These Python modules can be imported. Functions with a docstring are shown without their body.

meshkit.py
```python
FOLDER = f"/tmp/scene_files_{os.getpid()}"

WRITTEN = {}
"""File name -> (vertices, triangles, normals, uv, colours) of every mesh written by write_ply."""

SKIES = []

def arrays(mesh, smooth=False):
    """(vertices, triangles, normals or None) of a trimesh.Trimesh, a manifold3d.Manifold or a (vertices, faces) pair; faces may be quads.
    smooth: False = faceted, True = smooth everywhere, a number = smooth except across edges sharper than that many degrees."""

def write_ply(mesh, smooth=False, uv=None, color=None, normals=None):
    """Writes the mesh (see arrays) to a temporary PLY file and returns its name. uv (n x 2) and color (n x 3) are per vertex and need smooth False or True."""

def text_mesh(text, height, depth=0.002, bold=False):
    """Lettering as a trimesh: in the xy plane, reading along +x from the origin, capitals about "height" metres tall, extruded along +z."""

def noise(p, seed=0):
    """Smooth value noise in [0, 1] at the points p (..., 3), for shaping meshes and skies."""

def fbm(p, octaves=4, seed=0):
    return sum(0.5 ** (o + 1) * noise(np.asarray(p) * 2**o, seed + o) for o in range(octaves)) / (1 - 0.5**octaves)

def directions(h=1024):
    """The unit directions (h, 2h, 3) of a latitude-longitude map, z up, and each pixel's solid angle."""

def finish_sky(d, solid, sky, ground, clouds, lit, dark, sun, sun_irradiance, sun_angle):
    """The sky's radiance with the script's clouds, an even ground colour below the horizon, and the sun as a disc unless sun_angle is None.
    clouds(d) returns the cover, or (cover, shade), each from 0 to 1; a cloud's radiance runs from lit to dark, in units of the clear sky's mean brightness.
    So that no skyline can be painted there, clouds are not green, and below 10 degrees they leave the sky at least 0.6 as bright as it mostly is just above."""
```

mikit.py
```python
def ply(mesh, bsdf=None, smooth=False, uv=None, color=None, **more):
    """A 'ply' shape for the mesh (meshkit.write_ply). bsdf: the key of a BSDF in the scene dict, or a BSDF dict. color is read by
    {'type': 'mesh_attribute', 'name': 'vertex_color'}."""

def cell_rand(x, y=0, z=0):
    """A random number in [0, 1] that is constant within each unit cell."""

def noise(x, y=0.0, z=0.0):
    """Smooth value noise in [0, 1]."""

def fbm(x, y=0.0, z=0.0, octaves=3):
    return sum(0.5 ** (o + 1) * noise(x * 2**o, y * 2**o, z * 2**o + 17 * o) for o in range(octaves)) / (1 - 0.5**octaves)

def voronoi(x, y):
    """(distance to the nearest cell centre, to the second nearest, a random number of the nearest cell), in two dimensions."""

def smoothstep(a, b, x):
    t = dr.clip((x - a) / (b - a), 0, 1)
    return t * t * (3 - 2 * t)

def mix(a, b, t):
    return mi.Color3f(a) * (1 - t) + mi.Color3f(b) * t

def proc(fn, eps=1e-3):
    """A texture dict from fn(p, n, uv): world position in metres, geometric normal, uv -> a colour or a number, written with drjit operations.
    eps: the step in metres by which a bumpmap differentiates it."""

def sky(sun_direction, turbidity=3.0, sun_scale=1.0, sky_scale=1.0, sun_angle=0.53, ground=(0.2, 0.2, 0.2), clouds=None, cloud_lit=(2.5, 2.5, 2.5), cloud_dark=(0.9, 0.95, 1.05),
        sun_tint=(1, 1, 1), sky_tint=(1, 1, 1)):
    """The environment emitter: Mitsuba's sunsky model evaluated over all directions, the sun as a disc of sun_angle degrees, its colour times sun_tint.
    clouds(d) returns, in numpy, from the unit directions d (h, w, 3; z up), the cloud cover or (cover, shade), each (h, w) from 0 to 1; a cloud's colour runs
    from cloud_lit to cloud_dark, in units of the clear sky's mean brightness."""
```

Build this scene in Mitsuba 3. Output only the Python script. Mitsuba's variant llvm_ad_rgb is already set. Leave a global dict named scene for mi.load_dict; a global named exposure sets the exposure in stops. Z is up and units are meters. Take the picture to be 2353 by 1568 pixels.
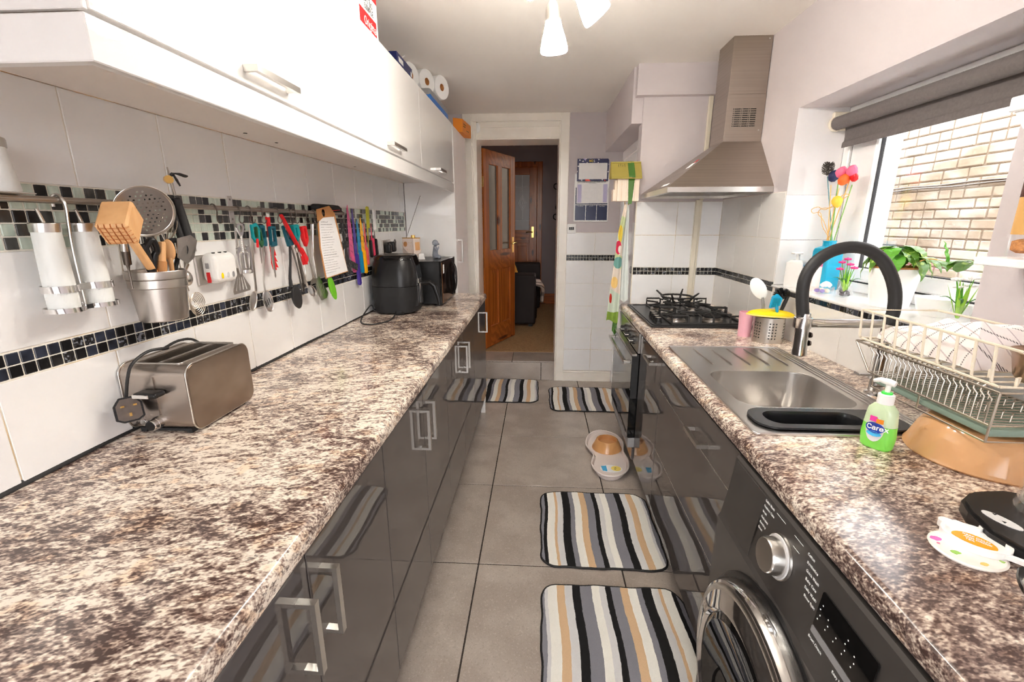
import math, random
import numpy as np, trimesh, mitsuba as mi, drjit as dr, mikit, meshkit
import manifold3d as m3
from shapely.geometry import Polygon, Point, LineString, box as sbox
from shapely import affinity, ops
random.seed(7); rng = np.random.default_rng(7)
T = mi.ScalarTransform4f
PI = math.pi
scene, labels = {}, {}

# ---------------------------------------------------------------- camera, daylight, exposure
def view_axes(pitch, yaw, roll):
    f = np.array([-math.sin(yaw)*math.cos(pitch), math.cos(yaw)*math.cos(pitch), -math.sin(pitch)])
    r = np.array([math.cos(yaw), math.sin(yaw), 0.0]); d = np.cross(f, r)
    return math.cos(roll)*r + math.sin(roll)*d, -math.sin(roll)*r + math.cos(roll)*d, f
_r, _d, _f = view_axes(0.253206, 0.059121, 0.001536)
_eye = np.array([0.0, 0.0, 1.3955])
scene['camera'] = {'type': 'perspective', 'fov': math.degrees(2*math.atan(2353/2/1043.54)), 'fov_axis': 'x', 'near_clip': 0.05, 'far_clip': 100.0,
                   'to_world': T().look_at(origin=_eye.tolist(), target=(_eye+_f).tolist(), up=(-_d).tolist())}
scene['sky'] = mikit.sky((0.6, 0.35, 0.72), turbidity=5.0, sun_scale=0.0, sky_scale=1.0, ground=(0.35, 0.33, 0.31),
                         clouds=lambda d: (np.full(d.shape[:2], 1.0), np.full(d.shape[:2], 0.35)), cloud_lit=(2.1, 2.1, 2.12), cloud_dark=(1.2, 1.22, 1.28))
exposure = 5.3
LAMP = 2.8          # radiance of the ceiling lamp's frosted shades

# ---------------------------------------------------------------- colour and material helpers
def S(r, g, b):
    c = np.array([r, g, b])/255.0
    return [float(x) for x in np.where(c <= 0.04045, c/12.92, ((c+0.055)/1.055)**2.4)]
def rgb(c): return {'type': 'rgb', 'value': [float(x) for x in c]}
def tex(c, eps=1e-3): return mikit.proc(c, eps) if callable(c) else rgb(c)
def mat(name, color, rough=0.5, metal=0.0, spec=0.5, coat=0.0, coat_gloss=0.95, sheen=0.0, bump=None, bump_scale=1.0, eps=1e-3, both=True):
    p = {'type': 'principled', 'base_color': tex(color), 'roughness': tex(rough) if callable(rough) else float(rough), 'metallic': float(metal)}
    if not metal: p['specular'] = float(spec)
    if coat: p.update(clearcoat=float(coat), clearcoat_gloss=float(coat_gloss))
    if sheen: p['sheen'] = float(sheen)
    if bump is not None: p = {'type': 'bumpmap', 'nested': p, 'arbitrary': mikit.proc(bump, eps), 'scale': float(bump_scale)}
    scene[name] = {'type': 'twosided', 'nested': p} if both else p
    return name
def glossy(name, color, alpha=0.03, spec=None):
    """smooth lacquer: diffuse below a dielectric coat"""
    scene[name] = {'type': 'twosided', 'nested': {'type': 'roughplastic', 'diffuse_reflectance': tex(color), 'alpha': float(alpha), 'int_ior': 1.5 if spec is None else spec, 'nonlinear': False, 'distribution': 'ggx'}}
    return name
def mirror_lacquer(name, color, ior=1.55):
    scene[name] = {'type': 'twosided', 'nested': {'type': 'plastic', 'diffuse_reflectance': tex(color), 'int_ior': ior, 'nonlinear': False}}
    return name
def flat(name, rgb255, rough=0.5, spec=0.4): return mat(name, S(*rgb255), rough, spec=spec)

# ---------------------------------------------------------------- mesh helpers
cat = trimesh.util.concatenate
def mv(m, t=(0, 0, 0), rx=0, ry=0, rz=0, s=None):
    m = m.copy()
    M = np.eye(4)
    if s is not None: M = np.diag(list(np.broadcast_to(s, 3))+[1.0]) @ M
    for a, ax in ((rx, [1, 0, 0]), (ry, [0, 1, 0]), (rz, [0, 0, 1])):
        if a: M = trimesh.transformations.rotation_matrix(a, ax) @ M
    M = trimesh.transformations.translation_matrix(t) @ M
    m.apply_transform(M); return m
def box(lo, hi, c=0.0):
    """box with chamfered edges"""
    lo, hi = np.minimum(lo, hi).astype(float), np.maximum(lo, hi).astype(float)
    c = min(c, 0.45*float((hi-lo).min()))
    if c <= 0:
        m = trimesh.creation.box(hi-lo); m.apply_translation((lo+hi)/2); return m
    P = []
    for i in range(8):
        k = [(i >> a) & 1 for a in range(3)]
        p = [hi[a] if k[a] else lo[a] for a in range(3)]
        for a in range(3):
            P.append([p[b] if b == a else p[b]+(c if not k[b] else -c) for b in range(3)])
    return hull(P)
def hull(P):
    m = trimesh.convex.convex_hull(np.asarray(P, float)); return m
def rbox(lo, hi, r, n=3):
    """box with rounded edges and corners"""
    lo, hi = np.array(lo, float), np.array(hi, float); r = min(r, 0.49*float((hi-lo).min()))
    s = trimesh.creation.icosphere(subdivisions=n-1 if n < 4 else 3, radius=r).vertices
    P = np.vstack([s+[(hi[a]-r if (i >> a) & 1 else lo[a]+r) for a in range(3)] for i in range(8)])
    return hull(P)
def smooth_path(P, n=8, closed=False):
    P = np.asarray(P, float)
    if len(P) < 3: return P
    Q = np.vstack([P[-1], P, P[0], P[1]]) if closed else np.vstack([2*P[0]-P[1], P, 2*P[-1]-P[-2]])
    out = []
    for i in range(1, len(Q)-2):
        a, b, c, d = Q[i-1], Q[i], Q[i+1], Q[i+2]
        for t in np.arange(n)/n:
            out.append(0.5*((2*b)+(c-a)*t+(2*a-5*b+4*c-d)*t*t+(3*b-a-3*c+d)*t**3))
    if not closed: out.append(P[-1])
    return np.array(out)
def sweep(P, r, n=10, closed=False, flatten=None, caps=True):
    """round (or flattened) bar along the polyline P; r a number or one per point"""
    P = np.asarray(P, float); k = len(P); r = np.broadcast_to(np.asarray(r, float), k)
    t = np.gradient(P, axis=0) if not closed else np.roll(P, -1, 0)-np.roll(P, 1, 0)
    t /= np.linalg.norm(t, axis=1, keepdims=True)+1e-12
    u = np.cross(t[0], [0, 0, 1.0]);
    if np.linalg.norm(u) < 1e-3: u = np.cross(t[0], [0, 1.0, 0])
    u /= np.linalg.norm(u); V = []
    a = np.arange(n)/n*2*PI
    for i in range(k):
        u = u-t[i]*(u@t[i]); u /= np.linalg.norm(u)+1e-12; w = np.cross(t[i], u)
        fa, fb = (1, 1) if flatten is None else flatten
        V.append(P[i]+r[i]*(fa*np.cos(a)[:, None]*u+fb*np.sin(a)[:, None]*w))
    V = np.vstack(V); F = []
    for i in range(k if closed else k-1):
        j = (i+1) % k
        for q in range(n):
            q2 = (q+1) % n
            F += [[i*n+q, i*n+q2, j*n+q2], [i*n+q, j*n+q2, j*n+q]]
    if not closed and caps:
        V = np.vstack([V, P[0], P[-1]]); c0, c1 = len(V)-2, len(V)-1
        for q in range(n):
            q2 = (q+1) % n
            F += [[c0, q2, q], [c1, (k-1)*n+q, (k-1)*n+q2]]
    m = trimesh.Trimesh(V, np.array(F), process=False)
    if m.volume < 0: m.invert()
    return m
def tube(P, r, n=10, smooth=0, closed=False, **k):
    P = smooth_path(P, smooth, closed) if smooth else np.asarray(P, float)
    return sweep(P, r, n, closed, **k)
def lathe(prof, n=32, closed=False):
    """profile of (radius, z) turned about z, listed from the bottom outside upwards"""
    prof = np.array(prof, float); k = len(prof); a = np.arange(n)/n*2*PI
    V = np.stack([prof[:, 0][:, None]*np.cos(a), prof[:, 0][:, None]*np.sin(a), np.repeat(prof[:, 1][:, None], n, 1)], -1).reshape(-1, 3)
    F = []
    for i in range(k if closed else k-1):
        j = (i+1) % k
        for q in range(n):
            q2 = (q+1) % n
            F += [[i*n+q, i*n+q2, j*n+q2], [i*n+q, j*n+q2, j*n+q]]
    m = trimesh.Trimesh(V, np.array(F), process=False)
    m.merge_vertices(); m.update_faces(m.nondegenerate_faces()); m.remove_unreferenced_vertices()
    if m.volume < 0: m.invert()
    return m
def cyl(p, q, r, n=20): return sweep(np.array([p, q], float), r, n)
def cup(r0, r1, h, t=0.0015, n=40, lip=0.0):
    """open vessel with walls t thick"""
    return lathe([(0, 0), (r0, 0), (r1, h), (r1+lip, h), (r1+lip, h-0.001) if lip else (r1, h+0.0002), (r1-t, h), (r0-t, t), (0, t)], n)
def prism(poly, h, axis='z', at=0.0):
    """shapely polygon (or point list) extruded by h; axis z: (x,y)->(x,y,z), x: (a,b)->(x=ext,y=a,z=b), y: (a,b)->(x=a,y=ext,z=b)"""
    if not hasattr(poly, 'geom_type'): poly = Polygon(poly)
    gs = [g for g in getattr(poly, 'geoms', [poly]) if g.area > 1e-12]
    ms = []
    for g in gs:
        m = trimesh.creation.extrude_polygon(g, h, engine='earcut')
        if axis == 'x': m.vertices = m.vertices[:, [2, 0, 1]]
        if axis == 'y': m.vertices = m.vertices[:, [0, 2, 1]]; m.invert()
        m.apply_translation({'z': (0, 0, at), 'x': (at, 0, 0), 'y': (0, at, 0)}[axis]); ms.append(m)
    return cat(ms) if len(ms) > 1 else ms[0]
def rrect(x0, y0, x1, y1, r): return sbox(x0+r, y0+r, x1-r, y1-r).buffer(r, quad_segs=6)
def to_man(m):
    return m3.Manifold(m3.Mesh(np.asarray(m.vertices, np.float32), np.asarray(m.faces, np.uint32)))
def of_man(M):
    g = M.to_mesh(); return trimesh.Trimesh(g.vert_properties[:, :3], g.tri_verts, process=False)
def minus(a, *bs):
    A = to_man(a)
    for b in bs: A = A-to_man(b)
    return of_man(A)
def grid_mesh(fn, nu, nv, closed_u=False):
    """surface fn(u, v) -> xyz with u, v in [0, 1]"""
    u, v = np.meshgrid(np.linspace(0, 1, nu), np.linspace(0, 1, nv), indexing='ij')
    V = np.array(fn(u.ravel(), v.ravel())).T.reshape(-1, 3); F = []
    for i in range(nu-1):
        for j in range(nv-1):
            a, b, c, d = i*nv+j, (i+1)*nv+j, (i+1)*nv+j+1, i*nv+j+1
            F += [[a, b, c], [a, c, d]]
    return trimesh.Trimesh(V, np.array(F), process=False)
def thick(m, t):
    """a sheet made solid by t along its vertex normals"""
    n = m.vertex_normals; k = len(m.vertices)
    V = np.vstack([m.vertices+n*t/2, m.vertices-n*t/2]); F = [m.faces, m.faces[:, ::-1]+k]
    e = trimesh.grouping.group_rows(m.edges_sorted, require_count=1); E = m.edges[e]
    F.append(np.column_stack([E[:, 1], E[:, 0], E[:, 0]+k])); F.append(np.column_stack([E[:, 1], E[:, 0]+k, E[:, 1]+k]))
    return trimesh.Trimesh(V, np.vstack(F), process=False)

# the left wall runs a little askew (x = -0.999 + 0.018 y); the right-hand units likewise (x = 0.465 + 0.017 y)
def WL(y, off=0.0): return -0.999+0.018*y+off
def FR(y, off=0.0): return 0.465+0.017*y+off
def lw(m): m = m.copy(); m.vertices[:, 0] += -0.999+0.018*m.vertices[:, 1]; return m     # x given as distance from the wall
def rf(m): m = m.copy(); m.vertices[:, 0] += 0.465+0.017*m.vertices[:, 1]; return m      # x given as distance behind the right worktop's front edge

# ---------------------------------------------------------------- object helpers
_count = {}
def key_for(name, parent=None):
    base = name if parent is None else parent+'__'+name
    k = _count.get(base, 0); _count[base] = k+1
    return base if k == 0 else f'{base}_{k:03d}'
def obj(name, mesh, m, parent=None, smooth=30, label=None, **more):
    k = key_for(name, parent)
    if smooth is False:                     # flat faces: every triangle its own corners
        mesh = trimesh.Trimesh(np.asarray(mesh.vertices)[np.asarray(mesh.faces).ravel()], np.arange(3*len(mesh.faces)).reshape(-1, 3), process=False); smooth = True
    scene[k] = mikit.ply(mesh, m, smooth=smooth, **more)
    if label: labels[k] = {'label': label}
    return k
def piece(name, shape, parent):
    """one more entry that shares a ply dict"""
    k = key_for(name, parent); scene[k] = dict(shape); return k
def thing(name, label, category, group=None):
    k = key_for(name); labels[k] = {'label': label, 'category': category}
    if group: labels[k]['group'] = group
    return k
def solid(name, mesh, m, label, category, group=None, smooth=30):
    """a thing that is one mesh"""
    k = obj(name, mesh, m, None, smooth); labels[k] = {'label': label, 'category': category}
    if group: labels[k]['group'] = group
    return k
def struct(name, mesh, m, smooth=False, label=None):
    k = key_for(name); labels[k] = {'kind': 'structure'}
    if label: labels[k]['label'] = label
    if mesh is not None: scene[k] = mikit.ply(mesh, m, smooth=smooth)
    return k
def stuff(name, mesh, m, parent, smooth=False):
    k = obj(name, mesh, m, parent, smooth); labels[k] = {'kind': 'stuff'}; return k
# ---------------------------------------------------------------- materials
N, FB, SM, MX = mikit.noise, mikit.fbm, mikit.smoothstep, mikit.mix
def granite(p, n, uv):
    u, v, w = p.x+0.22*p.y, p.y-0.22*p.x, p.z
    warp = 0.035*FB(u*14, v*14, w*14+5, 2)
    big = FB(u*6.0+3, v*8.0, w*7+3, 3)
    streak = FB((u+warp)*52, (v+warp)*112, w*110, 3)
    fine = FB(u*190+9, v*330, w*330, 2)
    t = big*0.95+streak*0.80+fine*0.75-0.75
    c = MX(S(74, 56, 52), S(134, 114, 106), SM(0.18, 0.40, t))
    c = MX(c, S(190, 174, 161), SM(0.38, 0.54, t))
    c = MX(c, S(236, 226, 213), SM(0.54, 0.74, t))
    warm = SM(0.58, 0.72, FB(u*26+40, v*40, w*40, 2))
    c = MX(c, c*mi.Color3f(1.0, 0.80, 0.62), warm*0.5)
    ink = SM(0.63, 0.72, FB(u*75+70, v*170+11, w*170, 3))
    return MX(c, S(78, 62, 60), ink*0.75)
mat('worktop_laminate', granite, 0.16, spec=0.55)
def slate(p, n, uv):
    t = FB(p.x*9, p.y*9, p.z*9, 4); s = FB(p.x*230, p.y*230, p.z*230, 2)
    k = mikit.cell_rand(dr.floor((p.x+0.239)/0.6), dr.floor((p.y-1.615)/0.6), 2)
    c = MX(S(160, 149, 140), S(174, 164, 155), SM(0.25, 0.75, t))*(0.96+0.07*k)
    c = MX(c, S(196, 187, 178), SM(0.66, 0.86, s)*0.4)
    return MX(c, S(140, 129, 120), SM(0.64, 0.84, 1-s)*0.4)
mat('floor_slate', slate, lambda p, n, uv: 0.20+0.14*FB(p.x*60, p.y*60, 0, 2), spec=0.55,
    bump=lambda p, n, uv: FB(p.x*38, p.y*38, p.z*38, 3), bump_scale=0.0007, eps=2e-3)
mat('floor_grout', S(52, 45, 41), 0.9)
mat('plaster_lilac', lambda p, n, uv: MX(S(194, 186, 189), S(203, 196, 198), FB(p.x*4, p.y*4, p.z*4, 3)), 0.75, spec=0.25,
    bump=lambda p, n, uv: FB(p.x*55, p.y*55, p.z*55, 3), bump_scale=0.0012, eps=2e-3)
mat('plaster_reveal', S(228, 226, 228), 0.6, spec=0.3)
mat('ceiling_paint', lambda p, n, uv: MX(S(224, 219, 213), S(231, 227, 222), FB(p.x*3, p.y*3, 0, 2)), 0.8, spec=0.2)
mat('white_gloss_paint', lambda p, n, uv: MX(S(233, 227, 216), S(241, 237, 229), FB(p.x*9, p.y*9, p.z*9, 3)), 0.22, spec=0.5)
glossy('tile_white', S(236, 236, 236), 0.025)
glossy('tile_white_warm', S(233, 231, 228), 0.03)
mat('tile_grout', lambda p, n, uv: MX(S(224, 218, 206), S(205, 184, 148), SM(0.50, 0.72, FB(p.y*9, p.z*5, 3.0, 3))), 0.85)
glossy('mosaic_black', S(22, 22, 24), 0.03)
mat('mosaic_crackle', lambda p, n, uv: MX(S(18, 18, 21), S(120, 124, 134), SM(0.55, 0.66, FB(p.y*210+p.x*90, p.z*210, p.x*150, 2))), 0.08, spec=0.6,
    bump=lambda p, n, uv: FB(p.y*160, p.z*160, p.x*160, 2), bump_scale=0.004, eps=6e-4)
mat('mosaic_bevel', lambda p, n, uv: MX(S(26, 26, 30), S(60, 66, 82), FB(p.y*40, p.z*60, p.x*40, 2)), 0.04, spec=0.6)
mat('mosaic_smoke', lambda p, n, uv: MX(S(34, 34, 34), S(82, 82, 80), FB(p.y*120, p.z*50, p.x*80, 2)), 0.06, spec=0.6)
mat('mosaic_mint', lambda p, n, uv: MX(S(172, 188, 176), S(208, 219, 208), FB(p.y*190, p.z*30, p.x*120, 2)), 0.08, spec=0.55)
mat('mosaic_grout', S(226, 222, 212), 0.8)
mirror_lacquer('cabinet_white', S(236, 235, 234))
mat('cabinet_underside', S(216, 209, 203), 0.45)
mirror_lacquer('cabinet_grey', S(88, 83, 81))
mat('carcass_grey', S(70, 66, 65), 0.5)
mat('carcass_dark', S(38, 36, 36), 0.6)
mat('larder_pink', S(226, 218, 216), 0.35)
def brushed(a, b, fx, fy, fz):
    return lambda p, n, uv: MX(a, b, FB(p.x*fx, p.y*fy, p.z*fz, 2))
mat('steel_handle', S(214, 211, 206), 0.24, metal=1)
mat('chrome', S(226, 225, 224), 0.05, metal=1)
mat('steel_brushed', S(198, 192, 186), lambda p, n, uv: 0.26+0.12*FB(p.x*40, p.y*40, p.z*900, 2), metal=1)
mat('steel_hood', brushed(S(168, 158, 148), S(182, 172, 162), 3, 3, 160), lambda p, n, uv: 0.28+0.10*FB(p.x*5, p.y*5, p.z*700, 2), metal=1)
mat('steel_sink', S(214, 211, 208), lambda p, n, uv: 0.20+0.10*FB(p.x*30, p.y*300, p.z*30, 2), metal=1)
mat('steel_dull', S(176, 168, 160), 0.34, metal=1)
mat('steel_wire', S(205, 196, 184), 0.3, metal=1)
mat('steel_dark', S(120, 112, 106), 0.3, metal=1)
mat('brass', S(222, 182, 106), 0.2, metal=1)
flat('black_plastic', (26, 26, 27), 0.32); flat('black_matte', (30, 30, 31), 0.6); flat('black_rubber', (42, 42, 43), 0.5)
mirror_lacquer('black_gloss', S(16, 16, 17), 1.6)
mat('cast_iron', S(34, 33, 32), 0.55)
flat('white_plastic', (236, 236, 234), 0.3); flat('white_ceramic', (244, 244, 243), 0.12, 0.55); flat('cream_plastic', (226, 218, 200), 0.4)
flat('red', (214, 30, 36), 0.35); flat('teal', (10, 140, 146), 0.35); flat('dark_teal', (16, 84, 100), 0.35); flat('green_dark', (38, 84, 52), 0.4)
flat('lime', (112, 196, 42), 0.3); flat('yellow', (244, 214, 16), 0.4); flat('cyan', (20, 160, 205), 0.35)
flat('grey_mid', (140, 140, 142), 0.5); flat('grey_light', (205, 205, 205), 0.5); flat('paper', (240, 240, 240), 0.8, 0.1); flat('ink', (40, 40, 44), 0.7, 0.1)
flat('card_brown', (190, 134, 82), 0.7); flat('navy', (26, 34, 84), 0.35); flat('blue_print', (40, 110, 190), 0.4); flat('orange', (222, 132, 34), 0.5)
def pine(ax):
    def f(p, n, uv):
        a, b, c = (p.z, p.x, p.y) if ax == 'z' else (p.x, p.z, p.y)
        w = FB(b*9+2.0*N(a*1.4, b*6, c*6), a*0.7, c*9, 3)
        ring = 0.5+0.5*dr.sin((b*70+c*60)+w*16)
        col = MX(S(162, 84, 30), S(192, 110, 44), SM(0.1, 0.9, ring*0.45+0.55*FB(b*120, a*3, c*120, 2)))
        kx, kz = b*7.0, a*2.6
        d, _, r = mikit.voronoi(kx, kz)
        return MX(col, S(84, 34, 12), SM(0.16, 0.05, d)*SM(0.6, 0.7, r))
    return f
mat('pine_upright', pine('z'), 0.28); mat('pine_across', pine('x'), 0.28)
mat('wood_beech', lambda p, n, uv: MX(S(206, 152, 98), S(232, 186, 134), FB(p.x*60, p.y*60, p.z*14, 3)), 0.5)
mat('wood_pale', lambda p, n, uv: MX(S(232, 214, 194), S(245, 232, 217), FB(p.x*150, p.y*40, p.z*4, 2)), 0.6)
mat('carpet', lambda p, n, uv: MX(S(146, 116, 84), S(186, 154, 118), FB(p.x*90, p.y*90, 0, 3)), 0.95, spec=0.1, bump=lambda p, n, uv: FB(p.x*140, p.y*140, 0, 2), bump_scale=0.004)
mat('hall_paint', S(172, 160, 160), 0.8, spec=0.2)
mat('hall_paint_blue', S(150, 150, 190), 0.8, spec=0.2)
scene['window_glass'] = {'type': 'thindielectric', 'int_ior': 1.5}
scene['clear_glass'] = {'type': 'thindielectric', 'int_ior': 1.5}
mat('upvc', S(240, 240, 240), 0.25, spec=0.5)
mat('rubber_seal', S(30, 30, 32), 0.6)
mat('brick_paint', lambda p, n, uv: MX(S(176, 158, 136), S(214, 204, 190), SM(0.3, 0.7, FB(p.y*3.2, p.z*6, p.x*3, 3)))*(0.9+0.1*FB(p.x*60, p.y*60, p.z*60, 2)), 0.8, spec=0.2,
    bump=lambda p, n, uv: FB(p.x*45, p.y*45, p.z*45, 3), bump_scale=0.006, eps=2e-3)
mat('brick_mortar', S(150, 134, 116), 0.9)
mat('render_white', S(240, 240, 240), 0.8, bump=lambda p, n, uv: FB(p.x*20, p.y*20, p.z*20, 3), bump_scale=0.01, eps=3e-3)
# ---------------------------------------------------------------- the room
CEIL, XR, YE, YA, YB = 2.249, 1.085, 3.972, 2.881, -1.35
WT = 0.904                                             # top of the right worktop
# floor: grout bed with separate slabs
FLOOR = struct('floor', box((-1.05, YB, -0.06), (1.3, YE+0.02, -0.003)), 'floor_grout')
for i in range(-1, 2):
    for j in range(-5, 4):
        x0, y0 = -0.239+0.6*i, 1.615+0.6*j
        x1, y1 = min(x0+0.6, 1.2), min(y0+0.6, YE)
        y0 = max(y0, YB)
        obj('tile', box((x0+0.003, y0+0.0025, -0.02), (x1-0.003, y1-0.0025, 0.0), 0.0012), 'floor_slate', FLOOR, smooth=False)
struct('ceiling', box((-1.1, YB, CEIL), (1.6, YE+0.3, CEIL+0.1)), 'ceiling_paint')

# left wall
WLEFT = struct('wall_left', lw(box((-0.12, YB, 0), (-0.004, YE, CEIL))), 'plaster_lilac')
def tile_run(holder, ys, z0, z1, place, m='tile_white', g=0.0015, d=0.006):
    for a, b in zip(ys[:-1], ys[1:]):
        obj('tile', place(box((-0.004, a+g, z0+g), (d, b-g, z1-g), 0.0012)), m, holder, smooth=False)
L_bed = lw(box((-0.006, YB, 0.905), (0.0038, 3.232, 1.668)))
obj('tile_bed', L_bed, 'tile_grout', WLEFT, smooth=False)
LJ = [YB]+[0.958+0.2405*k for k in range(-9, 10)]+[3.231]
tile_run(WLEFT, LJ, 0.909, 1.113, lw); tile_run(WLEFT, LJ, 1.165, 1.3475, lw); tile_run(WLEFT, LJ, 1.4715, 1.666, lw)
PIT = 0.0247
def mosaic_tile(c, y, z, d=0.0065):
    return box((c-0.004, y+0.0013, z+0.0013), (c+d, y+PIT-0.0013, z+PIT-0.0013), 0.0012)
r_m = random.Random(5)
far = {}; n_ind = 0
for z0, rows, kinds in ((1.1145, 2, ('mosaic_black', 'mosaic_crackle', 'mosaic_bevel')), (1.348, 5, ('mosaic_smoke', 'mosaic_smoke', 'mosaic_black', 'mosaic_mint'))):
    obj('mosaic_bed', lw(box((-0.004, YB+0.6, z0-0.001), (0.0044, 3.231, z0+PIT*rows+0.001))), 'mosaic_grout', WLEFT, smooth=False)
    cols = [(k, 0.30+PIT*k) for k in range(118) if 0.30+PIT*k < 3.23-PIT]
    for k, y in cols:
        for r in range(rows):
            m = kinds[(k*(3 if rows == 2 else 1)+r*2+r_m.randint(0, 2)) % len(kinds)] if rows == 2 else r_m.choice(kinds+(kinds[3],))
            g = lw(mosaic_tile(0.0, y, z0+r*PIT))
            if 0.62 < y < 1.62 and n_ind < 300: obj('mosaic_tile', g, m, WLEFT, smooth=False); n_ind += 1
            else: far.setdefault(m, []).append(g)
for m, gs in far.items(): stuff('mosaic_tile_small', cat(gs), m, WLEFT)
mat('old_sealant', lambda p, n, uv: MX(MX(S(226, 198, 150), S(206, 158, 96), SM(0.3, 0.7, FB(p.y*5, p.z*20, 1, 3))), S(150, 78, 30), SM(0.62, 0.74, FB(p.y*2.3+1.7, p.z*40, 4, 3))), 0.6)
g = grid_mesh(lambda u, v: (0.002+0.012*np.sin(v*PI/2)+0.002*np.sin(u*90), 0.62+u*2.61, 1.6835-0.019*(1-v)+0.0015*np.sin(u*61+v*3)), 160, 6)
struct('trim_1', lw(thick(g, 0.002)), 'old_sealant', True, 'yellowed bead of old sealant between the wall cabinets and the tiles')
g = grid_mesh(lambda u, v: (0.003+0.004*v+0.0012*np.sin(u*17)*v, 0.3+u*2.93, 0.9095+0.0125*(1-v)+0.001*np.sin(u*40)), 120, 4)
struct('trim_2', lw(thick(g, 0.003)), 'black_rubber', True, 'black sealant strip along the back of the left worktop')

# end wall with the doorway
WEND = struct('wall_end', cat([box((-1.1, YE, 0), (-0.631, YE+0.3, CEIL)), box((0.20, YE, 0), (1.6, YE+0.3, CEIL))]), 'plaster_lilac')
ex = [0.229, 0.470, 0.700]
obj('tile_bed', box((0.228, YE-0.0040, 0.10), (0.70, YE+0.01, 1.322)), 'tile_grout', WEND, smooth=False)
for z0, z1 in ((0.10, 0.297), (0.297, 0.495), (0.495, 0.693), (0.693, 0.891), (0.891, 1.086), (1.136, 1.320)):
    for a, b in zip(ex[:-1], ex[1:]):
        obj('tile', box((a+0.0012, YE-0.006, z0+0.0012), (b-0.0012, YE+0.004, z1-0.0012), 0.001), 'tile_white', WEND, smooth=False)
obj('mosaic_bed', box((0.229, YE-0.0045, 1.086), (0.70, YE+0.004, 1.136)), 'mosaic_grout', WEND, smooth=False)
for m in ('mosaic_black', 'mosaic_crackle'):
    gs = [box((x+0.0013, YE-0.0065, 1.0867+r*PIT+0.0013), (x+PIT-0.0013, YE+0.003, 1.0867+(r+1)*PIT-0.0013)) for k, x in enumerate(np.arange(0.2295, 0.68, PIT)) for r in (0, 1) if ((k*5+r*3) % 7 < 4) == (m == 'mosaic_black')]
    stuff('mosaic_tile_small', cat(gs), m, WEND)
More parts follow.
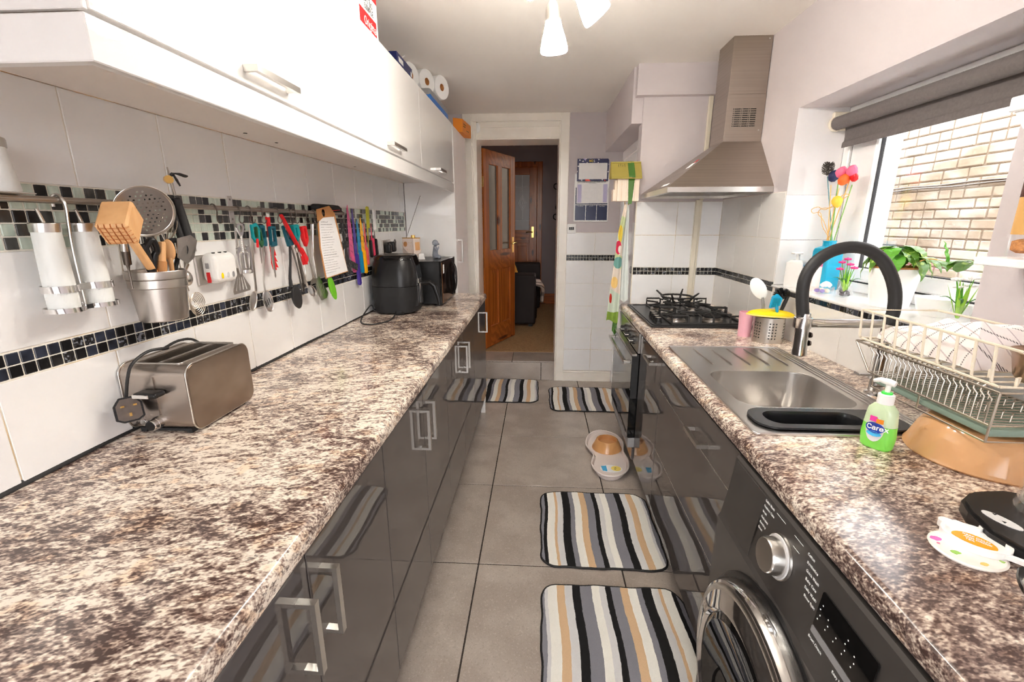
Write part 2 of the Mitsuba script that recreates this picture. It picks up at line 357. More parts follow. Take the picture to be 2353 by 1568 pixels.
BB = struct('baseboard_end', cat([box((0.224, YE-0.018, 0), (0.66, YE, 0.080), 0.002), rbox((0.224, YE-0.022, 0.078), (0.66, YE, 0.098), 0.008, 2)]), 'white_gloss_paint', 30)

# door frame, step and pine door to the next room
D1 = struct('door_1', None, None)
A = YE-0.02
obj('architrave', cat([box((-0.635, A, 0.0), (-0.560, YE+0.01, CEIL), 0.004), box((-0.560, A+0.006, 0), (-0.545, YE+0.01, CEIL), 0.003)]), 'white_gloss_paint', D1)
obj('architrave', cat([box((0.160, A, 0.0), (0.232, YE+0.01, CEIL), 0.004), box((0.150, A+0.006, 0.0), (0.162, YE+0.01, CEIL-0.06), 0.003)]), 'white_gloss_paint', D1)
obj('architrave', box((-0.56, A+0.001, 2.190), (0.162, YE+0.01, CEIL), 0.004), 'white_gloss_paint', D1)
obj('jamb', box((-0.56, YE-0.002, 0.178), (-0.523, YE+0.32, 2.19), 0.002), 'white_gloss_paint', D1)
obj('jamb', box((0.150, YE-0.002, 0.178), (0.185, YE+0.32, 2.19), 0.002), 'white_gloss_paint', D1)
obj('jamb', box((0.150, YE-0.004, 0.0), (0.185, YE+0.05, 0.18), 0.002), 'white_gloss_paint', D1)
obj('transom_panel', cat([box((-0.53, YE+0.035, 2.060), (0.16, YE+0.32, 2.20), 0.002), box((-0.53, YE+0.018, 2.150), (0.16, YE+0.04, 2.20), 0.003), box((-0.53, YE+0.02, 2.060), (0.16, YE+0.04, 2.072), 0.002)]), 'white_gloss_paint', D1)
# the leaf
hx, hy, ln = -0.513, 4.325, 0.655
du = np.array([0.388, 0.9217, 0.0]); dn = np.array([0.9217, -0.388, 0.0])
def leaf(m):   # local x along the leaf, y thickness, z up
    m = m.copy(); v = m.vertices
    m.vertices = np.array([hx, hy, 0.0])+v[:, :1]*du+v[:, 1:2]*dn+np.array([0, 0, 1.0])*v[:, 2:]; return m
LF = obj('leaf', leaf(cat([box((0, -0.042, 0.19), (0.105, 0, 2.05), 0.003), box((ln-0.105, -0.042, 0.19), (ln, 0, 2.05), 0.003)])), 'pine_upright', D1)
obj('rail', leaf(cat([box((0.10, -0.040, a), (ln-0.10, -0.002, b), 0.003) for a, b in ((1.925, 2.05), (0.955, 1.145), (0.19, 0.40))])), 'pine_across', LF)
obj('mullion', leaf(cat([box((0.283, -0.040, 1.14), (0.372, -0.002, 1.93), 0.003), box((0.283, -0.040, 0.395), (0.372, -0.002, 0.96), 0.003)])), 'pine_upright', LF)
scene['obscure_glass'] = {'type': 'twosided', 'n': {'type': 'principled', 'base_color': rgb(S(92, 88, 80)), 'roughness': 0.18, 'specular': 0.6}}
for a, b in ((0.10, 0.286), (0.369, ln-0.10)):
    obj('pane', leaf(box((a, -0.024, 1.14), (b, -0.018, 1.93))), 'obscure_glass', LF)
    obj('panel', leaf(cat([box((a, -0.026, 0.39), (b, -0.016, 0.96)), hull([(x, y, z) for x, z, y in ((a+0.012, 0.405, -0.016), (b-0.012, 0.405, -0.016), (a+0.012, 0.945, -0.016), (b-0.012, 0.945, -0.016), (a+0.05, 0.45, -0.006), (b-0.05, 0.45, -0.006), (a+0.05, 0.90, -0.006), (b-0.05, 0.90, -0.006))])])), 'pine_upright', LF)
obj('handle', leaf(cat([box((ln-0.072, 0, 1.10), (ln-0.034, 0.004, 1.26), 0.001), cyl((ln-0.053, 0, 1.20), (ln-0.053, 0.045, 1.20), 0.009), tube([(ln-0.053, 0.042, 1.20), (ln-0.10, 0.046, 1.202), (ln-0.155, 0.043, 1.195)], 0.008, 8, 6)])), 'brass', LF)
obj('hinge', leaf(cat([cyl((-0.004, -0.004, z), (-0.004, -0.004, z+0.09), 0.007, 10) for z in (0.40, 1.72)])), 'brass', LF)
# tiled step
ST = struct('floor_step', box((-0.56, YE+0.001, -0.02), (0.185, 4.30, 0.168)), 'floor_grout')
for a, b in ((-0.56, 0.028), (0.033, 0.152)):
    obj('tile', box((a, YE-0.006, 0.001), (b, YE+0.004, 0.166), 0.001), 'floor_slate', ST, smooth=False)
for a, b in ((-0.56, -0.238), (-0.233, 0.152)):
    obj('tile', box((a, YE+0.001, 0.165), (b, 4.275, 0.178), 0.001), 'floor_slate', ST, smooth=False)

# the living room seen through the doorway
struct('floor_hall', box((-2.2, 4.276, 0.10), (2.2, 7.05, 0.182)), 'carpet')
struct('wall_hall', cat([box((-2.2, 7.05, 0.1), (2.2, 7.15, 2.7)), box((-2.3, 4.3, 0.1), (-2.2, 7.15, 2.7)), box((-2.3, 4.27, 0.1), (-0.56, 4.32, 2.7))]), 'hall_paint')
struct('wall_hall_side', cat([box((0.46, 4.3, 0.1), (0.56, 5.2, 2.7)), box((0.46, 6.0, 0.1), (0.56, 7.1, 2.7)), box((0.46, 5.2, 2.2), (0.56, 6.0, 2.7)), box((0.46, 5.2, 0.1), (0.56, 6.0, 1.0)), box((0.185, 4.27, 0.1), (0.5, 4.32, 2.7)), box((-0.6, 4.27, 2.19), (0.2, 4.32, 2.7))]), 'hall_paint')
struct('ceiling_hall', box((-2.3, 4.27, 2.66), (2.3, 7.15, 2.75)), 'ceiling_paint')
D2 = struct('door_2', None, None)
Y2 = 7.05
obj('architrave', cat([box((-0.045, Y2-0.03, 0.18), (0.035, Y2, 2.265), 0.006), box((-0.86, Y2-0.03, 2.19), (0.035, Y2, 2.265), 0.006), box((-0.86, Y2-0.03, 0.18), (-0.78, Y2, 2.265), 0.006)]), 'pine_upright', D2)
L2 = obj('leaf', cat([box((-0.155, Y2-0.024, 0.19), (-0.045, Y2-0.002, 2.19), 0.003), box((-0.78, Y2-0.024, 0.19), (-0.67, Y2-0.002, 2.19), 0.003), box((-0.455, Y2-0.023, 0.4), (-0.365, Y2-0.003, 2.1), 0.003)]), 'pine_upright', D2)
obj('rail', cat([box((-0.67, Y2-0.023, a), (-0.155, Y2-0.003, b), 0.003) for a, b in ((2.085, 2.19), (1.11, 1.30), (0.19, 0.40))]), 'pine_across', L2)
obj('panel', cat([box((-0.365, Y2-0.016, 0.4), (-0.155, Y2-0.006, 1.11)), box((-0.67, Y2-0.016, 0.4), (-0.455, Y2-0.006, 1.11)), box((-0.33, Y2-0.02, 0.44), (-0.19, Y2-0.01, 1.07), 0.006)]), 'pine_upright', L2)
scene['frosted_pane'] = {'type': 'principled', 'base_color': rgb(S(196, 192, 190)), 'roughness': 0.35, 'specular': 0.5}
for a, b in ((-0.365, -0.155), (-0.67, -0.455)):
    p_ = obj('pane', box((a, Y2-0.014, 1.30), (b, Y2-0.009, 2.085)), 'frosted_pane', L2)
    c = (a+b)/2
    ld = [tube([(c, Y2-0.016, 1.42), (c, Y2-0.016, 2.08)], 0.004, 6), tube([(a, Y2-0.016, 1.92), (b, Y2-0.016, 1.92)], 0.003, 6), tube([(a, Y2-0.016, 1.44), (b, Y2-0.016, 1.44)], 0.003, 6)]
    for s in (0.035, 0.055): ld.append(tube([(c, Y2-0.016, 1.69-2.2*s), (c+s, Y2-0.016, 1.69), (c, Y2-0.016, 1.69+2.2*s), (c-s, Y2-0.016, 1.69)], 0.004, 6, closed=True))
    obj('lead_pattern', cat(ld), 'white_plastic', p_)
obj('handle', cat([box((-0.12, Y2-0.03, 1.19), (-0.085, Y2-0.024, 1.35), 0.001), tube([(-0.10, Y2-0.07, 1.27), (-0.15, Y2-0.075, 1.275), (-0.20, Y2-0.07, 1.268)], 0.008, 8, 4), cyl((-0.10, Y2-0.03, 1.27), (-0.10, Y2-0.07, 1.27), 0.009)]), 'brass', L2)
struct('baseboard_hall', cat([box((0.035, Y2-0.02, 0.18), (0.46, Y2, 0.34), 0.004), box((0.44, 4.4, 0.18), (0.46, Y2, 0.34), 0.004)]), 'pine_across', 30)

# alcove wall on the right, boxing above it and the beam over the side door
WALC = struct('wall_alcove', box((0.584, YA+0.004, 0), (1.3, YA+0.10, CEIL)), 'plaster_lilac')
AX = [0.579, 0.8235, 0.925, 1.083]
obj('tile_bed', box((0.579, YA-0.0005, 0.88), (1.085, YA+0.006, 1.521)), 'tile_grout', WALC, smooth=False)
for z0, z1 in ((0.88, 1.0865), (1.132, 1.326), (1.326, 1.520)):
    for a, b in zip(AX[:-1], AX[1:]):
        obj('tile', box((a+0.001, YA-0.0025, z0+0.001), (b-0.001, YA+0.006, z1-0.001), 0.001), 'tile_white', WALC, smooth=False)
def small_mosaic(holder, mk, k0, k1, z0, rows=2):
    for m in ('mosaic_black', 'mosaic_crackle', 'mosaic_smoke'):
        w = {'mosaic_black': (0, 1, 2, 3), 'mosaic_crackle': (4, 5), 'mosaic_smoke': (6,)}[m]
        gs = [mk(k, z0+r*0.0225) for k in range(k0, k1) for r in range(rows) if (k*5+r*3) % 7 in w]
        if gs: stuff('mosaic_tile_small', cat(gs), m, holder)
obj('mosaic_bed', box((0.579, YA-0.0015, 1.0865), (1.085, YA+0.006, 1.132)), 'mosaic_grout', WALC, smooth=False)
small_mosaic(WALC, lambda k, z: box((0.581+0.0228*k+0.0012, YA-0.0032, z+0.0012), (0.581+0.0228*(k+1)-0.0012, YA+0.003, z+0.0213)), 0, 22, 1.0868)
obj('tile', box((0.5805, YA+0.001, 0.60), (0.586, YA+0.099, 1.0865), 0.001), 'tile_white', WALC, smooth=False)
obj('tile', box((0.5805, YA+0.001, 1.132), (0.586, YA+0.099, 1.40), 0.001), 'tile_white', WALC, smooth=False)
obj('mosaic_bed', box((0.5815, YA+0.001, 1.0865), (0.586, YA+0.099, 1.132)), 'mosaic_grout', WALC, smooth=False)
small_mosaic(WALC, lambda k, z: box((0.5802, YA+0.002+0.0235*k+0.0012, z+0.0012), (0.585, YA+0.002+0.0235*(k+1)-0.0012, z+0.0213)), 0, 4, 1.0868)
struct('wall_boxing', box((0.535, YA-0.04, 2.090), (XR+0.2, YA+0.10, CEIL)), 'plaster_lilac', label='plastered boxing under the ceiling left of the cooker hood chimney')
struct('wall_beam', cat([box((0.523, YA+0.02, 1.955), (0.60, YA+0.10, CEIL)), box((0.523, YA+0.10, 1.955), (0.70, YE+0.001, CEIL))]), 'plaster_lilac')
struct('trim_3', cat([box((0.922, YA-0.022, 0.905), (0.948, YA-0.002, 1.53), 0.003), box((0.948, YA-0.012, 0.905), (0.962, YA-0.002, 1.53), 0.002), box((0.944, YA-0.012, 1.53), (0.968, YA+0.005, 2.089), 0.003)]), 'cream_plastic', 30, 'cream upright trunking strip between the alcove tiles')
obj('tile_edge_trim', box((0.5755, YA-0.004, 0.905), (0.581, YA+0.003, 1.521), 0.001), 'cream_plastic', WALC)
# side door in the right wall beyond the alcove
D3 = struct('door_3', None, None)
X3 = 0.665
obj('frame', cat([box((X3, YA+0.10, 1.885), (X3+0.06, YE, 1.955), 0.004), box((X3, YE-0.062, 0), (X3+0.06, YE-0.002, 1.955), 0.004), box((X3, YA+0.10, 0), (X3+0.06, YA+0.16, 1.955), 0.004)]), 'upvc', D3)
obj('leaf', cat([box((X3+0.012, YE-0.14, 0.01), (X3+0.05, YE-0.062, 1.885), 0.004), box((X3+0.012, YA+0.16, 0.01), (X3+0.05, YA+0.24, 1.885), 0.004), box((X3+0.012, YA+0.2, 1.80), (X3+0.05, YE-0.1, 1.885), 0.004), box((X3+0.012, YA+0.2, 0.01), (X3+0.05, YE-0.1, 0.95), 0.004)]), 'upvc', D3)
obj('pane', box((X3+0.028, YA+0.23, 0.94), (X3+0.031, YE-0.13, 1.81)), 'window_glass', D3)

# right wall with the window opening
Y0W, Y1W, Z0W, Z1W = 1.185, 2.169, 1.118, 1.866
XW = 1.294
WR = struct('wall_right', cat([box((XR, YB, 0), (XW+0.10, Y0W, CEIL)), box((XR, Y1W, 0), (XW+0.10, YA+0.1, CEIL)), box((XR, Y0W-0.001, 0), (XW+0.10, Y1W+0.001, Z0W-0.02)), box((XR, Y0W-0.001, Z1W), (XW+0.10, Y1W+0.001, CEIL))]), 'plaster_lilac')
obj('reveal_plaster', box((XR+0.001, Y1W-0.002, 1.515), (XW, Y1W+0.001, Z1W)), 'plaster_reveal', WR, smooth=False)
RJ = [2.879, 2.6375, 2.391, 2.171]
obj('tile_bed', cat([box((XR-0.0002, 2.169, 0.88), (XR+0.006, 2.881, 1.532)), box((XR-0.0002, Y0W-0.6, 0.88), (XR+0.006, 2.18, 1.098))]), 'tile_grout', WR, smooth=False)
for z0, z1 in ((0.88, 1.0865), (1.132, 1.328), (1.328, 1.531)):
    for b, a in zip(RJ[:-1], RJ[1:]):
        obj('tile', box((XR-0.0022, a+0.001, z0+0.001), (XR+0.004, b-0.001, z1-0.001), 0.001), 'tile_white_warm', WR, smooth=False)
RJ2 = [2.171, 1.896, 1.651, 1.406, 1.161, 0.916, 0.671]
for b, a in zip(RJ2[:-1], RJ2[1:]):
    obj('tile', box((XR-0.0022, a+0.001, 0.881), (XR+0.004, b-0.001, 1.0855), 0.001), 'tile_white_warm', WR, smooth=False)
obj('mosaic_bed', cat([box((XR-0.001, 2.169, 1.0865), (XR+0.005, 2.881, 1.132)), box((XR-0.001, 0.75, 1.0865), (XR+0.005, 2.169, 1.110))]), 'mosaic_grout', WR, smooth=False)
small_mosaic(WR, lambda k, z: box((XR-0.0030, 2.880-0.0245*(k+1)+0.0013, z+0.0012), (XR+0.004, 2.880-0.0245*k-0.0013, z+0.0213)), 0, 29, 1.0868)
for k in range(30, 66):
    y = 2.880-0.0245*k
    obj('mosaic_tile', box((XR-0.0030, y-0.0245+0.0013, 1.0880), (XR+0.004, y-0.0013, 1.1085), 0.0008), ('mosaic_black', 'mosaic_bevel', 'mosaic_crackle')[(k*5+k//3) % 3], WR, smooth=False)
# reveal tiles at the far side of the window
for z0, z1 in ((1.122, 1.322), (1.322, 1.515)):
    obj('tile', box((XR-0.001, Y1W-0.005, z0+0.001), (XW-0.001, Y1W+0.002, z1-0.001), 0.001), 'tile_white', WR, smooth=False)
SILL = struct('window_1', None, None)
obj('sill', cat([box((XR-0.004, Y0W, 1.108), (XW+0.02, Y1W, 1.121), 0.0), rbox((XR-0.010, Y0W-0.25, 1.1095), (XR+0.004, 2.172, 1.121), 0.005, 2)]), 'tile_white', SILL)
ZB, ZT = 1.122, Z1W
obj('frame', cat([box((XW, Y1W-0.042, ZB), (XW+0.065, Y1W-0.001, ZT), 0.004), box((XW, Y0W+0.001, ZB), (XW+0.065, Y0W+0.042, ZT), 0.004), box((XW, Y0W+0.03, ZT-0.042), (XW+0.065, Y1W-0.03, ZT-0.001), 0.004), box((XW, Y0W+0.03, ZB), (XW+0.065, Y1W-0.03, 1.158), 0.004)]), 'upvc', SILL)
obj('sash', cat([box((XW+0.006, Y1W-0.197, 1.164), (XW+0.055, Y1W-0.048, ZT-0.048), 0.006), box((XW+0.006, Y0W+0.048, 1.164), (XW+0.055, Y0W+0.115, ZT-0.048), 0.006), box((XW+0.006, Y0W+0.1, ZT-0.115), (XW+0.055, Y1W-0.1, ZT-0.048), 0.006), box((XW+0.006, Y0W+0.1, 1.164), (XW+0.055, Y1W-0.1, 1.218), 0.006)]), 'upvc', SILL)
obj('seal', cat([box((XW+0.012, Y1W-0.049, 1.158), (XW+0.05, Y1W-0.0415, ZT-0.043)), box((XW+0.012, Y0W+0.04, 1.1575), (XW+0.05, Y1W-0.04, 1.1645)), box((XW+0.022, Y1W-0.200, 1.215), (XW+0.036, Y1W-0.1965, ZT-0.11)), box((XW+0.02, Y0W+0.1, 1.2175), (XW+0.04, Y1W-0.19, 1.2215))]), 'rubber_seal', SILL)
obj('pane', box((XW+0.028, Y0W+0.11, 1.216), (XW+0.031, Y1W-0.19, ZT-0.11)), 'window_glass', SILL)

# behind the camera: back wall with a glazed door to the daylight
struct('wall_back', cat([box((-1.1, YB-0.1, 0), (-0.75, YB, CEIL)), box((0.85, YB-0.1, 0), (1.4, YB, CEIL)), box((-0.76, YB-0.1, 2.05), (0.86, YB, CEIL)), box((-0.76, YB-0.1, 0), (0.86, YB, 0.25))]), 'plaster_lilac')
W2 = struct('window_2', None, None)
obj('frame', cat([box((x, YB-0.08, 0.25), (x+0.06, YB-0.02, 2.05), 0.004) for x in (-0.76, 0.02, 0.80)]+[box((-0.75, YB-0.08, z), (0.85, YB-0.02, z+0.06), 0.004) for z in (0.25, 1.99)]), 'upvc', W2)
obj('pane', box((-0.72, YB-0.052, 0.29), (0.82, YB-0.049, 2.01)), 'window_glass', W2)

# outside: neighbour's painted brick wall, rendered pier, yard
XB = 3.2
EXT = struct('wall_outside', box((XB+0.004, 0.5, -0.4), (XB+0.25, 8.0, 2.75)), 'brick_mortar')
r_b = random.Random(11)
zz, row = 0.90, 0
while zz < 2.7:
    y = 2.0-(0.0 if row % 2 else 0.1125)
    while y < 5.2:
        L = 0.2150 if r_b.random() < 0.75 else 0.1025
        if y > 2.1:
            b = box((XB-0.006-0.004*r_b.random(), y+0.003+0.002*r_b.random(), zz+0.003), (XB+0.02, y+L-0.002, zz+0.0675+0.002*r_b.random()), 0.006)
            obj('brick', b, 'brick_paint', EXT, smooth=False)
        y += L+0.01
    zz += 0.075; row += 1
struct('ground_outside', box((1.4, -3, -0.5), (8, 10, -0.4)), 'floor_grout')
# ---------------------------------------------------------------- fitted units
def d_handle(L, out, w, t, n):
    """bow handle: bar along +a from 0 to L, standing out by 'out' along +b, w wide; returned in (a, b, width) = (x, y, z)"""
    P = Polygon([(0, 0), (0, out), (L, out), (L, 0), (L-t, 0), (L-t*0.8, out-t), (t*0.8, out-t), (t, 0)])
    m = prism(P, w); m.apply_translation((0, 0, -w/2)); return m
def handle_left_vertical(x, y, z0, z1):
    m = d_handle(z1-z0, 0.033, 0.0135, 0.009, 0); m.vertices = np.column_stack([x+m.vertices[:, 1], y+m.vertices[:, 2], z0+m.vertices[:, 0]]); m.fix_normals(); return m
def handle_left_horizontal(x, y0, y1, z):
    m = d_handle(y1-y0, 0.030, 0.0125, 0.010, 0); m.vertices = np.column_stack([x+m.vertices[:, 1], y0+m.vertices[:, 0], z+m.vertices[:, 2]]); m.fix_normals(); return m
def handle_right_horizontal(o, y0, y1, z):
    m = d_handle(y1-y0, 0.034, 0.0125, 0.010, 0); m.vertices = np.column_stack([o-m.vertices[:, 1], y0+m.vertices[:, 0], z+m.vertices[:, 2]]); m.fix_normals(); return rf(m)

# left base units
LX = -0.383
base = [(-0.16, 0.22, None), (0.22, 1.005, 0.622), (1.005, 1.792, 1.402), (1.792, 2.60, 2.212), (2.60, 3.205, None)]
names = ['grey gloss base cabinet nearest the camera on the left, below the bare worktop', 'grey gloss double base cabinet with upright handles, first pair from the camera on the left',
         'grey gloss double base cabinet, second pair of upright handles from the camera on the left', 'grey gloss double base cabinet, third pair of upright handles from the camera on the left',
         'grey gloss base cabinet with one upright handle at the doorway end of the left']
for (a, b, mid), lb in zip(base, names):
    t = thing('base_cabinet', lb, 'cabinet', 'grey base cabinets under the left worktop')
    obj('carcass', cat([box((-0.90, a+0.001, 0.15), (LX-0.020, b-0.001, 0.866)), box((-0.90, a+0.001, 0.0), (-0.432, b-0.001, 0.15))]), 'carcass_grey', t, smooth=False)
    for p, q, hy_ in ([(a, mid, mid-0.040), (mid, b, mid+0.040)] if mid else [(a, b, 3.055 if a > 2 else 0.15)]):
        d = obj('door', box((LX-0.019, p+0.0016, 0.155), (LX, q-0.0016, 0.862), 0.0012), 'cabinet_grey', t, smooth=False)
        obj('handle', handle_left_vertical(LX, hy_, 0.664, 0.806), 'steel_handle', d, smooth=False)
    if a > 2.5: obj('end_panel', cat([box((-0.90, 3.206, 0.0), (-0.42, 3.226, 0.866), 0.001), box((-0.425, 3.19, 0.0), (-0.392, 3.226, 0.15), 0.001)]), 'cabinet_white', t, smooth=False, label='white foot and end panel')

# worktops: rounded front edge, profile run along y
def worktop(y0, y1, front, back, top, low, n=2):
    r = 0.016; h = top-low
    pts = [(0, 0), (h, 0)]
    prof = [(front(0)*0, 0)]
    a = np.linspace(0, PI/2, 7)
    P = [(0.0, low), (0.0, top)]                        # at the back
    front_pts = [(-r+r*math.sin(t), top-r+r*math.cos(t)) for t in a]+[(-r*0.5+r*0.5*math.cos(t), low+r*0.5-r*0.5*math.sin(t)) for t in a]
    V, k = [], 2+len(front_pts)
    for y in np.linspace(y0, y1, n):
        V += [(back(y), y, low), (back(y), y, top)]+[(front(y)+dx, y, z) for dx, z in front_pts]
    F = []
    for i in range(n-1):
        for q in range(k):
            q2 = (q+1) % k; F += [[i*k+q, (i+1)*k+q, (i+1)*k+q2], [i*k+q, (i+1)*k+q2, i*k+q2]]
    for q in range(1, k-1): F += [[0, q, q+1], [(n-1)*k, (n-1)*k+q+1, (n-1)*k+q]]
    m = trimesh.Trimesh(np.array(V), np.array(F), process=False)
    if m.volume < 0: m.invert()
    return m
def flip_w(m): m = m.copy(); m.vertices[:, 0] *= -1; m.invert(); return m
W1 = worktop(-0.3, 3.232, lambda y: -0.375, lambda y: WL(y)+0.001, 0.909, 0.869)
solid('worktop', W1, 'worktop_laminate', 'long brown granite pattern worktop along the left wall, carrying the toaster', 'worktop')
W2_ = flip_w(worktop(-0.3, YA-0.003, lambda y: -FR(y), lambda y: -(XR-0.003), WT, 0.866))
W2_ = minus(W2_, rf(box((0.055, 1.045, 0.80), (0.455, 1.815, 1.0))))
solid('worktop', W2_, 'worktop_laminate', 'brown granite pattern worktop on the right with the sink and gas hob set in', 'worktop')

# wall cabinets
UX, UZ0, UZ1 = -0.584, 1.662, 2.032
for (a, b), (h0, h1), lb in zip(((0.64, 1.474), (1.474, 2.358), (2.358, 3.205)), ((0.962, 1.128), (1.832, 2.000), (2.670, 2.836)),
        ('white gloss wall cabinet nearest the camera, above the utensil pot', 'white gloss wall cabinet in the middle of the row, above the hanging utensils', 'white gloss wall cabinet at the far end, beside the tall white cupboard')):
    t = thing('wall_cabinet', lb, 'cabinet', 'white wall cabinets')
    ba, bb = WL(a)+0.008, WL(b)+0.008
    obj('carcass', hull([(x, y, z) for z in (1.684, UZ1) for x, y in ((ba, a+0.0005), (bb, b-0.0005), (UX-0.0205, a+0.0005), (UX-0.0205, b-0.0005))]), 'cabinet_underside', t, smooth=False)
    d = obj('door', box((UX-0.020, a+0.0014, UZ0+0.003), (UX, b-0.0014, UZ1), 0.0014), 'cabinet_white', t, smooth=False)
    obj('handle', handle_left_horizontal(UX, h0, h1, 1.692), 'steel_handle', d, smooth=False)
    if a < 0.7: obj('end_panel', box((WL(0.64)+0.008, 0.632, 1.6625), (UX, 0.640, UZ1), 0.001), 'cabinet_white', t, smooth=False)
t = thing('cabinet_pelmet', 'white gloss pelmet board running below all the wall cabinets and round their near end', 'pelmet')
obj('board', box((UX-0.019, 0.640, 1.602), (UX, 3.226, 1.659), 0.0016), 'cabinet_white', t, smooth=False)
obj('board', box((WL(0.64)+0.012, 0.632, 1.602), (UX, 0.650, 1.659), 0.0016), 'cabinet_white', t, smooth=False)
obj('base_board', hull([(x, y, z) for z in (1.664, 1.6835) for x, y in ((WL(0.66)+0.010, 0.651), (WL(3.226)+0.010, 3.226), (UX-0.020, 0.651), (UX-0.020, 3.226))]), 'cabinet_underside', t, smooth=False)
obj('cam_hole', cat([cyl((-0.90, y, 1.6632), (-0.90, y, 1.668), 0.006, 12) for y in (1.45, 1.62, 2.3)]), 'black_matte', t)
# tall cupboard
t = thing('tall_cupboard', 'tall white cupboard between the wall cabinets and the doorway, standing behind the worktop end', 'cabinet')
TC = obj('carcass', hull([(x, y, z) for z in (0.10, 2.03) for x, y in ((WL(3.232)+0.008, 3.236), (WL(3.78)+0.008, 3.78), (UX-0.02, 3.236), (UX-0.02, 3.78))]), 'cabinet_white', t, smooth=False)
d = obj('door', box((UX-0.0195, 3.238, 0.15), (UX-0.001, 3.778, 2.03), 0.0015), 'larder_pink', t, smooth=False)
obj('handle', handle_left_vertical(UX-0.001, 3.335, 1.120, 1.285), 'steel_handle', d, smooth=False)
obj('edge_trim', box((UX-0.02, 3.2365, 0.905), (UX+0.001, 3.2395, 2.03)), 'cabinet_white', t, smooth=False)

# right-hand units
RO = 0.012                       # door fronts, behind the worktop edge
t = thing('base_cabinet', 'narrow grey gloss base cabinet between the oven and the drawers, with a level handle', 'cabinet')
obj('carcass', rf(box((RO+0.020, 1.812, 0.165), (0.53, 2.228, 0.864))), 'carcass_grey', t, smooth=False)
d = obj('door', rf(box((RO, 1.8135, 0.165), (RO+0.019, 2.2265, 0.852), 0.0012)), 'cabinet_grey', t, smooth=False)
obj('handle', handle_right_horizontal(RO, 1.885, 2.012, 0.812), 'steel_handle', d, smooth=False)
t = thing('drawer_unit', 'wide grey gloss drawer unit under the sink beside the washing machine', 'drawers')
obj('carcass', rf(box((RO+0.020, 1.03, 0.165), (0.03, 1.808, 0.850))), 'carcass_dark', t, smooth=False)
for k, (a, b) in enumerate(((0.728, 0.852), (0.458, 0.724), (0.165, 0.454))):
    d = obj('drawer_front', rf(cat([box((RO, 1.03, a), (RO+0.019, 1.8095, b), 0.0012), ])), 'cabinet_grey', t, smooth=False)
    if k < 2: obj('edge_strip', rf(box((RO+0.001, 1.03, a-0.0035), (RO+0.018, 1.8095, a-0.0005))), 'steel_handle', d, smooth=False)
    if k == 0: obj('handle', handle_right_horizontal(RO, 1.232, 1.364, 0.765), 'steel_handle', d, smooth=False)
solid('kickboard', rf(box((0.085, 1.03, 0.0), (0.10, 2.23, 0.163))), 'cabinet_grey', 'dark grey kickboard on the floor under the right-hand units, behind the dog bowl', 'kickboard', smooth=False)

# built-in oven
t = thing('oven', 'built-in stainless steel oven with black glass door under the gas hob', 'oven')
obj('body', rf(box((0.022, 2.236, 0.19), (0.56, 2.854, 0.862))), 'carcass_dark', t, smooth=False)
cp = obj('control_panel', rf(box((0.0, 2.236, 0.757), (0.024, 2.854, 0.862), 0.002)), 'steel_handle', t, smooth=False)
for y in (2.335, 2.468, 2.602):
    k = obj('knob', rf(cat([cyl((0.001, y, 0.806), (-0.010, y, 0.806), 0.023, 24), cyl((-0.008, y, 0.806), (-0.030, y, 0.806), 0.0185, 24)])), 'black_plastic', cp)
    obj('pointer', rf(box((-0.031, y-0.0185, 0.8045), (-0.012, y+0.0185, 0.8075))), 'white_plastic', k, smooth=False)
d = obj('door', rf(box((-0.026, 2.239, 0.295), (0.020, 2.851, 0.752), 0.002)), 'black_gloss', t, smooth=False, label='black glass oven door')
obj('top_rail', rf(box((-0.028, 2.2385, 0.742), (0.0, 2.8515, 0.754), 0.002)), 'steel_handle', d, smooth=False)
obj('handle', rf(cat([box((-0.066, 2.262, 0.695), (-0.052, 2.828, 0.714), 0.003), box((-0.060, 2.262, 0.697), (-0.026, 2.280, 0.712), 0.002), box((-0.060, 2.810, 0.697), (-0.026, 2.828, 0.712), 0.002)])), 'steel_handle', d, smooth=False)
obj('lower_panel', rf(box((-0.020, 2.239, 0.235), (0.020, 2.851, 0.290), 0.002)), 'grey_mid', t, smooth=False)
obj('vent_panel', rf(box((0.004, 2.239, 0.165), (0.022, 2.851, 0.232), 0.001)), 'cabinet_grey', t, smooth=False)

# gas hob
HX0, HX1, HY0, HY1 = 0.545, 1.040, 2.185, 2.800
t = thing('gas_hob', 'black gas hob with four burners set into the worktop under the hood', 'hob')
HP = obj('base_plate', cat([box((HX0, HY0, WT), (HX1, HY1, WT+0.010), 0.003), prism(rrect(HX0+0.012, HY0+0.012, HX1-0.012, HY1-0.012, 0.02).difference(rrect(HX0+0.026, HY0+0.026, HX1-0.026, HY1-0.026, 0.02)), 0.004, at=WT+0.009)]), 'black_plastic', t)
zt = WT+0.010
burn = [(0.700, 2.315, 0.034), (0.885, 2.330, 0.042), (0.705, 2.610, 0.052), (0.885, 2.620, 0.034)]
for x, y, r in burn:
    b = obj('burner', mv(lathe([(0, 0), (r+0.012, 0), (r+0.010, 0.010), (r*0.9, 0.012), (r*0.9, 0.019), (0, 0.019)], 32), (x, y, zt)), 'steel_dull', t)
    obj('burner_cap', mv(lathe([(0, 0.0185), (r, 0.0185), (r+0.001, 0.024), (r-0.004, 0.028), (0, 0.029)], 32), (x, y, zt)), 'black_matte', b)
zg = zt+0.043
def bar(P, r=0.0045): return sweep(np.array(P, float), r, 8)
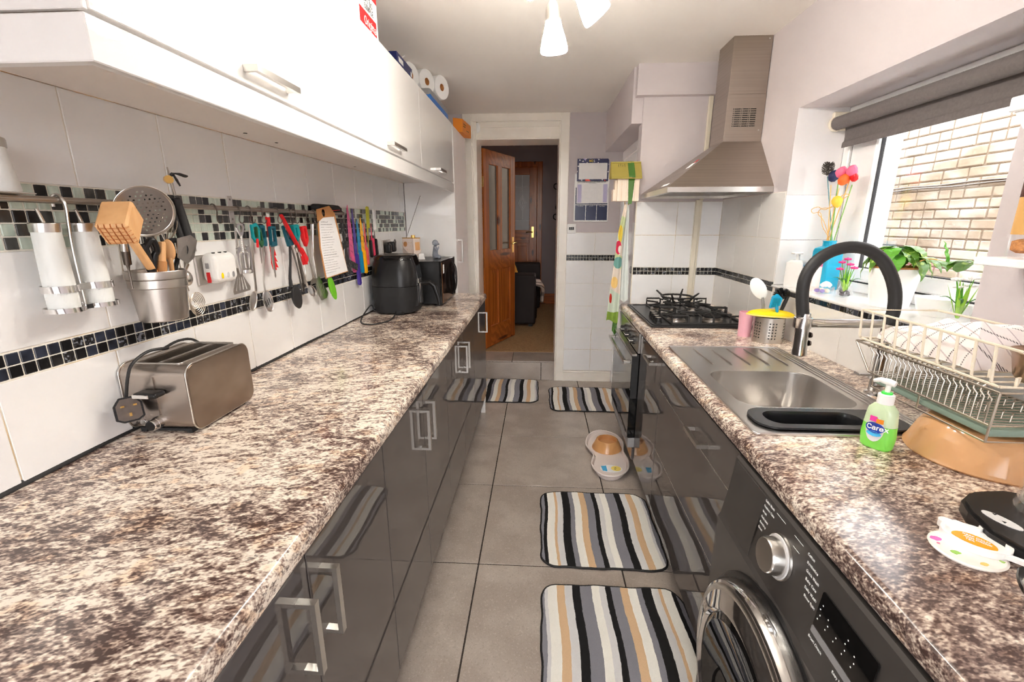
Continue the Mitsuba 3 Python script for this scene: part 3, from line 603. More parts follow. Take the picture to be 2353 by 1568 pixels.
for y0, y1, by in ((2.225, 2.455, (2.315, 2.330)), (2.475, 2.770, (2.610, 2.620))):
    g = []
    x0, x1 = 0.655, 1.005
    for y in (y0, y1):
        g.append(tube([(x0, y, zt+0.002), (x0, y, zg), (x0+0.075, y, zg)], 0.005, 8)); g.append(tube([(x1, y, zt+0.002), (x1, y, zg), (x1-0.075, y, zg)], 0.005, 8))
        for x in (0.735, 0.795, 0.855, 0.935): g.append(tube([(x, y, zt+0.002), (x, y, zg-0.004), (x, y+(0.05 if y == y0 else -0.05), zg)], 0.0048, 8))
    g.append(bar([(x0+0.07, (y0+y1)/2, zg-0.002), (x1-0.09, (y0+y1)/2, zg-0.002)], 0.005))
    for x, yb in zip((0.70, 0.885), by):
        for k in range(4):
            a = PI/4+k*PI/2
            g.append(bar([(x+0.022*math.cos(a), yb+0.022*math.sin(a), zg), (x+0.095*math.cos(a), yb+0.095*math.sin(a), zg)], 0.005))
    for x in (x0, x1): g.append(bar([(x, y0, zt+0.004), (x, y1, zt+0.004)], 0.005))
    for y in (y0, y1): g.append(bar([(x0, y, zt+0.004), (x1, y, zt+0.004)], 0.005))
    obj('pan_support', cat(g), 'cast_iron', t)
wk = [tube([(0.80+0.085*math.cos(a), 2.665+0.085*math.sin(a), zg+0.028) for a in np.arange(20)/20*2*PI], 0.0055, 8, closed=True)]
for k in range(4):
    a = PI/4+k*PI/2+0.25; c_, s_ = math.cos(a), math.sin(a)
    wk.append(tube([(0.80+q*c_, 2.665+q*s_, zg+z) for q, z in ((0.045, 0.002), (0.075, 0.010), (0.088, 0.030), (0.108, 0.046), (0.120, 0.056))], [0.006, 0.006, 0.006, 0.005, 0.004], 8))
solid('wok_ring', cat(wk), 'cast_iron', 'black iron wok ring with curved prongs standing on the far side of the hob', 'wok stand')
for k in range(4):
    y = 2.262+0.056*k
    kb = obj('knob', mv(lathe([(0, 0), (0.020, 0), (0.018, 0.006), (0.0165, 0.007), (0.0155, 0.026), (0.0145, 0.0275), (0, 0.0275)], 24), (0.598+0.004*k, y, zt)), 'black_plastic', t)
    obj('cap', mv(lathe([(0, 0.0276), (0.0142, 0.0276), (0.0138, 0.0284), (0, 0.0284)], 24), (0.598+0.004*k, y, zt)), 'steel_dull', kb)

# cooker hood
t = thing('cooker_hood', 'brushed stainless steel chimney cooker hood on the wall above the hob', 'cooker hood')
hx0, hx1, hy0, hy1, hz0, hz1 = 0.600, XR, 2.290, YA-0.006, 1.536, 1.562
cx0, cy0, cy1, cz = 0.902, 2.482, 2.668, 1.787
can = trimesh.Trimesh([(hx0, hy0, hz1), (hx1, hy0, hz1), (hx1, hy1, hz1), (hx0, hy1, hz1), (cx0, cy0, cz), (hx1, cy0, cz), (hx1, cy1, cz), (cx0, cy1, cz)],
                      [[0, 1, 5], [0, 5, 4], [1, 2, 6], [1, 6, 5], [2, 3, 7], [2, 7, 6], [3, 0, 4], [3, 4, 7], [4, 5, 6], [4, 6, 7], [0, 3, 2], [0, 2, 1]], process=False)
obj('canopy', can, 'steel_hood', t, smooth=False)
rim = obj('rim', minus(box((hx0-0.002, hy0-0.002, hz0), (hx1-0.001, hy1, hz1), 0.0015), box((hx0+0.016, hy0+0.016, hz0-0.01), (hx1-0.016, hy1-0.016, hz1-0.006))), 'steel_handle', t, smooth=False)
obj('filter', box((hx0+0.015, hy0+0.015, hz1-0.012), (hx1-0.015, hy1-0.015, hz1-0.004)), 'steel_dark', t, smooth=False)
obj('light_strip', box((hx0+0.10, hy0+0.03, hz1-0.018), (hx1-0.12, hy0+0.065, hz1-0.011), 0.002), 'white_plastic', t, smooth=False)
ch = obj('chimney', cat([box((cx0, cy0, cz-0.004), (hx1-0.002, cy1, 2.0), 0.001), box((cx0+0.002, cy0+0.002, 1.99), (hx1-0.003, cy1-0.002, CEIL+0.005), 0.001)]), 'steel_hood', t, smooth=False)
sl = []
for r in range(9):
    z = 1.8545+r*0.0096
    for c in range(3): sl.append(box((0.942+c*0.0375, cy0-0.0004, z), (0.942+c*0.0375+0.0265, cy0+0.0004, z+0.0045)))
    for c in range(3): sl.append(box((0.934+c*0.0375, cy0-0.0004, z), (0.934+c*0.0375+0.0042, cy0+0.0004, z+0.0045)))
k_ = obj('vent_slots', cat(sl), 'black_matte', ch, smooth=False)
obj('screw', cat([mv(lathe([(0, 0), (0.004, 0), (0.002, 0.002), (0, 0.0022)], 10), (1.066, cy0, z), rx=PI/2) for z in (2.235, 1.838)]), 'chrome', ch)
# energy sticker on the sloping left side
def canopy_left(s, u, off=0.0008):   # s along y 0..1 at the base, u up the slope 0..1
    a = np.array([hx0, hy0+(hy1-hy0)*s, hz1]); b = np.array([cx0, cy0+(cy1-cy0)*s, cz]); n = np.array([-(cz-hz1), 0, cx0-hx0]); n /= np.linalg.norm(n)
    return a+(b-a)*u+n*off
for (s0, s1, u0, u1), m in (((0.12, 0.30, 0.44, 0.56), 'paper'), ((0.15, 0.27, 0.56, 0.63), 'red'), ((0.10, 0.32, 0.05, 0.10), 'paper')):
    obj('sticker', trimesh.Trimesh([canopy_left(s0, u0), canopy_left(s1, u0), canopy_left(s1, u1), canopy_left(s0, u1)], [[0, 1, 2], [0, 2, 3]], process=False), m, t, smooth=False)

# sink
def rr_loop(x0, y0, x1, y1, r, n=8):
    P = []
    for cx, cy, a0 in ((x1-r, y1-r, 0), (x0+r, y1-r, PI/2), (x0+r, y0+r, PI), (x1-r, y0+r, 3*PI/2)):
        for q in range(n+1): a = a0+q/n*PI/2; P.append((cx+r*math.cos(a), cy+r*math.sin(a)))
    return np.array(P)
def loft(loops, cap=True):
    k = len(loops[0][0]); V = np.vstack([np.column_stack([L, np.full(k, z)]) for L, z in loops]); F = []
    for i in range(len(loops)-1):
        for q in range(k):
            q2 = (q+1) % k; F += [[i*k+q, i*k+q2, (i+1)*k+q2], [i*k+q, (i+1)*k+q2, (i+1)*k+q]]
    if cap:
        V = np.vstack([V, [*loops[-1][0].mean(0), loops[-1][1]]]); o = (len(loops)-1)*k
        for q in range(k): F.append([o+q, o+(q+1) % k, len(V)-1])
    return trimesh.Trimesh(V, np.array(F), process=False)
SX0, SX1, SY0, SY1, SZ = 0.036, 0.474, 1.028, 1.836, WT+0.0035
t = thing('kitchen_sink', 'stainless steel inset sink with drainer, large bowl and half bowl in the right worktop', 'sink')
B1 = (0.082, 1.200, 0.410, 1.518, 0.065); B2 = (0.082, 1.062, 0.405, 1.168, 0.045)
pl_ = Polygon(rr_loop(SX0, SY0, SX1, SY1, 0.012)).difference(Polygon(rr_loop(*B1))).difference(Polygon(rr_loop(*B2)))
obj('rim', rf(prism(pl_, 0.0025, at=WT+0.001)), 'steel_sink', t, smooth=False)
obj('edge_bead', rf(tube(np.column_stack([rr_loop(SX0+0.003, SY0+0.003, SX1-0.003, SY1-0.003, 0.012), np.full(36, SZ)]), 0.0032, 8, closed=True)), 'steel_sink', t, smooth=True)
x0, y0, x1, y1, r = B1
obj('bowl', rf(loft([(rr_loop(x0-0.003, y0-0.003, x1+0.003, y1+0.003, r+0.003), SZ+0.0003), (rr_loop(x0, y0, x1, y1, r), SZ-0.004), (rr_loop(x0+0.004, y0+0.004, x1-0.004, y1-0.004, r), SZ-0.12), (rr_loop(x0+0.012, y0+0.012, x1-0.012, y1-0.012, r), SZ-0.145), (rr_loop(x0+0.04, y0+0.04, x1-0.04, y1-0.04, r*0.8), SZ-0.158)])), 'steel_sink', t, smooth=True)
x0, y0, x1, y1, r = B2
obj('half_bowl', rf(loft([(rr_loop(x0-0.003, y0-0.003, x1+0.003, y1+0.003, r+0.003), SZ+0.0003), (rr_loop(x0, y0, x1, y1, r), SZ-0.004), (rr_loop(x0+0.006, y0+0.006, x1-0.006, y1-0.006, r), SZ-0.12)])), 'steel_sink', t, smooth=True)
for k in range(5):
    o = 0.128+k*0.0655
    obj('drainer_rib', rf(tube([(o, 1.800, SZ-0.001), (o, 1.795, SZ+0.0015), (o+0.004, 1.592, SZ+0.0015), (o+0.004, 1.587, SZ-0.001)], 0.003, 8)), 'steel_sink', t)
for o in (0.432, 0.446, 0.460):
    obj('ledge_rib', rf(tube([(o, SY0+0.012, SZ), (o, SY1-0.012, SZ)], 0.0026, 8)), 'steel_sink', t)
mat('insert_black', S(32, 33, 36), 0.28)
t = thing('sink_insert', 'black plastic colander tray sitting in the near half bowl of the sink', 'sink tray')
a, b = (0.064, 1.050, 0.432, 1.176), (0.098, 1.074, 0.335, 1.154)
obj('rim', rf(prism(Polygon(rr_loop(*a, 0.05)).difference(Polygon(rr_loop(*b, 0.035))).difference(Polygon(rr_loop(0.36, 1.085, 0.408, 1.115, 0.014))), 0.005, at=SZ+0.0025)), 'insert_black', t)
obj('well', rf(loft([(rr_loop(*b, 0.035), SZ+0.0072), (rr_loop(b[0]+0.004, b[1]+0.004, b[2]-0.004, b[3]-0.004, 0.033), SZ-0.004), (rr_loop(b[0]+0.012, b[1]+0.008, b[2]-0.012, b[3]-0.008, 0.03), SZ-0.07), (rr_loop(b[0]+0.03, b[1]+0.02, b[2]-0.03, b[3]-0.02, 0.018), SZ-0.078)])), 'insert_black', t, smooth=True)
obj('small_well', rf(loft([(rr_loop(0.36, 1.085, 0.408, 1.115, 0.014), SZ+0.0072), (rr_loop(0.364, 1.089, 0.404, 1.111, 0.010), SZ-0.03)])), 'insert_black', t, smooth=True)

# washing machine
t = thing('washing_machine', 'dark graphite front-loading washing machine with a chrome porthole under the right worktop', 'washing machine')
mat('washer_graphite', S(76, 73, 71), 0.3, spec=0.5, metal=0.25)
WY0, WY1 = 0.420, 1.018
fp = [(0.020, 0.858), (0.004, 0.857), (-0.001, 0.851), (-0.010, 0.770), (-0.022, 0.700), (-0.028, 0.690), (-0.030, 0.50), (-0.030, 0.012), (0.55, 0.012), (0.55, 0.858)]
body = prism([(a, b) for a, b in fp], WY1-WY0, 'y', WY0)
obj('body', rf(body), 'washer_graphite', t, smooth=20)
def wp(y, z, off=0.0):   # point on the slanted control panel
    f_ = (0.851-z)/0.081
    return -0.001-0.009*f_-off if z > 0.770 else -0.010-0.012*(0.770-z)/0.07-off
DC = (0.720, 0.425)
def disc_profile(prof, m, name, parent, n=64):
    g = lathe(prof, n); g.vertices = np.column_stack([-0.028-g.vertices[:, 2], DC[0]+g.vertices[:, 0], DC[1]+g.vertices[:, 1]]); g.fix_normals()
    if g.volume < 0: g.invert()
    return obj(name, rf(g), m, parent, smooth=40)
dr_ = disc_profile([(0.272, -0.01), (0.272, 0.004), (0.268, 0.006), (0.255, 0.006)], 'black_plastic', 'seal_ring', t)
dr_ = disc_profile([(0.256, 0.0), (0.258, 0.022), (0.252, 0.034), (0.240, 0.038), (0.205, 0.050), (0.196, 0.052), (0.190, 0.046), (0.190, 0.0)], 'chrome', 'door', t)
disc_profile([(0.247, 0.0365), (0.243, 0.040), (0.236, 0.041), (0.230, 0.0405)], 'steel_handle', 'trim_ring', dr_)
disc_profile([(0.190, 0.044), (0.175, 0.050), (0.12, 0.028), (0.06, 0.010), (0, 0.006)], 'black_gloss', 'door_glass', dr_)
def panel_box(y0, y1, z0, z1, off, th=0.002):
    P = [(wp(y, z, o_), y, z) for y in (y0, y1) for z in (z0, z1) for o_ in (off, off-th)]
    return rf(hull(P))
obj('drawer', panel_box(0.862, 1.010, 0.700, 0.846, 0.0012), 'washer_graphite', t, smooth=False, label='detergent drawer front')
hd = rf(hull([(wp(y, z, o_), y, z) for y, z, o_ in ((0.885, 0.758, 0.0014), (0.985, 0.758, 0.0014), (0.985, 0.715, 0.0014), (0.905, 0.715, 0.0014), (0.885, 0.758, 0.0002), (0.985, 0.715, 0.0002), (0.985, 0.758, 0.0002))]))
obj('drawer_grip', hd, 'black_plastic', t, smooth=False)
kn = lathe([(0, -0.002), (0.044, -0.002), (0.043, 0.004), (0.036, 0.006), (0.034, 0.026), (0.031, 0.030), (0, 0.030)], 40)
tilt = math.atan2(0.009, 0.081)
def on_panel(m, y, z):
    v = m.vertices; u_ = np.array([-math.cos(tilt), 0, math.sin(tilt)]); w_ = np.array([math.sin(tilt), 0, math.cos(tilt)])   # outwards, up the panel
    m = m.copy(); m.vertices = np.array([wp(y, z), y, z])+v[:, 2:]*u_+v[:, 1:2]*w_+v[:, :1]*np.array([0, -1.0, 0]); m.fix_normals(); return rf(m)
kk = obj('programme_knob', on_panel(kn, 0.770, 0.775), 'steel_handle', t, smooth=40)
obj('knob_ring', on_panel(lathe([(0.0345, 0.004), (0.041, 0.004), (0.0405, 0.0075), (0.0345, 0.008)], 40), 0.770, 0.775), 'grey_light', kk)
def words(s, h, y, z, bold=False, m='paper', parent=None, name='lettering', rot=0.0):
    g = meshkit.text_mesh(s, h, 0.0004, bold); g.vertices[:, 0] -= 0
    if rot: g = mv(g, rz=rot)
    g.apply_translation((0, 0, 0.0014)); return obj(name, on_panel(g, y, z), m, parent or t, smooth=False)
words('SAMSUNG', 0.0105, 0.972, 0.800, True)
left_words = ['Quick Wash', 'Outdoor Care', 'Wool', 'Delicates', 'Bedding', 'Drum']
for k, s in enumerate(left_words): words(s, 0.0048, 0.858, 0.838-0.0125*k)
for k, s in enumerate(['Cotton', 'Synthetics', 'Quick Wash', 'Baby Care', 'Daily Wash', 'Rinse Spin']): words(s, 0.0048, 0.700-0.004*k, 0.838-0.0135*k)
for w_, y_, z_ in ((0.034, 0.812, 0.841), (0.030, 0.746, 0.841), (0.022, 0.742, 0.822)): obj('mark_line', on_panel(box((0, -0.0004, 0.001), (w_, 0.0004, 0.0014)), y_, z_), 'paper', t, smooth=False)
dp = obj('display', on_panel(mv(prism(rrect(0, 0, 0.128, 0.066, 0.004), 0.002), (0, 0, 0)), 0.640, 0.752), 'black_gloss', t, smooth=False)
obj('display_lights', cat([on_panel(mv(lathe([(0, 0), (0.0014, 0), (0, 0.0006)], 8), (0.006+0.021*c_+0.003*(r % 2), 0.016+0.0095*r, 0.0021)), 0.640, 0.752) for c_ in range(5) for r in range(4) if r < 4-(c_ % 3)]), 'paper', dp, smooth=False)
for c_, s in enumerate(['1400', '1200', '800', '60', '40']): words(s, 0.0042, 0.640-0.011-0.021*c_, 0.786, parent=dp)
bt = obj('button_row', on_panel(mv(prism(rrect(0, 0, 0.128, 0.012, 0.002), 0.0024), (0, -0.0135, 0)), 0.640, 0.752), 'grey_mid', t, smooth=False)
for c_, s in enumerate(['Temp.', 'Rinse', 'Spin', 'Delay']): words(s, 0.0042, 0.636-0.032*c_, 0.742, parent=bt, m='ink')
words('Smart Check', 0.0045, 0.640, 0.728); words('Easy Iron', 0.0045, 0.575, 0.728); words('Intensive', 0.0045, 0.515, 0.728)
obj('start_button', on_panel(prism(rrect(0, 0, 0.026, 0.026, 0.005), 0.003), 0.492, 0.752), 'washer_graphite', t)
words('8', 0.012, 0.484, 0.758, True)
# ---------------------------------------------------------------- left wall: rail and what hangs from it
RZ, RO_ = 1.4405, 0.050
def flatw(poly, off, t=0.0015, c=0):
    """outline in (y, z) parallel to the left wall at the distance off, t thick"""
    return lw(prism(poly if hasattr(poly, 'geom_type') else Polygon(poly), t, 'x', off))
def wtube(P, r, n=8, smooth=6, **k):
    """tube through (off, y, z) points"""
    return lw(tube(P, r, n, smooth, **k))
def capsule(a, b, ra, rb=None): 
    rb = ra if rb is None else rb
    return ops.unary_union([Point(a).buffer(ra), Point(b).buffer(rb), Polygon(np.vstack([np.array(Point(a).buffer(ra).exterior.coords), np.array(Point(b).buffer(rb).exterior.coords)])).convex_hull]).convex_hull
def puff(poly, off, t, r=0.003):
    """outline with rounded rims: stacked offsets"""
    n = 4; Q = []
    for k in range(n):
        a = (k+0.5)/n*PI/2; Q.append((r*(1-math.sin(a)), t/2*math.cos(a)))
    ms = []
    P = poly if hasattr(poly, 'geom_type') else Polygon(poly)
    for ins, h in Q:
        g = P.buffer(-ins)
        if not g.is_empty: ms.append(to_man(prism(g, 2*h, 'x', off-h)))
    M = ms[0]
    for q in ms[1:]: M = M+q
    return lw(of_man(M))
t = thing('utensil_rail', 'long stainless utensil rail across the mosaic band of the left wall', 'rail')
obj('bar', lw(cyl((RO_, 0.52, RZ), (RO_, 2.150, RZ), 0.0067, 16)), 'steel_dull', t)
for y in (0.69, 1.425, 2.138):
    b = obj('bracket', lw(cat([box((0.0068, y-0.012, RZ-0.042), (0.0092, y+0.012, RZ+0.040), 0.001), box((0.008, y-0.009, RZ-0.006), (0.05, y+0.009, RZ-0.003), 0.001)])), 'steel_handle', t)
    for dz in (-0.03, 0.029): obj('screw', lw(mv(lathe([(0, 0), (0.0035, 0), (0.002, 0.002), (0, 0.002)], 10), (0.009, y, RZ+dz), ry=PI/2)), 'steel_dark', b)
def hook_mesh(y, drop=0.0, lean=0.0):
    P = [(0.0425, y, RZ-0.006), (0.0412, y, RZ+0.003), (0.0460, y, RZ+0.0092), (0.0525, y, RZ+0.0090), (0.0585, y, RZ+0.002), (0.0590, y+lean*0.3, RZ-0.012), (0.0545, y+lean*0.7, RZ-0.026-drop*0.5), (0.0535, y+lean, RZ-0.036-drop), (0.0585, y+lean*1.1, RZ-0.0425-drop), (0.0660, y+lean, RZ-0.040-drop), (0.0690, y+lean*0.9, RZ-0.031-drop)]
    return wtube(P, 0.0017, 7, 4)
HY = [1.290, 1.392, 1.446, 1.506, 1.598, 1.678, 1.712, 1.790, 1.858, 2.128]
hl = ['empty steel S-hook on the rail between the can opener and the corkscrew', 'steel S-hook on the rail holding the corkscrew', 'steel S-hook on the rail holding the serving spoon beside the corkscrew', 'steel S-hook on the rail above the green scissors',
      'steel S-hook on the rail at the upper end of the long red pasta fork', 'steel S-hook on the rail above the black ladle', 'steel S-hook on the rail above the light turquoise tongs', 'steel S-hook on the rail above the red-handled turner', 'steel S-hook on the rail just left of the hanging recipe card', 'steel S-hook at the far end of the rail holding the black strap']
for y, lb in zip(HY, hl):
    solid('rail_hook', hook_mesh(y, 0.0, 0.006 if y < 1.3 else 0.0), 'steel_dark', lb, 'hook', 'hooks on the utensil rail')

# frosted cruets in their hanging rack
scene['frosted_glass'] = {'type': 'principled', 'base_color': rgb(S(236, 238, 236)), 'roughness': 0.5, 'specular': 0.5, 'spec_trans': 0.35, 'eta': 1.3} if False else {'type': 'twosided', 'n': {'type': 'principled', 'base_color': rgb(S(226, 229, 227)), 'roughness': 0.38, 'specular': 0.5}}
t = thing('cruet_rack', 'polished steel two-ring rack hung from the rail on a long hook, holding two frosted cruets', 'rack')
c1, c2 = (0.050, 0.832), (0.050, 0.905)
obj('hook_rod', wtube([(0.040, 0.866, RZ-0.012), (0.041, 0.866, RZ+0.004), (0.048, 0.867, RZ+0.0105), (0.057, 0.868, RZ+0.006), (0.062, 0.869, RZ-0.012), (0.060, 0.868, RZ-0.045), (0.056, 0.868, RZ-0.10), (0.056, 0.868, 1.232)], 0.0028, 8, 5), 'steel_handle', t)
def eight(r, zz, h, inner):
    P = ops.unary_union([Point(c1).buffer(r, quad_segs=12), Point(c2).buffer(r, quad_segs=12), LineString([c1, c2]).buffer(r*0.45)])
    if inner: P = P.difference(P.buffer(-0.0018))
    return lw(prism(P, h, at=zz))
obj('band', eight(0.0285, 1.267, 0.013, True), 'chrome', t)
obj('tray', eight(0.031, 1.228, 0.002, False), 'steel_handle', t)
obj('tray_edge', eight(0.0315, 1.228, 0.009, True), 'chrome', t)
for k, (c, lb) in enumerate(((c1, 'frosted glass cruet with steel cap, left one in the hanging two-ring rack'), (c2, 'frosted glass cruet with steel cap, right one in the rack, next to the utensil pot'))):
    q = thing('cruet', lb, 'cruet', 'frosted cruets in the hanging rack')
    def up(m): return lw(mv(m, (c[0], c[1], 1.231)))
    obj('bottle', up(lathe([(0, 0), (0.0225, 0), (0.0245, 0.003), (0.0245, 0.03), (0.0215, 0.150), (0.019, 0.1535), (0, 0.1535)], 32)), 'frosted_glass', q, smooth=50)
    obj('cap', up(lathe([(0, 0.150), (0.0228, 0.150), (0.0230, 0.166), (0.0215, 0.1675), (0.006, 0.1675), (0, 0.1675)], 32)), 'steel_handle', q, smooth=50)
    obj('spout', lw(tube([(c[0], c[1], 1.398), (c[0]+0.001, c[1]-0.004, 1.411), (c[0]+0.002, c[1]-0.009, 1.424)], [0.0035, 0.003, 0.0025], 8)), 'steel_handle', q)
t = thing('storage_jar', 'clear glass spice jar with a steel lid sitting on the rail at the left edge', 'jar')
obj('glass', lw(mv(lathe([(0, 0), (0.030, 0), (0.0315, 0.004), (0.0245, 0.070), (0.0235, 0.074), (0, 0.074)], 32), (0.052, 0.768, RZ+0.009))), 'frosted_glass', t, smooth=50)
obj('lid', lw(mv(lathe([(0, 0.0735), (0.0262, 0.0735), (0.0266, 0.086), (0.025, 0.089), (0, 0.0892)], 32), (0.052, 0.768, RZ+0.009))), 'steel_handle', t, smooth=50)
obj('shelf', lw(cat([box((0.012, 0.71, RZ+0.0068), (0.088, 0.80, RZ+0.009), 0.0008), box((0.0085, 0.71, RZ-0.02), (0.012, 0.80, RZ+0.009), 0.0008)])), 'steel_handle', t)

# steel utensil pot and its contents
PX, PY, PZ = 0.076, 1.030, 1.172
def pot(m): return lw(mv(m, (PX, PY, PZ)))
t = thing('utensil_pot', 'brushed stainless steel pot hanging from the rail, crammed with cooking tools', 'utensil pot')
obj('pot', pot(lathe([(0, 0), (0.046, 0), (0.0485, 0.003), (0.0545, 0.078), (0.0575, 0.080), (0.0578, 0.098), (0.0560, 0.0985), (0.0590, 0.1005), (0.0600, 0.116), (0.0585, 0.1185), (0.0565, 0.117), (0.0540, 0.10), (0.0470, 0.006), (0, 0.005)], 48)), 'steel_brushed', t, smooth=40)
obj('hanger', lw(cat([tube([(0.050, PY+s*0.03, RZ+0.0095), (0.041, PY+s*0.03, RZ), (0.030, PY+s*0.03, RZ-0.03), (0.022, PY+s*0.03, PZ+0.10)], 0.0016, 6, 4) for s in (-1, 1)])), 'steel_wire', t)
t = thing('meat_mallet', 'wooden meat mallet with a cross-cut face leaning out of the steel pot', 'mallet')
mc = np.array((-0.848, 0.902, 1.398)); hb = np.array((-0.883, 0.996, 1.293))
ax = (mc-hb)/np.linalg.norm(mc-hb)
obj('handle', sweep(np.array([hb-ax*0.05, hb, mc]), [0.0088, 0.0088, 0.0080], 14), 'wood_beech', t)
f1 = np.array([0.30, -0.70, -0.62]); f1 -= ax*(f1@ax); f1 /= np.linalg.norm(f1); f2 = np.cross(ax, f1)
def frame3(m, o, a, b, c): m = m.copy(); v = m.vertices; m.vertices = np.array(o)+v[:, :1]*a+v[:, 1:2]*b+v[:, 2:]*c; m.fix_normals(); return m
H_ = 0.027
head = box((-0.036, -H_, -H_), (0.036, H_, H_), 0.004)
cuts = [box((0.031, -0.04, -0.0215+0.0098*k), (0.045, 0.04, -0.0190+0.0098*k)) for k in range(5)]+[box((0.031, -0.0215+0.0098*k, -0.04), (0.045, -0.0190+0.0098*k, 0.04)) for k in range(5)]
obj('head', frame3(minus(head, *cuts), mc, f1, f2, ax), 'wood_beech', t, smooth=20)
# skimmer
t = thing('skimmer', 'perforated round steel skimmer standing up behind the wooden mallet', 'skimmer')
sc = np.array((-0.871, 0.993, 1.423)); sb = np.array((-0.895, 1.031, 1.286))
sa = (sc-sb)/np.linalg.norm(sc-sb); sn = np.array([0.80, -0.55, -0.35]); sn -= sa*(sn@sa)*0.6; sn /= np.linalg.norm(sn); s1 = np.cross(sa, sn); s1 /= np.linalg.norm(s1); s2 = np.cross(sn, s1)
dish = Point(0, 0).buffer(0.0545, quad_segs=14)
holes = [Point(0.0095*(i+0.5*(j % 2)), 0.0085*j).buffer(0.0022, quad_segs=3) for i in range(-5, 6) for j in range(-5, 6) if math.hypot(0.0095*(i+0.5*(j % 2)), 0.0085*j) < 0.043]
dm = prism(dish.difference(ops.unary_union(holes)), 0.0010)
obj('disc', frame3(dm, sc, s1, s2, sn), 'steel_brushed', t, smooth=False)
rr = np.arange(40)/40*2*PI
obj('rim', frame3(lathe([(0.0525, 0.0), (0.056, 0.001), (0.0575, 0.005), (0.0565, 0.0055), (0.0545, 0.002), (0.0525, 0.001)], 40, True), sc, s1, s2, sn), 'steel_handle', t, smooth=50)
obj('handle', sweep(np.array([sc-s2*0.055+sn*0.001, sc-s2*0.070, sb, sb-sa*0.03]), [0.011, 0.008, 0.007, 0.006], 10, flatten=(1.0, 0.35)), 'steel_handle', t)
# can opener
t = thing('can_opener', 'tin opener with dark grey rubber grips and a turning key, upright in the pot', 'can opener')
a, b = np.array((-0.904, 1.132, 1.459)), np.array((-0.893, 1.142, 1.338))
obj('grip', sweep(np.array([a, a+(b-a)*0.03, a+(b-a)*0.5, b]), [0.007, 0.0095, 0.0105, 0.0100], 14), 'black_rubber', t)
d_ = np.array([-0.010, 0.012, -0.003])
obj('grip', sweep(np.array([a+d_*[1, -1, 1], b+d_*[1, -1, 1]]), [0.008, 0.009], 12), 'black_rubber', t)
obj('ferrule', sweep(np.array([b, b+(b-a)*0.10]), 0.0085, 14), 'chrome', t)
m1 = np.array((-0.909, 1.127, 1.530)); m2 = np.array((-0.904, 1.130, 1.464))
obj('jaw', sweep(np.array([m1, m1+(m2-m1)*0.45, m2]), [0.004, 0.009, 0.008], 8, flatten=(1, 0.4)), 'steel_brushed', t)
w_ = np.array((-0.911, 1.125, 1.501)); obj('wheel', cat([cyl(w_, w_+[0.010, -0.008, 0], 0.0095, 16), cyl(w_+[-0.006, 0.005, 0], w_, 0.006, 12)]), 'brass', t)
k1, k2, k3 = np.array((-0.899, 1.129, 1.516)), np.array((-0.893, 1.162, 1.516)), np.array((-0.893, 1.139, 1.487))
obj('turning_key', cat([sweep(np.array([k1, (k1+k2)/2, k2+[0, 0, -0.004]]), [0.004, 0.008, 0.009], 10, flatten=(1, 0.35)), sweep(np.array([k1, (k1+k3)/2, k3]), [0.004, 0.006, 0.004], 10, flatten=(1, 0.4)), sweep(np.array([w_, k1]), 0.004, 8)]), 'black_rubber', t)
# further tools in the pot
t = thing('pastry_brush', 'wooden pastry brush standing in the middle of the steel pot', 'brush')
a, b = np.array((-0.876, 1.013, 1.291)), np.array((-0.871, 1.023, 1.356)); mid = a+(b-a)*0.33
obj('handle', sweep(np.array([a-[0, 0, 0.05], a, mid]), [0.009, 0.0105, 0.0105], 12, flatten=(1.2, 0.8)), 'card_brown', t)
obj('bristle_head', sweep(np.array([mid, b-[0, 0, 0.004], b]), [0.0105, 0.0090, 0.0075], 12, flatten=(1.2, 0.8)), 'wood_beech', t)
t = thing('wooden_spoon', 'shallow wooden spoon with a pale rim beside the pastry brush in the pot', 'spoon')
a, b = np.array((-0.885, 1.052, 1.287)), np.array((-0.885, 1.057, 1.335))
sp = trimesh.creation.icosphere(2, 1.0); sp.vertices = sp.vertices*[0.013, 0.005, 0.026]; sp.apply_transform(trimesh.transformations.rotation_matrix(0.5, [0, 0, 1]))
obj('bowl', mv(sp, tuple(b)), 'wood_beech', t, smooth=True); obj('handle', sweep(np.array([a-[0, 0, 0.05], b-[0, 0, 0.018]]), 0.005, 10), 'wood_beech', t)
t = thing('black_tongs', 'glossy black looped plastic tool handles in the pot between mallet and brush', 'tongs')
c = np.array((-0.881, 0.993, 1.315)); e = np.array((-0.869, 0.995, 1.361)); g_ = np.array((-0.881, 0.982, 1.339))
obj('loop', tube([c-[0, 0, 0.03], c+[0.004, 0.010, 0.01], (c+e)/2+[0.004, 0.012, 0.0], e, (c+e)/2+[-0.002, -0.012, 0.004], c+[0, -0.008, 0]], 0.0068, 12, 8), 'black_plastic', t)
obj('knob', tube([g_+[0, -0.01, 0.012], g_, c+[0, 0, 0.0], c-[0, 0, 0.03]], [0.006, 0.010, 0.010, 0.006], 12, 6) if False else sweep(np.array([g_+[0, -0.004, 0.012], g_, c-[0, 0, 0.03]]), [0.007, 0.011, 0.008], 12), 'black_plastic', t)
t = thing('corer', 'small steel apple corer with a worm tip standing at the left side of the pot', 'corer')
a, b = np.array((-0.907, 0.962, 1.296)), np.array((-0.897, 0.953, 1.362))
obj('ferrule', sweep(np.array([b, b+(a-b)*0.35]), [0.0075, 0.0085], 12), 'steel_handle', t)
obj('grip', sweep(np.array([b+(a-b)*0.35, b+(a-b)*0.8]), [0.0082, 0.0075], 12), 'steel_dark', t)
obj('worm', sweep(np.array([b+(a-b)*0.8, a, a-[0, 0, 0.04]]), [0.004, 0.002, 0.002], 8), 'steel_dark', t)
t = thing('balloon_whisk', 'steel wire whisk half hidden behind the skimmer in the pot', 'whisk')
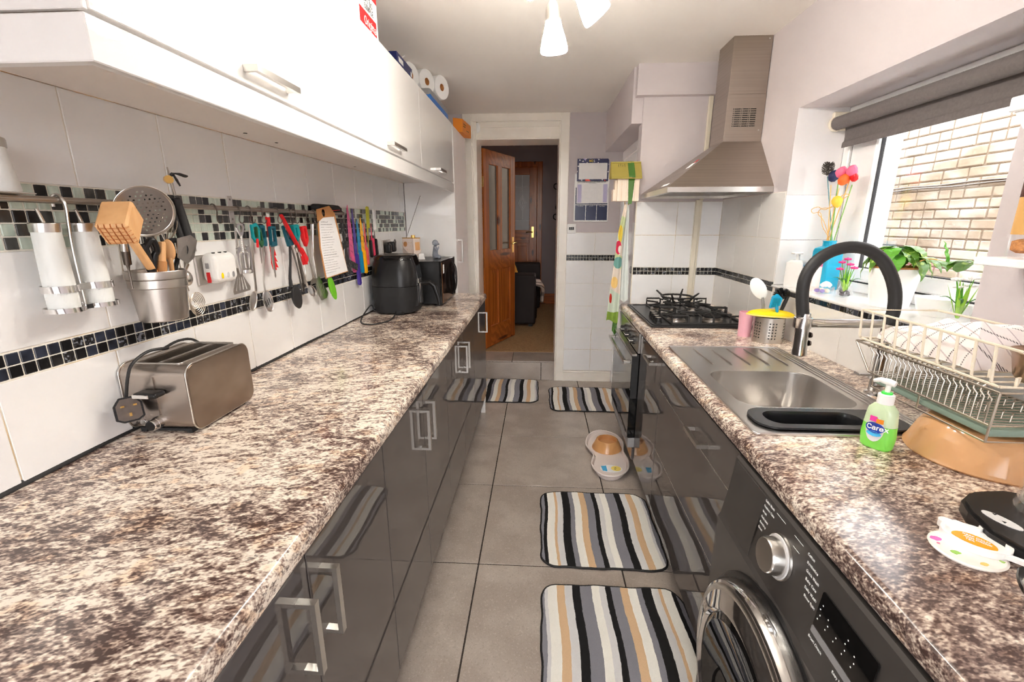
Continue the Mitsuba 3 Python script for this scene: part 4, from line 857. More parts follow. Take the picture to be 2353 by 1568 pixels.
b = np.array((-0.919, 1.105, 1.380)); a = np.array((-0.915, 1.067, 1.285)); wa = (b-a)/np.linalg.norm(b-a); wu = np.cross(wa, [1, 0, 0]); wu /= np.linalg.norm(wu); wv = np.cross(wa, wu)
obj('wires', cat([tube([b-wa*0.03+0.003*(math.cos(q)*wu+math.sin(q)*wv), b+wa*0.005+0.018*(math.cos(q)*wu+math.sin(q)*wv), b+wa*0.035+0.016*(math.cos(q)*wu+math.sin(q)*wv), b+wa*0.050, b+wa*0.035-0.016*(math.cos(q)*wu+math.sin(q)*wv), b+wa*0.005-0.018*(math.cos(q)*wu+math.sin(q)*wv), b-wa*0.03-0.003*(math.cos(q)*wu+math.sin(q)*wv)], 0.0011, 6, 5) for q in np.arange(5)/5*PI]), 'steel_wire', t)
obj('handle', sweep(np.array([a-[0, 0, 0.03], b-wa*0.028]), 0.006, 10), 'steel_handle', t)
t = thing('slotted_spoon', 'dark round slotted spoon behind the turner at the right of the pot', 'spoon')
c = np.array((-0.894, 1.089, 1.337)); nn = np.array([0.72, -0.66, 0.1]); nn /= np.linalg.norm(nn); uu = np.cross([0, 0, 1.0], nn); uu /= np.linalg.norm(uu); vv = np.cross(nn, uu)
P = Point(0, 0).buffer(0.026, quad_segs=10).difference(ops.unary_union([sbox(-0.014+0.007*k, -0.012, -0.011+0.007*k, 0.014) for k in range(5)]))
obj('head', frame3(prism(P, 0.0018), c, uu, vv, nn), 'black_plastic', t); obj('handle', sweep(np.array([c-vv*0.024, np.array((-0.895, 1.071, 1.277))]), 0.005, 8), 'black_plastic', t)
t = thing('cake_slice', 'steel cake slice with a folded blade leaning out at the right of the pot', 'turner')
P = [(-0.875, 1.077, 1.362), (-0.879, 1.127, 1.369), (-0.883, 1.152, 1.355), (-0.884, 1.133, 1.312), (-0.879, 1.102, 1.299), (-0.872, 1.064, 1.317)]
P = np.array(P); cc = P.mean(0); nn = np.cross(P[1]-P[0], P[3]-P[0]); nn /= np.linalg.norm(nn)
obj('blade', hull(np.vstack([P, P+nn*0.0012])), 'steel_brushed', t, smooth=False)
obj('handle', sweep(np.array([P[4], (-0.889, 1.086, 1.264)]), [0.007, 0.005], 8, flatten=(1, 0.4)), 'steel_handle', t)
t = thing('ladle', 'small steel ladle hanging bowl down beside the pot rim', 'ladle')
c = np.array((-0.904, 1.122, 1.260)); sp = trimesh.creation.icosphere(3, 1.0); sp.vertices *= [0.010, 0.015, 0.019]
obj('bowl', mv(sp, tuple(c)), 'steel_handle', t, smooth=True); obj('handle', sweep(np.array([c+[0, 0, 0.017], (-0.899, 1.118, 1.309)]), 0.0035, 8), 'steel_handle', t)
t = thing('coil_whisk', 'flat coiled wire whisk hanging between the steel pot and the white gadget', 'whisk')
c = np.array((1.162, 1.188)); cp_ = []
for k in range(7):
    r = 0.009+0.0042*k; cp_ += [(0.045+0.0012*k, c[0]+0.8*r*math.cos(q)+0.0012*k, c[1]+0.92*r*math.sin(q)-0.0005*k) for q in np.arange(16)/16*2*PI]
obj('coil', lw(tube(cp_, 0.0011, 6)), 'steel_wire', t)
obj('stem', wtube([(0.045, c[0]-0.006, c[1]+0.034), (0.045, c[0]-0.010, c[1]+0.055), (0.042, c[0]-0.018, c[1]+0.12), (0.046, c[0]-0.018, RZ-0.012)], 0.0016, 6, 4), 'steel_wire', t)

# white plug-in gadget on a steel double socket
t = thing('double_socket', 'brushed steel double socket behind the white plug-in gadget', 'socket')
obj('plate', lw(box((0.006, 1.238, 1.224), (0.0125, 1.380, 1.309), 0.002)), 'steel_handle', t)
t = thing('plug_in_gadget', 'egg-shaped white plug-in gadget with vents and a red strip beside the pot', 'plug-in device')
egg = rbox((0.0125, 1.248, 1.228), (0.058, 1.352, 1.316), 0.021, 3)
obj('body', lw(egg), 'white_plastic', t, smooth=True)
obj('red_strip', lw(box((0.030, 1.2468, 1.232), (0.041, 1.2500, 1.262), 0.001)), 'red', t, smooth=False)
obj('window', lw(box((0.030, 1.2466, 1.272), (0.041, 1.2500, 1.288), 0.002)), 'grey_mid', t, smooth=False)
for k, (y, m) in enumerate(((1.275, 'yellow'), (1.300, 'grey_light'), (1.322, 'grey_mid'))):
    obj('vent', lw(mv(lathe([(0, 0), (1, 0), (1, 1), (0, 1)], 14), (0.0575, y, 1.250), s=(0.0085, 0.0050, 0.0012), ry=PI/2)), m, t)
for y in (1.272, 1.298, 1.322):
    obj('top_slot', lw(mv(lathe([(0, 0), (1, 0), (1, 1), (0, 1)], 12), (0.042, y, 1.3135), s=(0.004, 0.008, 0.003), rz=0.3)), 'black_matte', t)

# hanging tools, from left to right
t = thing('corkscrew', 'chrome winged corkscrew hanging on the rail right of the white gadget', 'corkscrew')
y, o = 1.388, 0.052
obj('key_ring', flatw(Polygon([(y-0.019, 1.385), (y-0.012, 1.3965), (y+0.012, 1.3965), (y+0.019, 1.385), (y+0.006, 1.360), (y-0.006, 1.360)]).difference(Polygon([(y-0.012, 1.385), (y-0.008, 1.3915), (y+0.008, 1.3915), (y+0.012, 1.385), (y+0.003, 1.370), (y-0.003, 1.370)])), o, 0.004), 'chrome', t)
obj('rack_shaft', lw(cat([cyl((o+0.002, y, 1.362), (o+0.002, y, 1.262), 0.0038, 10)]+[cyl((o+0.002, y-0.0056, 1.355-0.0062*k), (o+0.002, y+0.0056, 1.355-0.0062*k), 0.0019, 6) for k in range(9)])), 'steel_handle', t)
obj('frame', flatw(Polygon([(y-0.013, 1.308), (y+0.013, 1.308), (y+0.014, 1.255), (y-0.014, 1.255)]).difference(Polygon([(y-0.009, 1.302), (y+0.009, 1.302), (y+0.010, 1.262), (y-0.010, 1.262)])), o-0.001, 0.006), 'chrome', t)
wm = wtube([(o+0.002+0.0026*math.cos(q), y+0.0032*math.sin(q), 1.300-0.0018*q) for q in np.arange(0, 22, 0.7)], 0.0011, 6, 0); obj('worm', wm, 'steel_handle', t)
obj('bell', lw(mv(lathe([(0.0185, 0), (0.0195, 0.002), (0.0185, 0.0105), (0.0145, 0.013), (0.0125, 0.0125), (0.0165, 0.009), (0.0168, 0.001)], 28), (o+0.002, y, 1.246))), 'chrome', t, smooth=50)
for s in (-1, 1):
    g = LineString([(y+s*0.021, 1.318), (y+s*0.031, 1.306), (y+s*0.030, 1.275), (y+s*0.026, 1.248)]).buffer(0.0035)
    gear = Point(y+s*0.021, 1.319).buffer(0.0075); gear = ops.unary_union([gear]+[affinity.rotate(sbox(y+s*0.021-0.001, 1.319, y+s*0.021+0.001, 1.3305), 36*k, origin=(y+s*0.021, 1.319)) for k in range(10)])
    obj('wing', flatw(ops.unary_union([g, gear]), o, 0.004), 'chrome', t)
t = thing('fish_slice', 'steel slotted fish slice hanging behind the corkscrew', 'turner')
y = 1.388
P = Polygon([(1.378, 1.262), (1.398, 1.262), (1.404, 1.236), (1.432, 1.196), (1.428, 1.186), (1.350, 1.182), (1.347, 1.192), (1.372, 1.236)])
P = P.difference(ops.unary_union([Polygon([(1.376+0.0085*k, 1.232), (1.3795+0.0085*k, 1.232), (1.364+0.017*k, 1.192), (1.358+0.017*k, 1.192)]) for k in range(4)]))
obj('blade', flatw(P, 0.030, 0.0014), 'steel_brushed', t); obj('handle', lw(sweep(np.array([(0.031, 1.388, 1.262), (0.036, 1.388, 1.34), (0.040, 1.389, 1.398)]), [0.007, 0.005, 0.006], 8, flatten=(1, 0.4))), 'steel_handle', t)
def spoon_mesh(c, L, Wd, ang, off, hollow=True):
    """oval bowl, outline centre c = (y, z), seen flat on, tilted by ang in the wall plane"""
    g = trimesh.creation.icosphere(3, 1.0); v = g.vertices
    v = v*[0.008, Wd, L]; v[:, 0] = np.where(v[:, 0] > 0, v[:, 0]*0.25-0.004, v[:, 0]) if hollow else v[:, 0]
    g.vertices = v; g = mv(g, (off, c[0], c[1]), rx=ang); return lw(g)
t = thing('serving_spoon', 'plain steel serving spoon whose bowl hangs over the lower mosaic band', 'spoon')
obj('bowl', spoon_mesh((1.440, 1.148), 0.034, 0.018, -0.45, 0.030), 'steel_handle', t, smooth=True)
obj('handle', lw(sweep(np.array([(0.030, 1.458, 1.178), (0.034, 1.455, 1.21), (0.040, 1.449, 1.28), (0.050, 1.447, 1.398)]), [0.004, 0.0035, 0.0045, 0.007], 8, flatten=(1, 0.45))), 'steel_handle', t)
t = thing('kitchen_scissors', 'kitchen scissors with turquoise and dark green grips, blades down, on the rail', 'scissors', )
for P, h, m in (([(1.446, 1.392), (1.474, 1.396), (1.486, 1.380), (1.480, 1.345), (1.462, 1.338), (1.448, 1.352)], [(1.455, 1.384), (1.470, 1.386), (1.474, 1.372), (1.466, 1.350), (1.457, 1.352)], 'teal'), ([(1.470, 1.386), (1.492, 1.376), (1.498, 1.335), (1.488, 1.322), (1.470, 1.345)], [(1.476, 1.374), (1.488, 1.368), (1.490, 1.342), (1.480, 1.345)], 'green_dark')):
    obj('grip', puff(Polygon(P).buffer(0.003).difference(Polygon(h)), 0.050, 0.010), m, t)
for P in ([(1.476, 1.344), (1.487, 1.340), (1.480, 1.272), (1.477, 1.268)], [(1.484, 1.345), (1.496, 1.338), (1.508, 1.296), (1.503, 1.294)]):
    obj('blade', flatw(P, 0.049, 0.002), 'steel_brushed', t)
obj('tag', flatw(capsule((1.462, 1.345), (1.459, 1.325), 0.0045), 0.055, 0.003), 'red', t)
def oval_grip(ring, hole, off, m, parent, t_=0.011): return obj('grip', puff(Polygon(ring).buffer(0.004).difference(Polygon(hole)), off, t_), m, parent)
t = thing('slotted_serving_spoon', 'steel slotted serving spoon with a dark teal loop grip, right of the scissors', 'spoon')
oval_grip([(1.498, 1.388), (1.520, 1.388), (1.522, 1.326), (1.496, 1.326)], [(1.503, 1.382), (1.515, 1.382), (1.517, 1.352), (1.507, 1.348)], 0.045, 'dark_teal', t)
obj('handle', lw(sweep(np.array([(0.045, 1.508, 1.326), (0.042, 1.503, 1.27), (0.036, 1.496, 1.205), (0.034, 1.500, 1.168)]), [0.007, 0.006, 0.004, 0.005], 8, flatten=(1, 0.4))), 'steel_handle', t)
g = spoon_mesh((1.510, 1.136), 0.040, 0.026, 0.28, 0.036); obj('bowl', g, 'chrome', t, smooth=True)
obj('slot', cat([lw(mv(box((0, -0.0018, -0.010), (0.0012, 0.0018, 0.010), 0.0004), (0.0335, 1.508+0.010*k, 1.132+0.004*k), rx=0.28)) for k in (-1, 0, 1)]), 'black_matte', t)
t = thing('paring_scissors', 'steel scissors with a dark teal oval grip hanging right of the slotted spoon', 'scissors')
oval_grip([(1.556, 1.384), (1.582, 1.384), (1.580, 1.324), (1.552, 1.322)], [(1.561, 1.379), (1.577, 1.379), (1.574, 1.336), (1.558, 1.336)], 0.045, 'dark_teal', t)
obj('blade', flatw([(1.548, 1.324), (1.572, 1.324), (1.560, 1.290), (1.556, 1.215), (1.551, 1.212), (1.546, 1.280)], 0.044, 0.0022), 'steel_brushed', t)
t = thing('pasta_server', 'short red plastic pasta server with curled tines hanging behind the scissors', 'pasta server')
obj('handle', puff(Polygon([(1.558, 1.418), (1.576, 1.418), (1.574, 1.330), (1.562, 1.318)]).buffer(0.001), 0.036, 0.008), 'red', t)
obj('head', puff(Polygon([(1.556, 1.330), (1.575, 1.328), (1.586, 1.286), (1.574, 1.290), (1.590, 1.264), (1.576, 1.270), (1.590, 1.244), (1.576, 1.248), (1.578, 1.236), (1.560, 1.240), (1.554, 1.262), (1.558, 1.296)]), 0.037, 0.006, 0.002), 'red', t)
obj('hang_tag', flatw(sbox(1.562, 1.418, 1.573, 1.430), 0.036, 0.003), 'white_plastic', t)
t = thing('spaghetti_fork', 'long red plastic fork hung aslant from the rail over the black ladle', 'fork')
obj('handle', lw(sweep(np.array([(0.062, 1.606, 1.426), (0.060, 1.640, 1.385), (0.058, 1.690, 1.325), (0.058, 1.728, 1.285)]), [0.007, 0.0085, 0.0085, 0.0075], 10, flatten=(1, 0.55))), 'red', t)
obj('head', puff(ops.unary_union([capsule((1.724, 1.296), (1.752, 1.262), 0.012, 0.012)]+[capsule((1.735+0.013*k, 1.272), (1.738+0.013*k, 1.244), 0.0045, 0.003) for k in (-1, 0, 1)]), 0.058, 0.006, 0.002), 'red', t)
t = thing('soup_ladle', 'matt black ladle hanging below its dark teal grip at the middle of the rail', 'ladle')
oval_grip([(1.640, 1.386), (1.668, 1.386), (1.690, 1.322), (1.660, 1.318)], [(1.646, 1.380), (1.662, 1.380), (1.676, 1.344), (1.664, 1.340)], 0.044, 'dark_teal', t)
obj('handle', lw(sweep(np.array([(0.043, 1.674, 1.322), (0.040, 1.668, 1.26), (0.038, 1.655, 1.20), (0.038, 1.655, 1.165)]), [0.007, 0.006, 0.008, 0.011], 10, flatten=(1, 0.5))), 'black_rubber', t)
g = trimesh.creation.icosphere(3, 1.0); v = g.vertices*[0.022, 0.030, 0.046]; v[:, 0] = np.where(v[:, 0] > 0, v[:, 0]*0.2, v[:, 0]*0.8); g.vertices = v
obj('bowl', lw(mv(g, (0.048, 1.674, 1.124), rx=0.25)), 'black_rubber', t, smooth=True)
t = thing('steel_tongs', 'slim serrated steel tongs with a dark collar hanging under the red fork', 'tongs')
obj('arm', lw(sweep(np.array([(0.050, 1.672, 1.318), (0.050, 1.690, 1.24), (0.050, 1.706, 1.165), (0.050, 1.708, 1.140)]), [0.004, 0.0045, 0.004, 0.003], 8, flatten=(1, 0.5))), 'steel_handle', t)
obj('arm', lw(sweep(np.array([(0.056, 1.690, 1.318), (0.056, 1.700, 1.24), (0.056, 1.712, 1.165), (0.055, 1.712, 1.140)]), [0.004, 0.0045, 0.004, 0.003], 8, flatten=(1, 0.5))), 'steel_dark', t)
t = thing('gravy_spoon', 'steel spoon hanging at a slant with a black and chrome collar, right of the ladle', 'spoon')
obj('handle', lw(sweep(np.array([(0.052, 1.690, 1.310), (0.052, 1.708, 1.255), (0.052, 1.735, 1.178), (0.050, 1.755, 1.150)]), [0.0045, 0.0045, 0.006, 0.004], 8, flatten=(1, 0.5))), 'steel_handle', t)
obj('bowl', spoon_mesh((1.785, 1.132), 0.034, 0.020, 1.05, 0.050), 'chrome', t, smooth=True)
obj('collar', lw(sweep(np.array([(0.056, 1.690, 1.308), (0.056, 1.695, 1.292)]), 0.0062, 10)), 'chrome', t)
t = thing('salad_tongs', 'steel tongs with a light turquoise grip hanging on the rail', 'tongs')
oval_grip([(1.708, 1.388), (1.742, 1.390), (1.750, 1.360), (1.730, 1.334), (1.712, 1.352)], [(1.722, 1.380), (1.728, 1.380), (1.732, 1.352), (1.726, 1.350)], 0.040, 'teal', t, 0.014)
obj('arm', wtube([(0.040, 1.730, 1.336), (0.040, 1.742, 1.27), (0.040, 1.745, 1.20), (0.040, 1.738, 1.150)], 0.0024, 8, 5), 'steel_handle', t)
obj('arm', wtube([(0.046, 1.732, 1.336), (0.046, 1.752, 1.27), (0.046, 1.756, 1.21), (0.045, 1.742, 1.165)], 0.0024, 8, 5), 'steel_handle', t)
t = thing('red_grip_turner', 'steel turner with a bright red loop grip hanging left of the recipe card', 'turner')
oval_grip([(1.770, 1.382), (1.800, 1.384), (1.806, 1.335), (1.790, 1.312), (1.774, 1.340)], [(1.783, 1.376), (1.790, 1.376), (1.794, 1.340), (1.788, 1.338)], 0.040, 'red', t, 0.014)
obj('handle', lw(sweep(np.array([(0.040, 1.790, 1.316), (0.038, 1.808, 1.25), (0.035, 1.830, 1.195), (0.034, 1.838, 1.178)]), [0.0035, 0.003, 0.004, 0.006], 8, flatten=(1, 0.5))), 'steel_handle', t)
P = Polygon([(1.815, 1.172), (1.842, 1.186), (1.858, 1.166), (1.856, 1.158), (1.806, 1.152)]); obj('blade', flatw(P, 0.033, 0.0014), 'steel_dull', t)
t = thing('slotted_turner', 'steel turner with long slots hanging behind the recipe card', 'turner')
P = Polygon([(1.858, 1.170), (1.888, 1.176), (1.952, 1.098), (1.936, 1.082), (1.890, 1.078), (1.862, 1.112)]).buffer(0.003)
P = P.difference(ops.unary_union([affinity.rotate(sbox(1.876+0.013*k, 1.098, 1.880+0.013*k, 1.148), 12, origin=(1.9, 1.12)) for k in range(4)]))
obj('blade', flatw(P, 0.030, 0.0016), 'steel_brushed', t)
obj('handle', lw(sweep(np.array([(0.031, 1.862, 1.175), (0.034, 1.848, 1.27), (0.040, 1.860, 1.395)]), [0.006, 0.0045, 0.007], 8, flatten=(1, 0.4))), 'steel_handle', t)
# recipe card over the rail
t = thing('recipe_card', 'tall paper card on brown board with a round hole, hung over the rail', 'card')
P = Polygon([(1.862, 1.452), (1.975, 1.470), (2.020, 1.440), (2.100, 1.178), (1.880, 1.170), (1.858, 1.30)]).difference(Point(1.918, RZ).buffer(0.016))
obj('board', flatw(P, 0.062, 0.003), 'card_brown', t)
PG = [(1.868, 1.404), (1.905, 1.420), (2.006, 1.426), (2.094, 1.182), (1.885, 1.174), (1.862, 1.30)]
pg = obj('sheet', flatw(PG, 0.0655, 0.0012), 'paper', t, smooth=False)
ln_ = []
for k in range(21):
    z = 1.402-0.0105*k; y0 = 1.876 if z > 1.33 else 1.872+0.006*(1.33-z)/0.1; w = (0.105 if k % 5 else 0.075)*(1+0.55*(1.41-z)/0.24)
    ln_.append(sbox(y0, z, y0+w*(0.75+0.25*r_m.random()), z+(0.0022 if k in (0, 1, 6, 13) else 0.0012)))
obj('print_lines', flatw(ops.unary_union(ln_), 0.0668, 0.0003), 'grey_mid', t, smooth=False)
t = thing('lime_spoon', 'lime green plastic spoon whose bowl shows below the recipe card', 'spoon')
g = trimesh.creation.icosphere(3, 1.0); v = g.vertices*[0.012, 0.024, 0.060]; v[:, 0] = np.where(v[:, 0] > 0, v[:, 0]*0.25, v[:, 0]); g.vertices = v
obj('bowl', lw(mv(g, (0.056, 1.950, 1.122), rx=0.42)), 'lime', t, smooth=True)
obj('handle', lw(sweep(np.array([(0.052, 1.920, 1.172), (0.045, 1.918, 1.25), (0.048, 1.930, 1.40)]), [0.007, 0.0055, 0.007], 8, flatten=(1, 0.6))), 'lime', t)
t = thing('glasses_case', 'black case with a thin red edge lying on the rail behind the recipe card', 'case')
obj('shell', lw(rbox((0.012, 1.905, RZ+0.0075), (0.056, 2.112, RZ+0.036), 0.013, 3)), 'black_matte', t, smooth=True)
obj('red_edge', lw(tube([(0.0565, 1.93, RZ+0.014), (0.0568, 2.02, RZ+0.012), (0.0565, 2.09, RZ+0.015)], 0.0015, 6, 4)), 'red', t)
t = thing('lanyard_strap', 'knotted black fabric strap hanging at the far end of the rail', 'strap')
mat('strap_black', lambda p, n, uv: MX(S(44, 44, 45), S(92, 92, 94), SM(0.62, 0.7, FB(p.y*160, p.z*90, 0, 2))), 0.8)
for P in ([(2.118, 1.398), (2.146, 1.398), (2.160, 1.34), (2.148, 1.30), (2.140, 1.30), (2.128, 1.345)], [(2.078, 1.290), (2.130, 1.318), (2.176, 1.312), (2.182, 1.288), (2.130, 1.284), (2.092, 1.262)], [(2.140, 1.290), (2.152, 1.290), (2.176, 1.19), (2.180, 1.160), (2.124, 1.162), (2.122, 1.19)], [(2.118, 1.232), (2.140, 1.238), (2.268, 1.196), (2.262, 1.170), (2.128, 1.212)]):
    obj('band', flatw(Polygon(P).buffer(0.002), 0.040+0.003*(P[0][0] > 2.12), 0.004), 'strap_black', t)

# knife strip
t = thing('knife_strip', 'narrow magnetic knife strip on the left wall behind the coloured knives', 'knife rack')
obj('strip', lw(box((0.0068, 2.235, 1.300), (0.020, 2.60, 1.332), 0.002)), 'black_matte', t)
mat('knife_pink', S(214, 92, 140), 0.4); mat('knife_purple', S(72, 52, 148), 0.4); mat('knife_cyan', S(18, 136, 182), 0.4); mat('knife_yellow', S(248, 182, 12), 0.4); mat('knife_coral', S(222, 92, 92), 0.4); mat('knife_olive', S(186, 182, 44), 0.4); mat('knife_rose', S(220, 62, 96), 0.4)
kn_ = [('broad pink knife', 'knife_pink', 2.262, 0.024, 1.485, 1.235, 1.155, 0.012), ('long purple knife, longest of the strip', 'knife_purple', 2.312, 0.017, 1.470, 1.235, 1.085, 0.013), ('turquoise blue knife', 'knife_cyan', 2.362, 0.019, 1.420, 1.250, 1.142, 0.012), ('orange yellow knife', 'knife_yellow', 2.408, 0.019, 1.430, 1.250, 1.136, 0.013), ('slim coral knife', 'knife_coral', 2.448, 0.012, 1.405, 1.265, 1.178, 0.009)]
for nm, m, y, w, z1, zm, z0, hw in kn_:
    t = thing('kitchen_knife', nm+' hanging blade up on the magnetic strip', 'knife', 'coloured knives on the magnetic strip')
    obj('blade', flatw([(y-w, zm), (y+w, zm), (y+w*0.75, zm+(z1-zm)*0.6), (y-w*0.2, z1), (y-w*0.75, z1-0.02)], 0.0205, 0.002), m, t, smooth=False)
    obj('handle', puff(capsule((y-w*0.1, zm), (y+w*0.2, z0+hw), hw*0.85, hw), 0.026, 0.014), m, t)
    if z1-zm > 0.1: obj('groove', cat([flatw([(y-w*0.6, zm+0.03+0.03*k), (y+w*0.6, zm+0.018+0.03*k), (y+w*0.6, zm+0.0195+0.03*k), (y-w*0.6, zm+0.0315+0.03*k)], 0.0224, 0.0004) for k in range(int((z1-zm-0.05)/0.03))]), 'black_matte', t, smooth=False)
for nm, m, hm, y, z1, zm, z0, up in (('olive green knife with its handle up', 'knife_olive', 'knife_olive', 2.490, 1.487, 1.38, 1.26, True), ('black-handled steel knife', 'steel_brushed', 'black_plastic', 2.505, 1.40, 1.300, 1.215, False), ('rose pink paring knife', 'knife_rose', 'knife_rose', 2.540, 1.400, 1.31, 1.218, False), ('white-handled knife with its handle up', 'white_plastic', 'white_plastic', 2.585, 1.478, 1.37, 1.29, True), ('short black knife at the far end', 'steel_dark', 'black_plastic', 2.580, 1.36, 1.305, 1.222, False)):
    t = thing('kitchen_knife', nm+' on the magnetic strip', 'knife', 'coloured knives on the magnetic strip')
    if up:
        obj('handle', puff(capsule((y, zm), (y+0.004, z1-0.012), 0.008, 0.011), 0.027, 0.014), hm, t); obj('blade', flatw([(y-0.008, zm), (y+0.008, zm), (y-0.006, z0)], 0.0205, 0.002), m, t, smooth=False)
    else:
        obj('handle', puff(capsule((y, zm), (y+0.004, z0+0.010), 0.009, 0.011), 0.027 if y < 2.56 else 0.029, 0.014), hm, t); obj('blade', flatw([(y-0.008, zm), (y+0.009, zm), (y+0.004, z1)], 0.0205 if y != 2.580 else 0.023, 0.002), m, t, smooth=False)
# ---------------------------------------------------------------- things standing on the left worktop
T0 = 0.9092
def loftbox(levels, n=10):
    """stack of rounded rectangles (x0, y0, x1, y1, r, z), closed at both ends"""
    a = loft([(rr_loop(*l[:5], n), l[5]) for l in levels])
    k = 4*(n+1); V = np.vstack([a.vertices, [(levels[0][0]+levels[0][2])/2, (levels[0][1]+levels[0][3])/2, levels[0][5]]])
    m = trimesh.Trimesh(V, np.vstack([a.faces, [[(q+1) % k, q, len(V)-1] for q in range(k)]]), process=False)
    if m.volume < 0: m.invert()
    return m
t = thing('toaster', 'two-slot brushed stainless toaster on the left worktop with its plug on top of its front', 'toaster')
mat('toaster_steel', S(178, 168, 160), lambda p, n, uv: 0.22+0.12*FB(p.x*14, p.y*14, p.z*420, 2), metal=1)
mat('toaster_side', lambda p, n, uv: MX(S(142, 128, 116), S(168, 156, 146), FB(p.y*16, p.z*22, 0, 3)), 0.30, metal=1)
ya, yb, za, zb, xa, xb = 0.945, 1.172, 0.918, 1.079, -0.968, -0.812
prof = rrect(ya, za, yb, zb, 0.026)
body = prism(prof, xb-xa, 'x', xa)
body = minus(body, box((-0.942, 0.972, 1.0), (-0.896, 1.150, 1.2), 0), box((-0.884, 0.972, 1.0), (-0.838, 1.150, 1.2), 0), box((-0.8905, 0.90, 0.958), (-0.8845, 0.949, 1.052)))
obj('body', body, 'toaster_steel', t, smooth=30)
for a, w in ((xb, 0.007), (xa-0.006, 0.006)):
    sp_ = obj('side_panel', of_man(to_man(prism(rrect(ya-0.001, za-0.001, yb+0.001, zb+0.001, 0.027), w*0.75, 'x', a if a > -0.9 else a+w*0.25))+to_man(prism(rrect(ya+0.0015, za+0.0015, yb-0.0015, zb-0.0015, 0.025), w, 'x', a))), 'toaster_side', t)
    obj('edge_bead', tube([(a+w*0.45, p[0], p[1]) for p in rr_loop(ya-0.0005, za-0.0005, yb+0.0005, zb+0.0005, 0.027)], 0.0022, 8, closed=True), 'steel_handle', sp_, smooth=True)
obj('slot_frame', cat([tube([(x, y, zb+0.0008) for x, y in rr_loop(-0.947, 0.965, -0.833, 1.157, 0.008)], 0.0025, 8, closed=True)]), 'steel_handle', t, smooth=True)
obj('slot_liner', cat([box((a, 0.972, 1.002), (a+0.0012, 1.150, zb-0.002)) for a in (-0.942, -0.8972, -0.884, -0.8392)]+[box((-0.942, 0.972, 1.0), (-0.838, 1.150, 1.003))]), 'steel_dull', t, smooth=False)
obj('bread_guide', cat([tube([(x, 0.975, 1.055), (x, 1.06, 1.058), (x, 1.147, 1.055)], 0.0014, 6) for x in (-0.930, -0.908, -0.872, -0.850)]), 'steel_dark', t)
obj('lever', rbox((-0.918, 0.912, 1.010), (-0.862, 0.945, 1.0235), 0.006, 2), 'black_plastic', t)
obj('lever_edge', box((-0.917, 0.9105, 1.0115), (-0.878, 0.914, 1.0205), 0.001), 'chrome', t)
for x, z in ((-0.936, 0.978), (-0.937, 0.958), (-0.934, 0.938)):
    b = obj('button', mv(lathe([(0, 0), (0.0066, 0), (0.0062, 0.004), (0, 0.0045)], 20), (x, 0.9455, z), rx=PI/2), 'steel_handle', t)
    obj('button_ring', mv(lathe([(0.0066, 0), (0.0082, 0), (0.0080, 0.0022), (0.0066, 0.0024)], 20, True), (x, 0.9455, z), rx=PI/2), 'chrome', b)
k = obj('browning_knob', mv(lathe([(0, 0), (0.0150, 0), (0.0146, 0.010), (0.0138, 0.011), (0.0136, 0.0205), (0.0120, 0.0225), (0, 0.0225)], 28), (-0.899, 0.9455, 0.939), rx=PI/2), 'chrome', t)
obj('knob_cap', mv(lathe([(0, 0.0222), (0.0115, 0.0222), (0.0110, 0.0236), (0, 0.0236)], 24), (-0.899, 0.9455, 0.939), rx=PI/2), 'black_plastic', k)
obj('symbol', mv(cat([tube([(0, 0, 0), (0.006, 0, 0), (0.003, 0, 0.0055)], 0.0004, 4, closed=True)]), (-0.9535, 0.9448, 0.936)), 'ink', t)
obj('foot', cat([box((x, y, T0), (x+0.014, y+0.02, 0.920)) for x in (-0.955, -0.84) for y in (0.955, 1.135)]+[box((-0.955, 0.955, 0.914), (-0.826, 1.155, 0.920))]), 'black_matte', t, smooth=False)
pc = np.array((-0.923, 0.905, 0.990))
t = thing('mains_plug', 'black three-pin plug with brass pins resting against the toaster front', 'plug')
pb = hull(np.vstack([np.column_stack([np.array(Polygon([(-0.023, -0.020), (-0.012, -0.027), (0.012, -0.027), (0.023, -0.020), (0.023, 0.010), (0.012, 0.025), (-0.012, 0.025), (-0.023, 0.010)]).buffer(0.003*s, quad_segs=4).exterior.coords)*s2, np.full(len(Polygon([(-0.023, -0.020), (-0.012, -0.027), (0.012, -0.027), (0.023, -0.020), (0.023, 0.010), (0.012, 0.025), (-0.012, 0.025), (-0.023, 0.010)]).buffer(0.003*s, quad_segs=4).exterior.coords), z)]) for s, s2, z in ((1, 1, 0.0), (1, 1, 0.012), (1, 0.78, 0.024))]))
n_ = np.array([0.72, -0.60, 0.30]); n_ /= np.linalg.norm(n_); u_ = np.cross([0, 0, 1.0], n_); u_ /= np.linalg.norm(u_); v_ = np.cross(n_, u_)
def onplug(m): return frame3(m, pc-n_*0.004, u_, v_, -n_)
P0 = pc-n_*0.004
obj('body', onplug(pb), 'black_plastic', t)
obj('face', frame3(prism(Polygon([(-0.022, -0.020), (-0.012, -0.026), (0.012, -0.026), (0.022, -0.020), (0.022, 0.010), (0.012, 0.024), (-0.012, 0.024), (-0.022, 0.010)]), 0.0016), P0-n_*0.0004, u_, v_, n_), 'steel_dark', t, smooth=False)
for a, b, c, d in ((-0.0022, 0.000, -0.004, 0.012), (-0.0125, 0, 0.006, 0.0), (0.0095, 0, 0.006, 0)): pass
for x, y, w, h in ((0, -0.013, 0.004, 0.008), (-0.011, 0.007, 0.0065, 0.004), (0.011, 0.007, 0.0065, 0.004)):
    obj('pin', frame3(box((x-w/2, y-h/2, 0), (x+w/2, y+h/2, 0.019), 0.0006), P0, u_, v_, n_), 'brass', t, smooth=False)
cb = P0-n_*0.012+v_*0.022
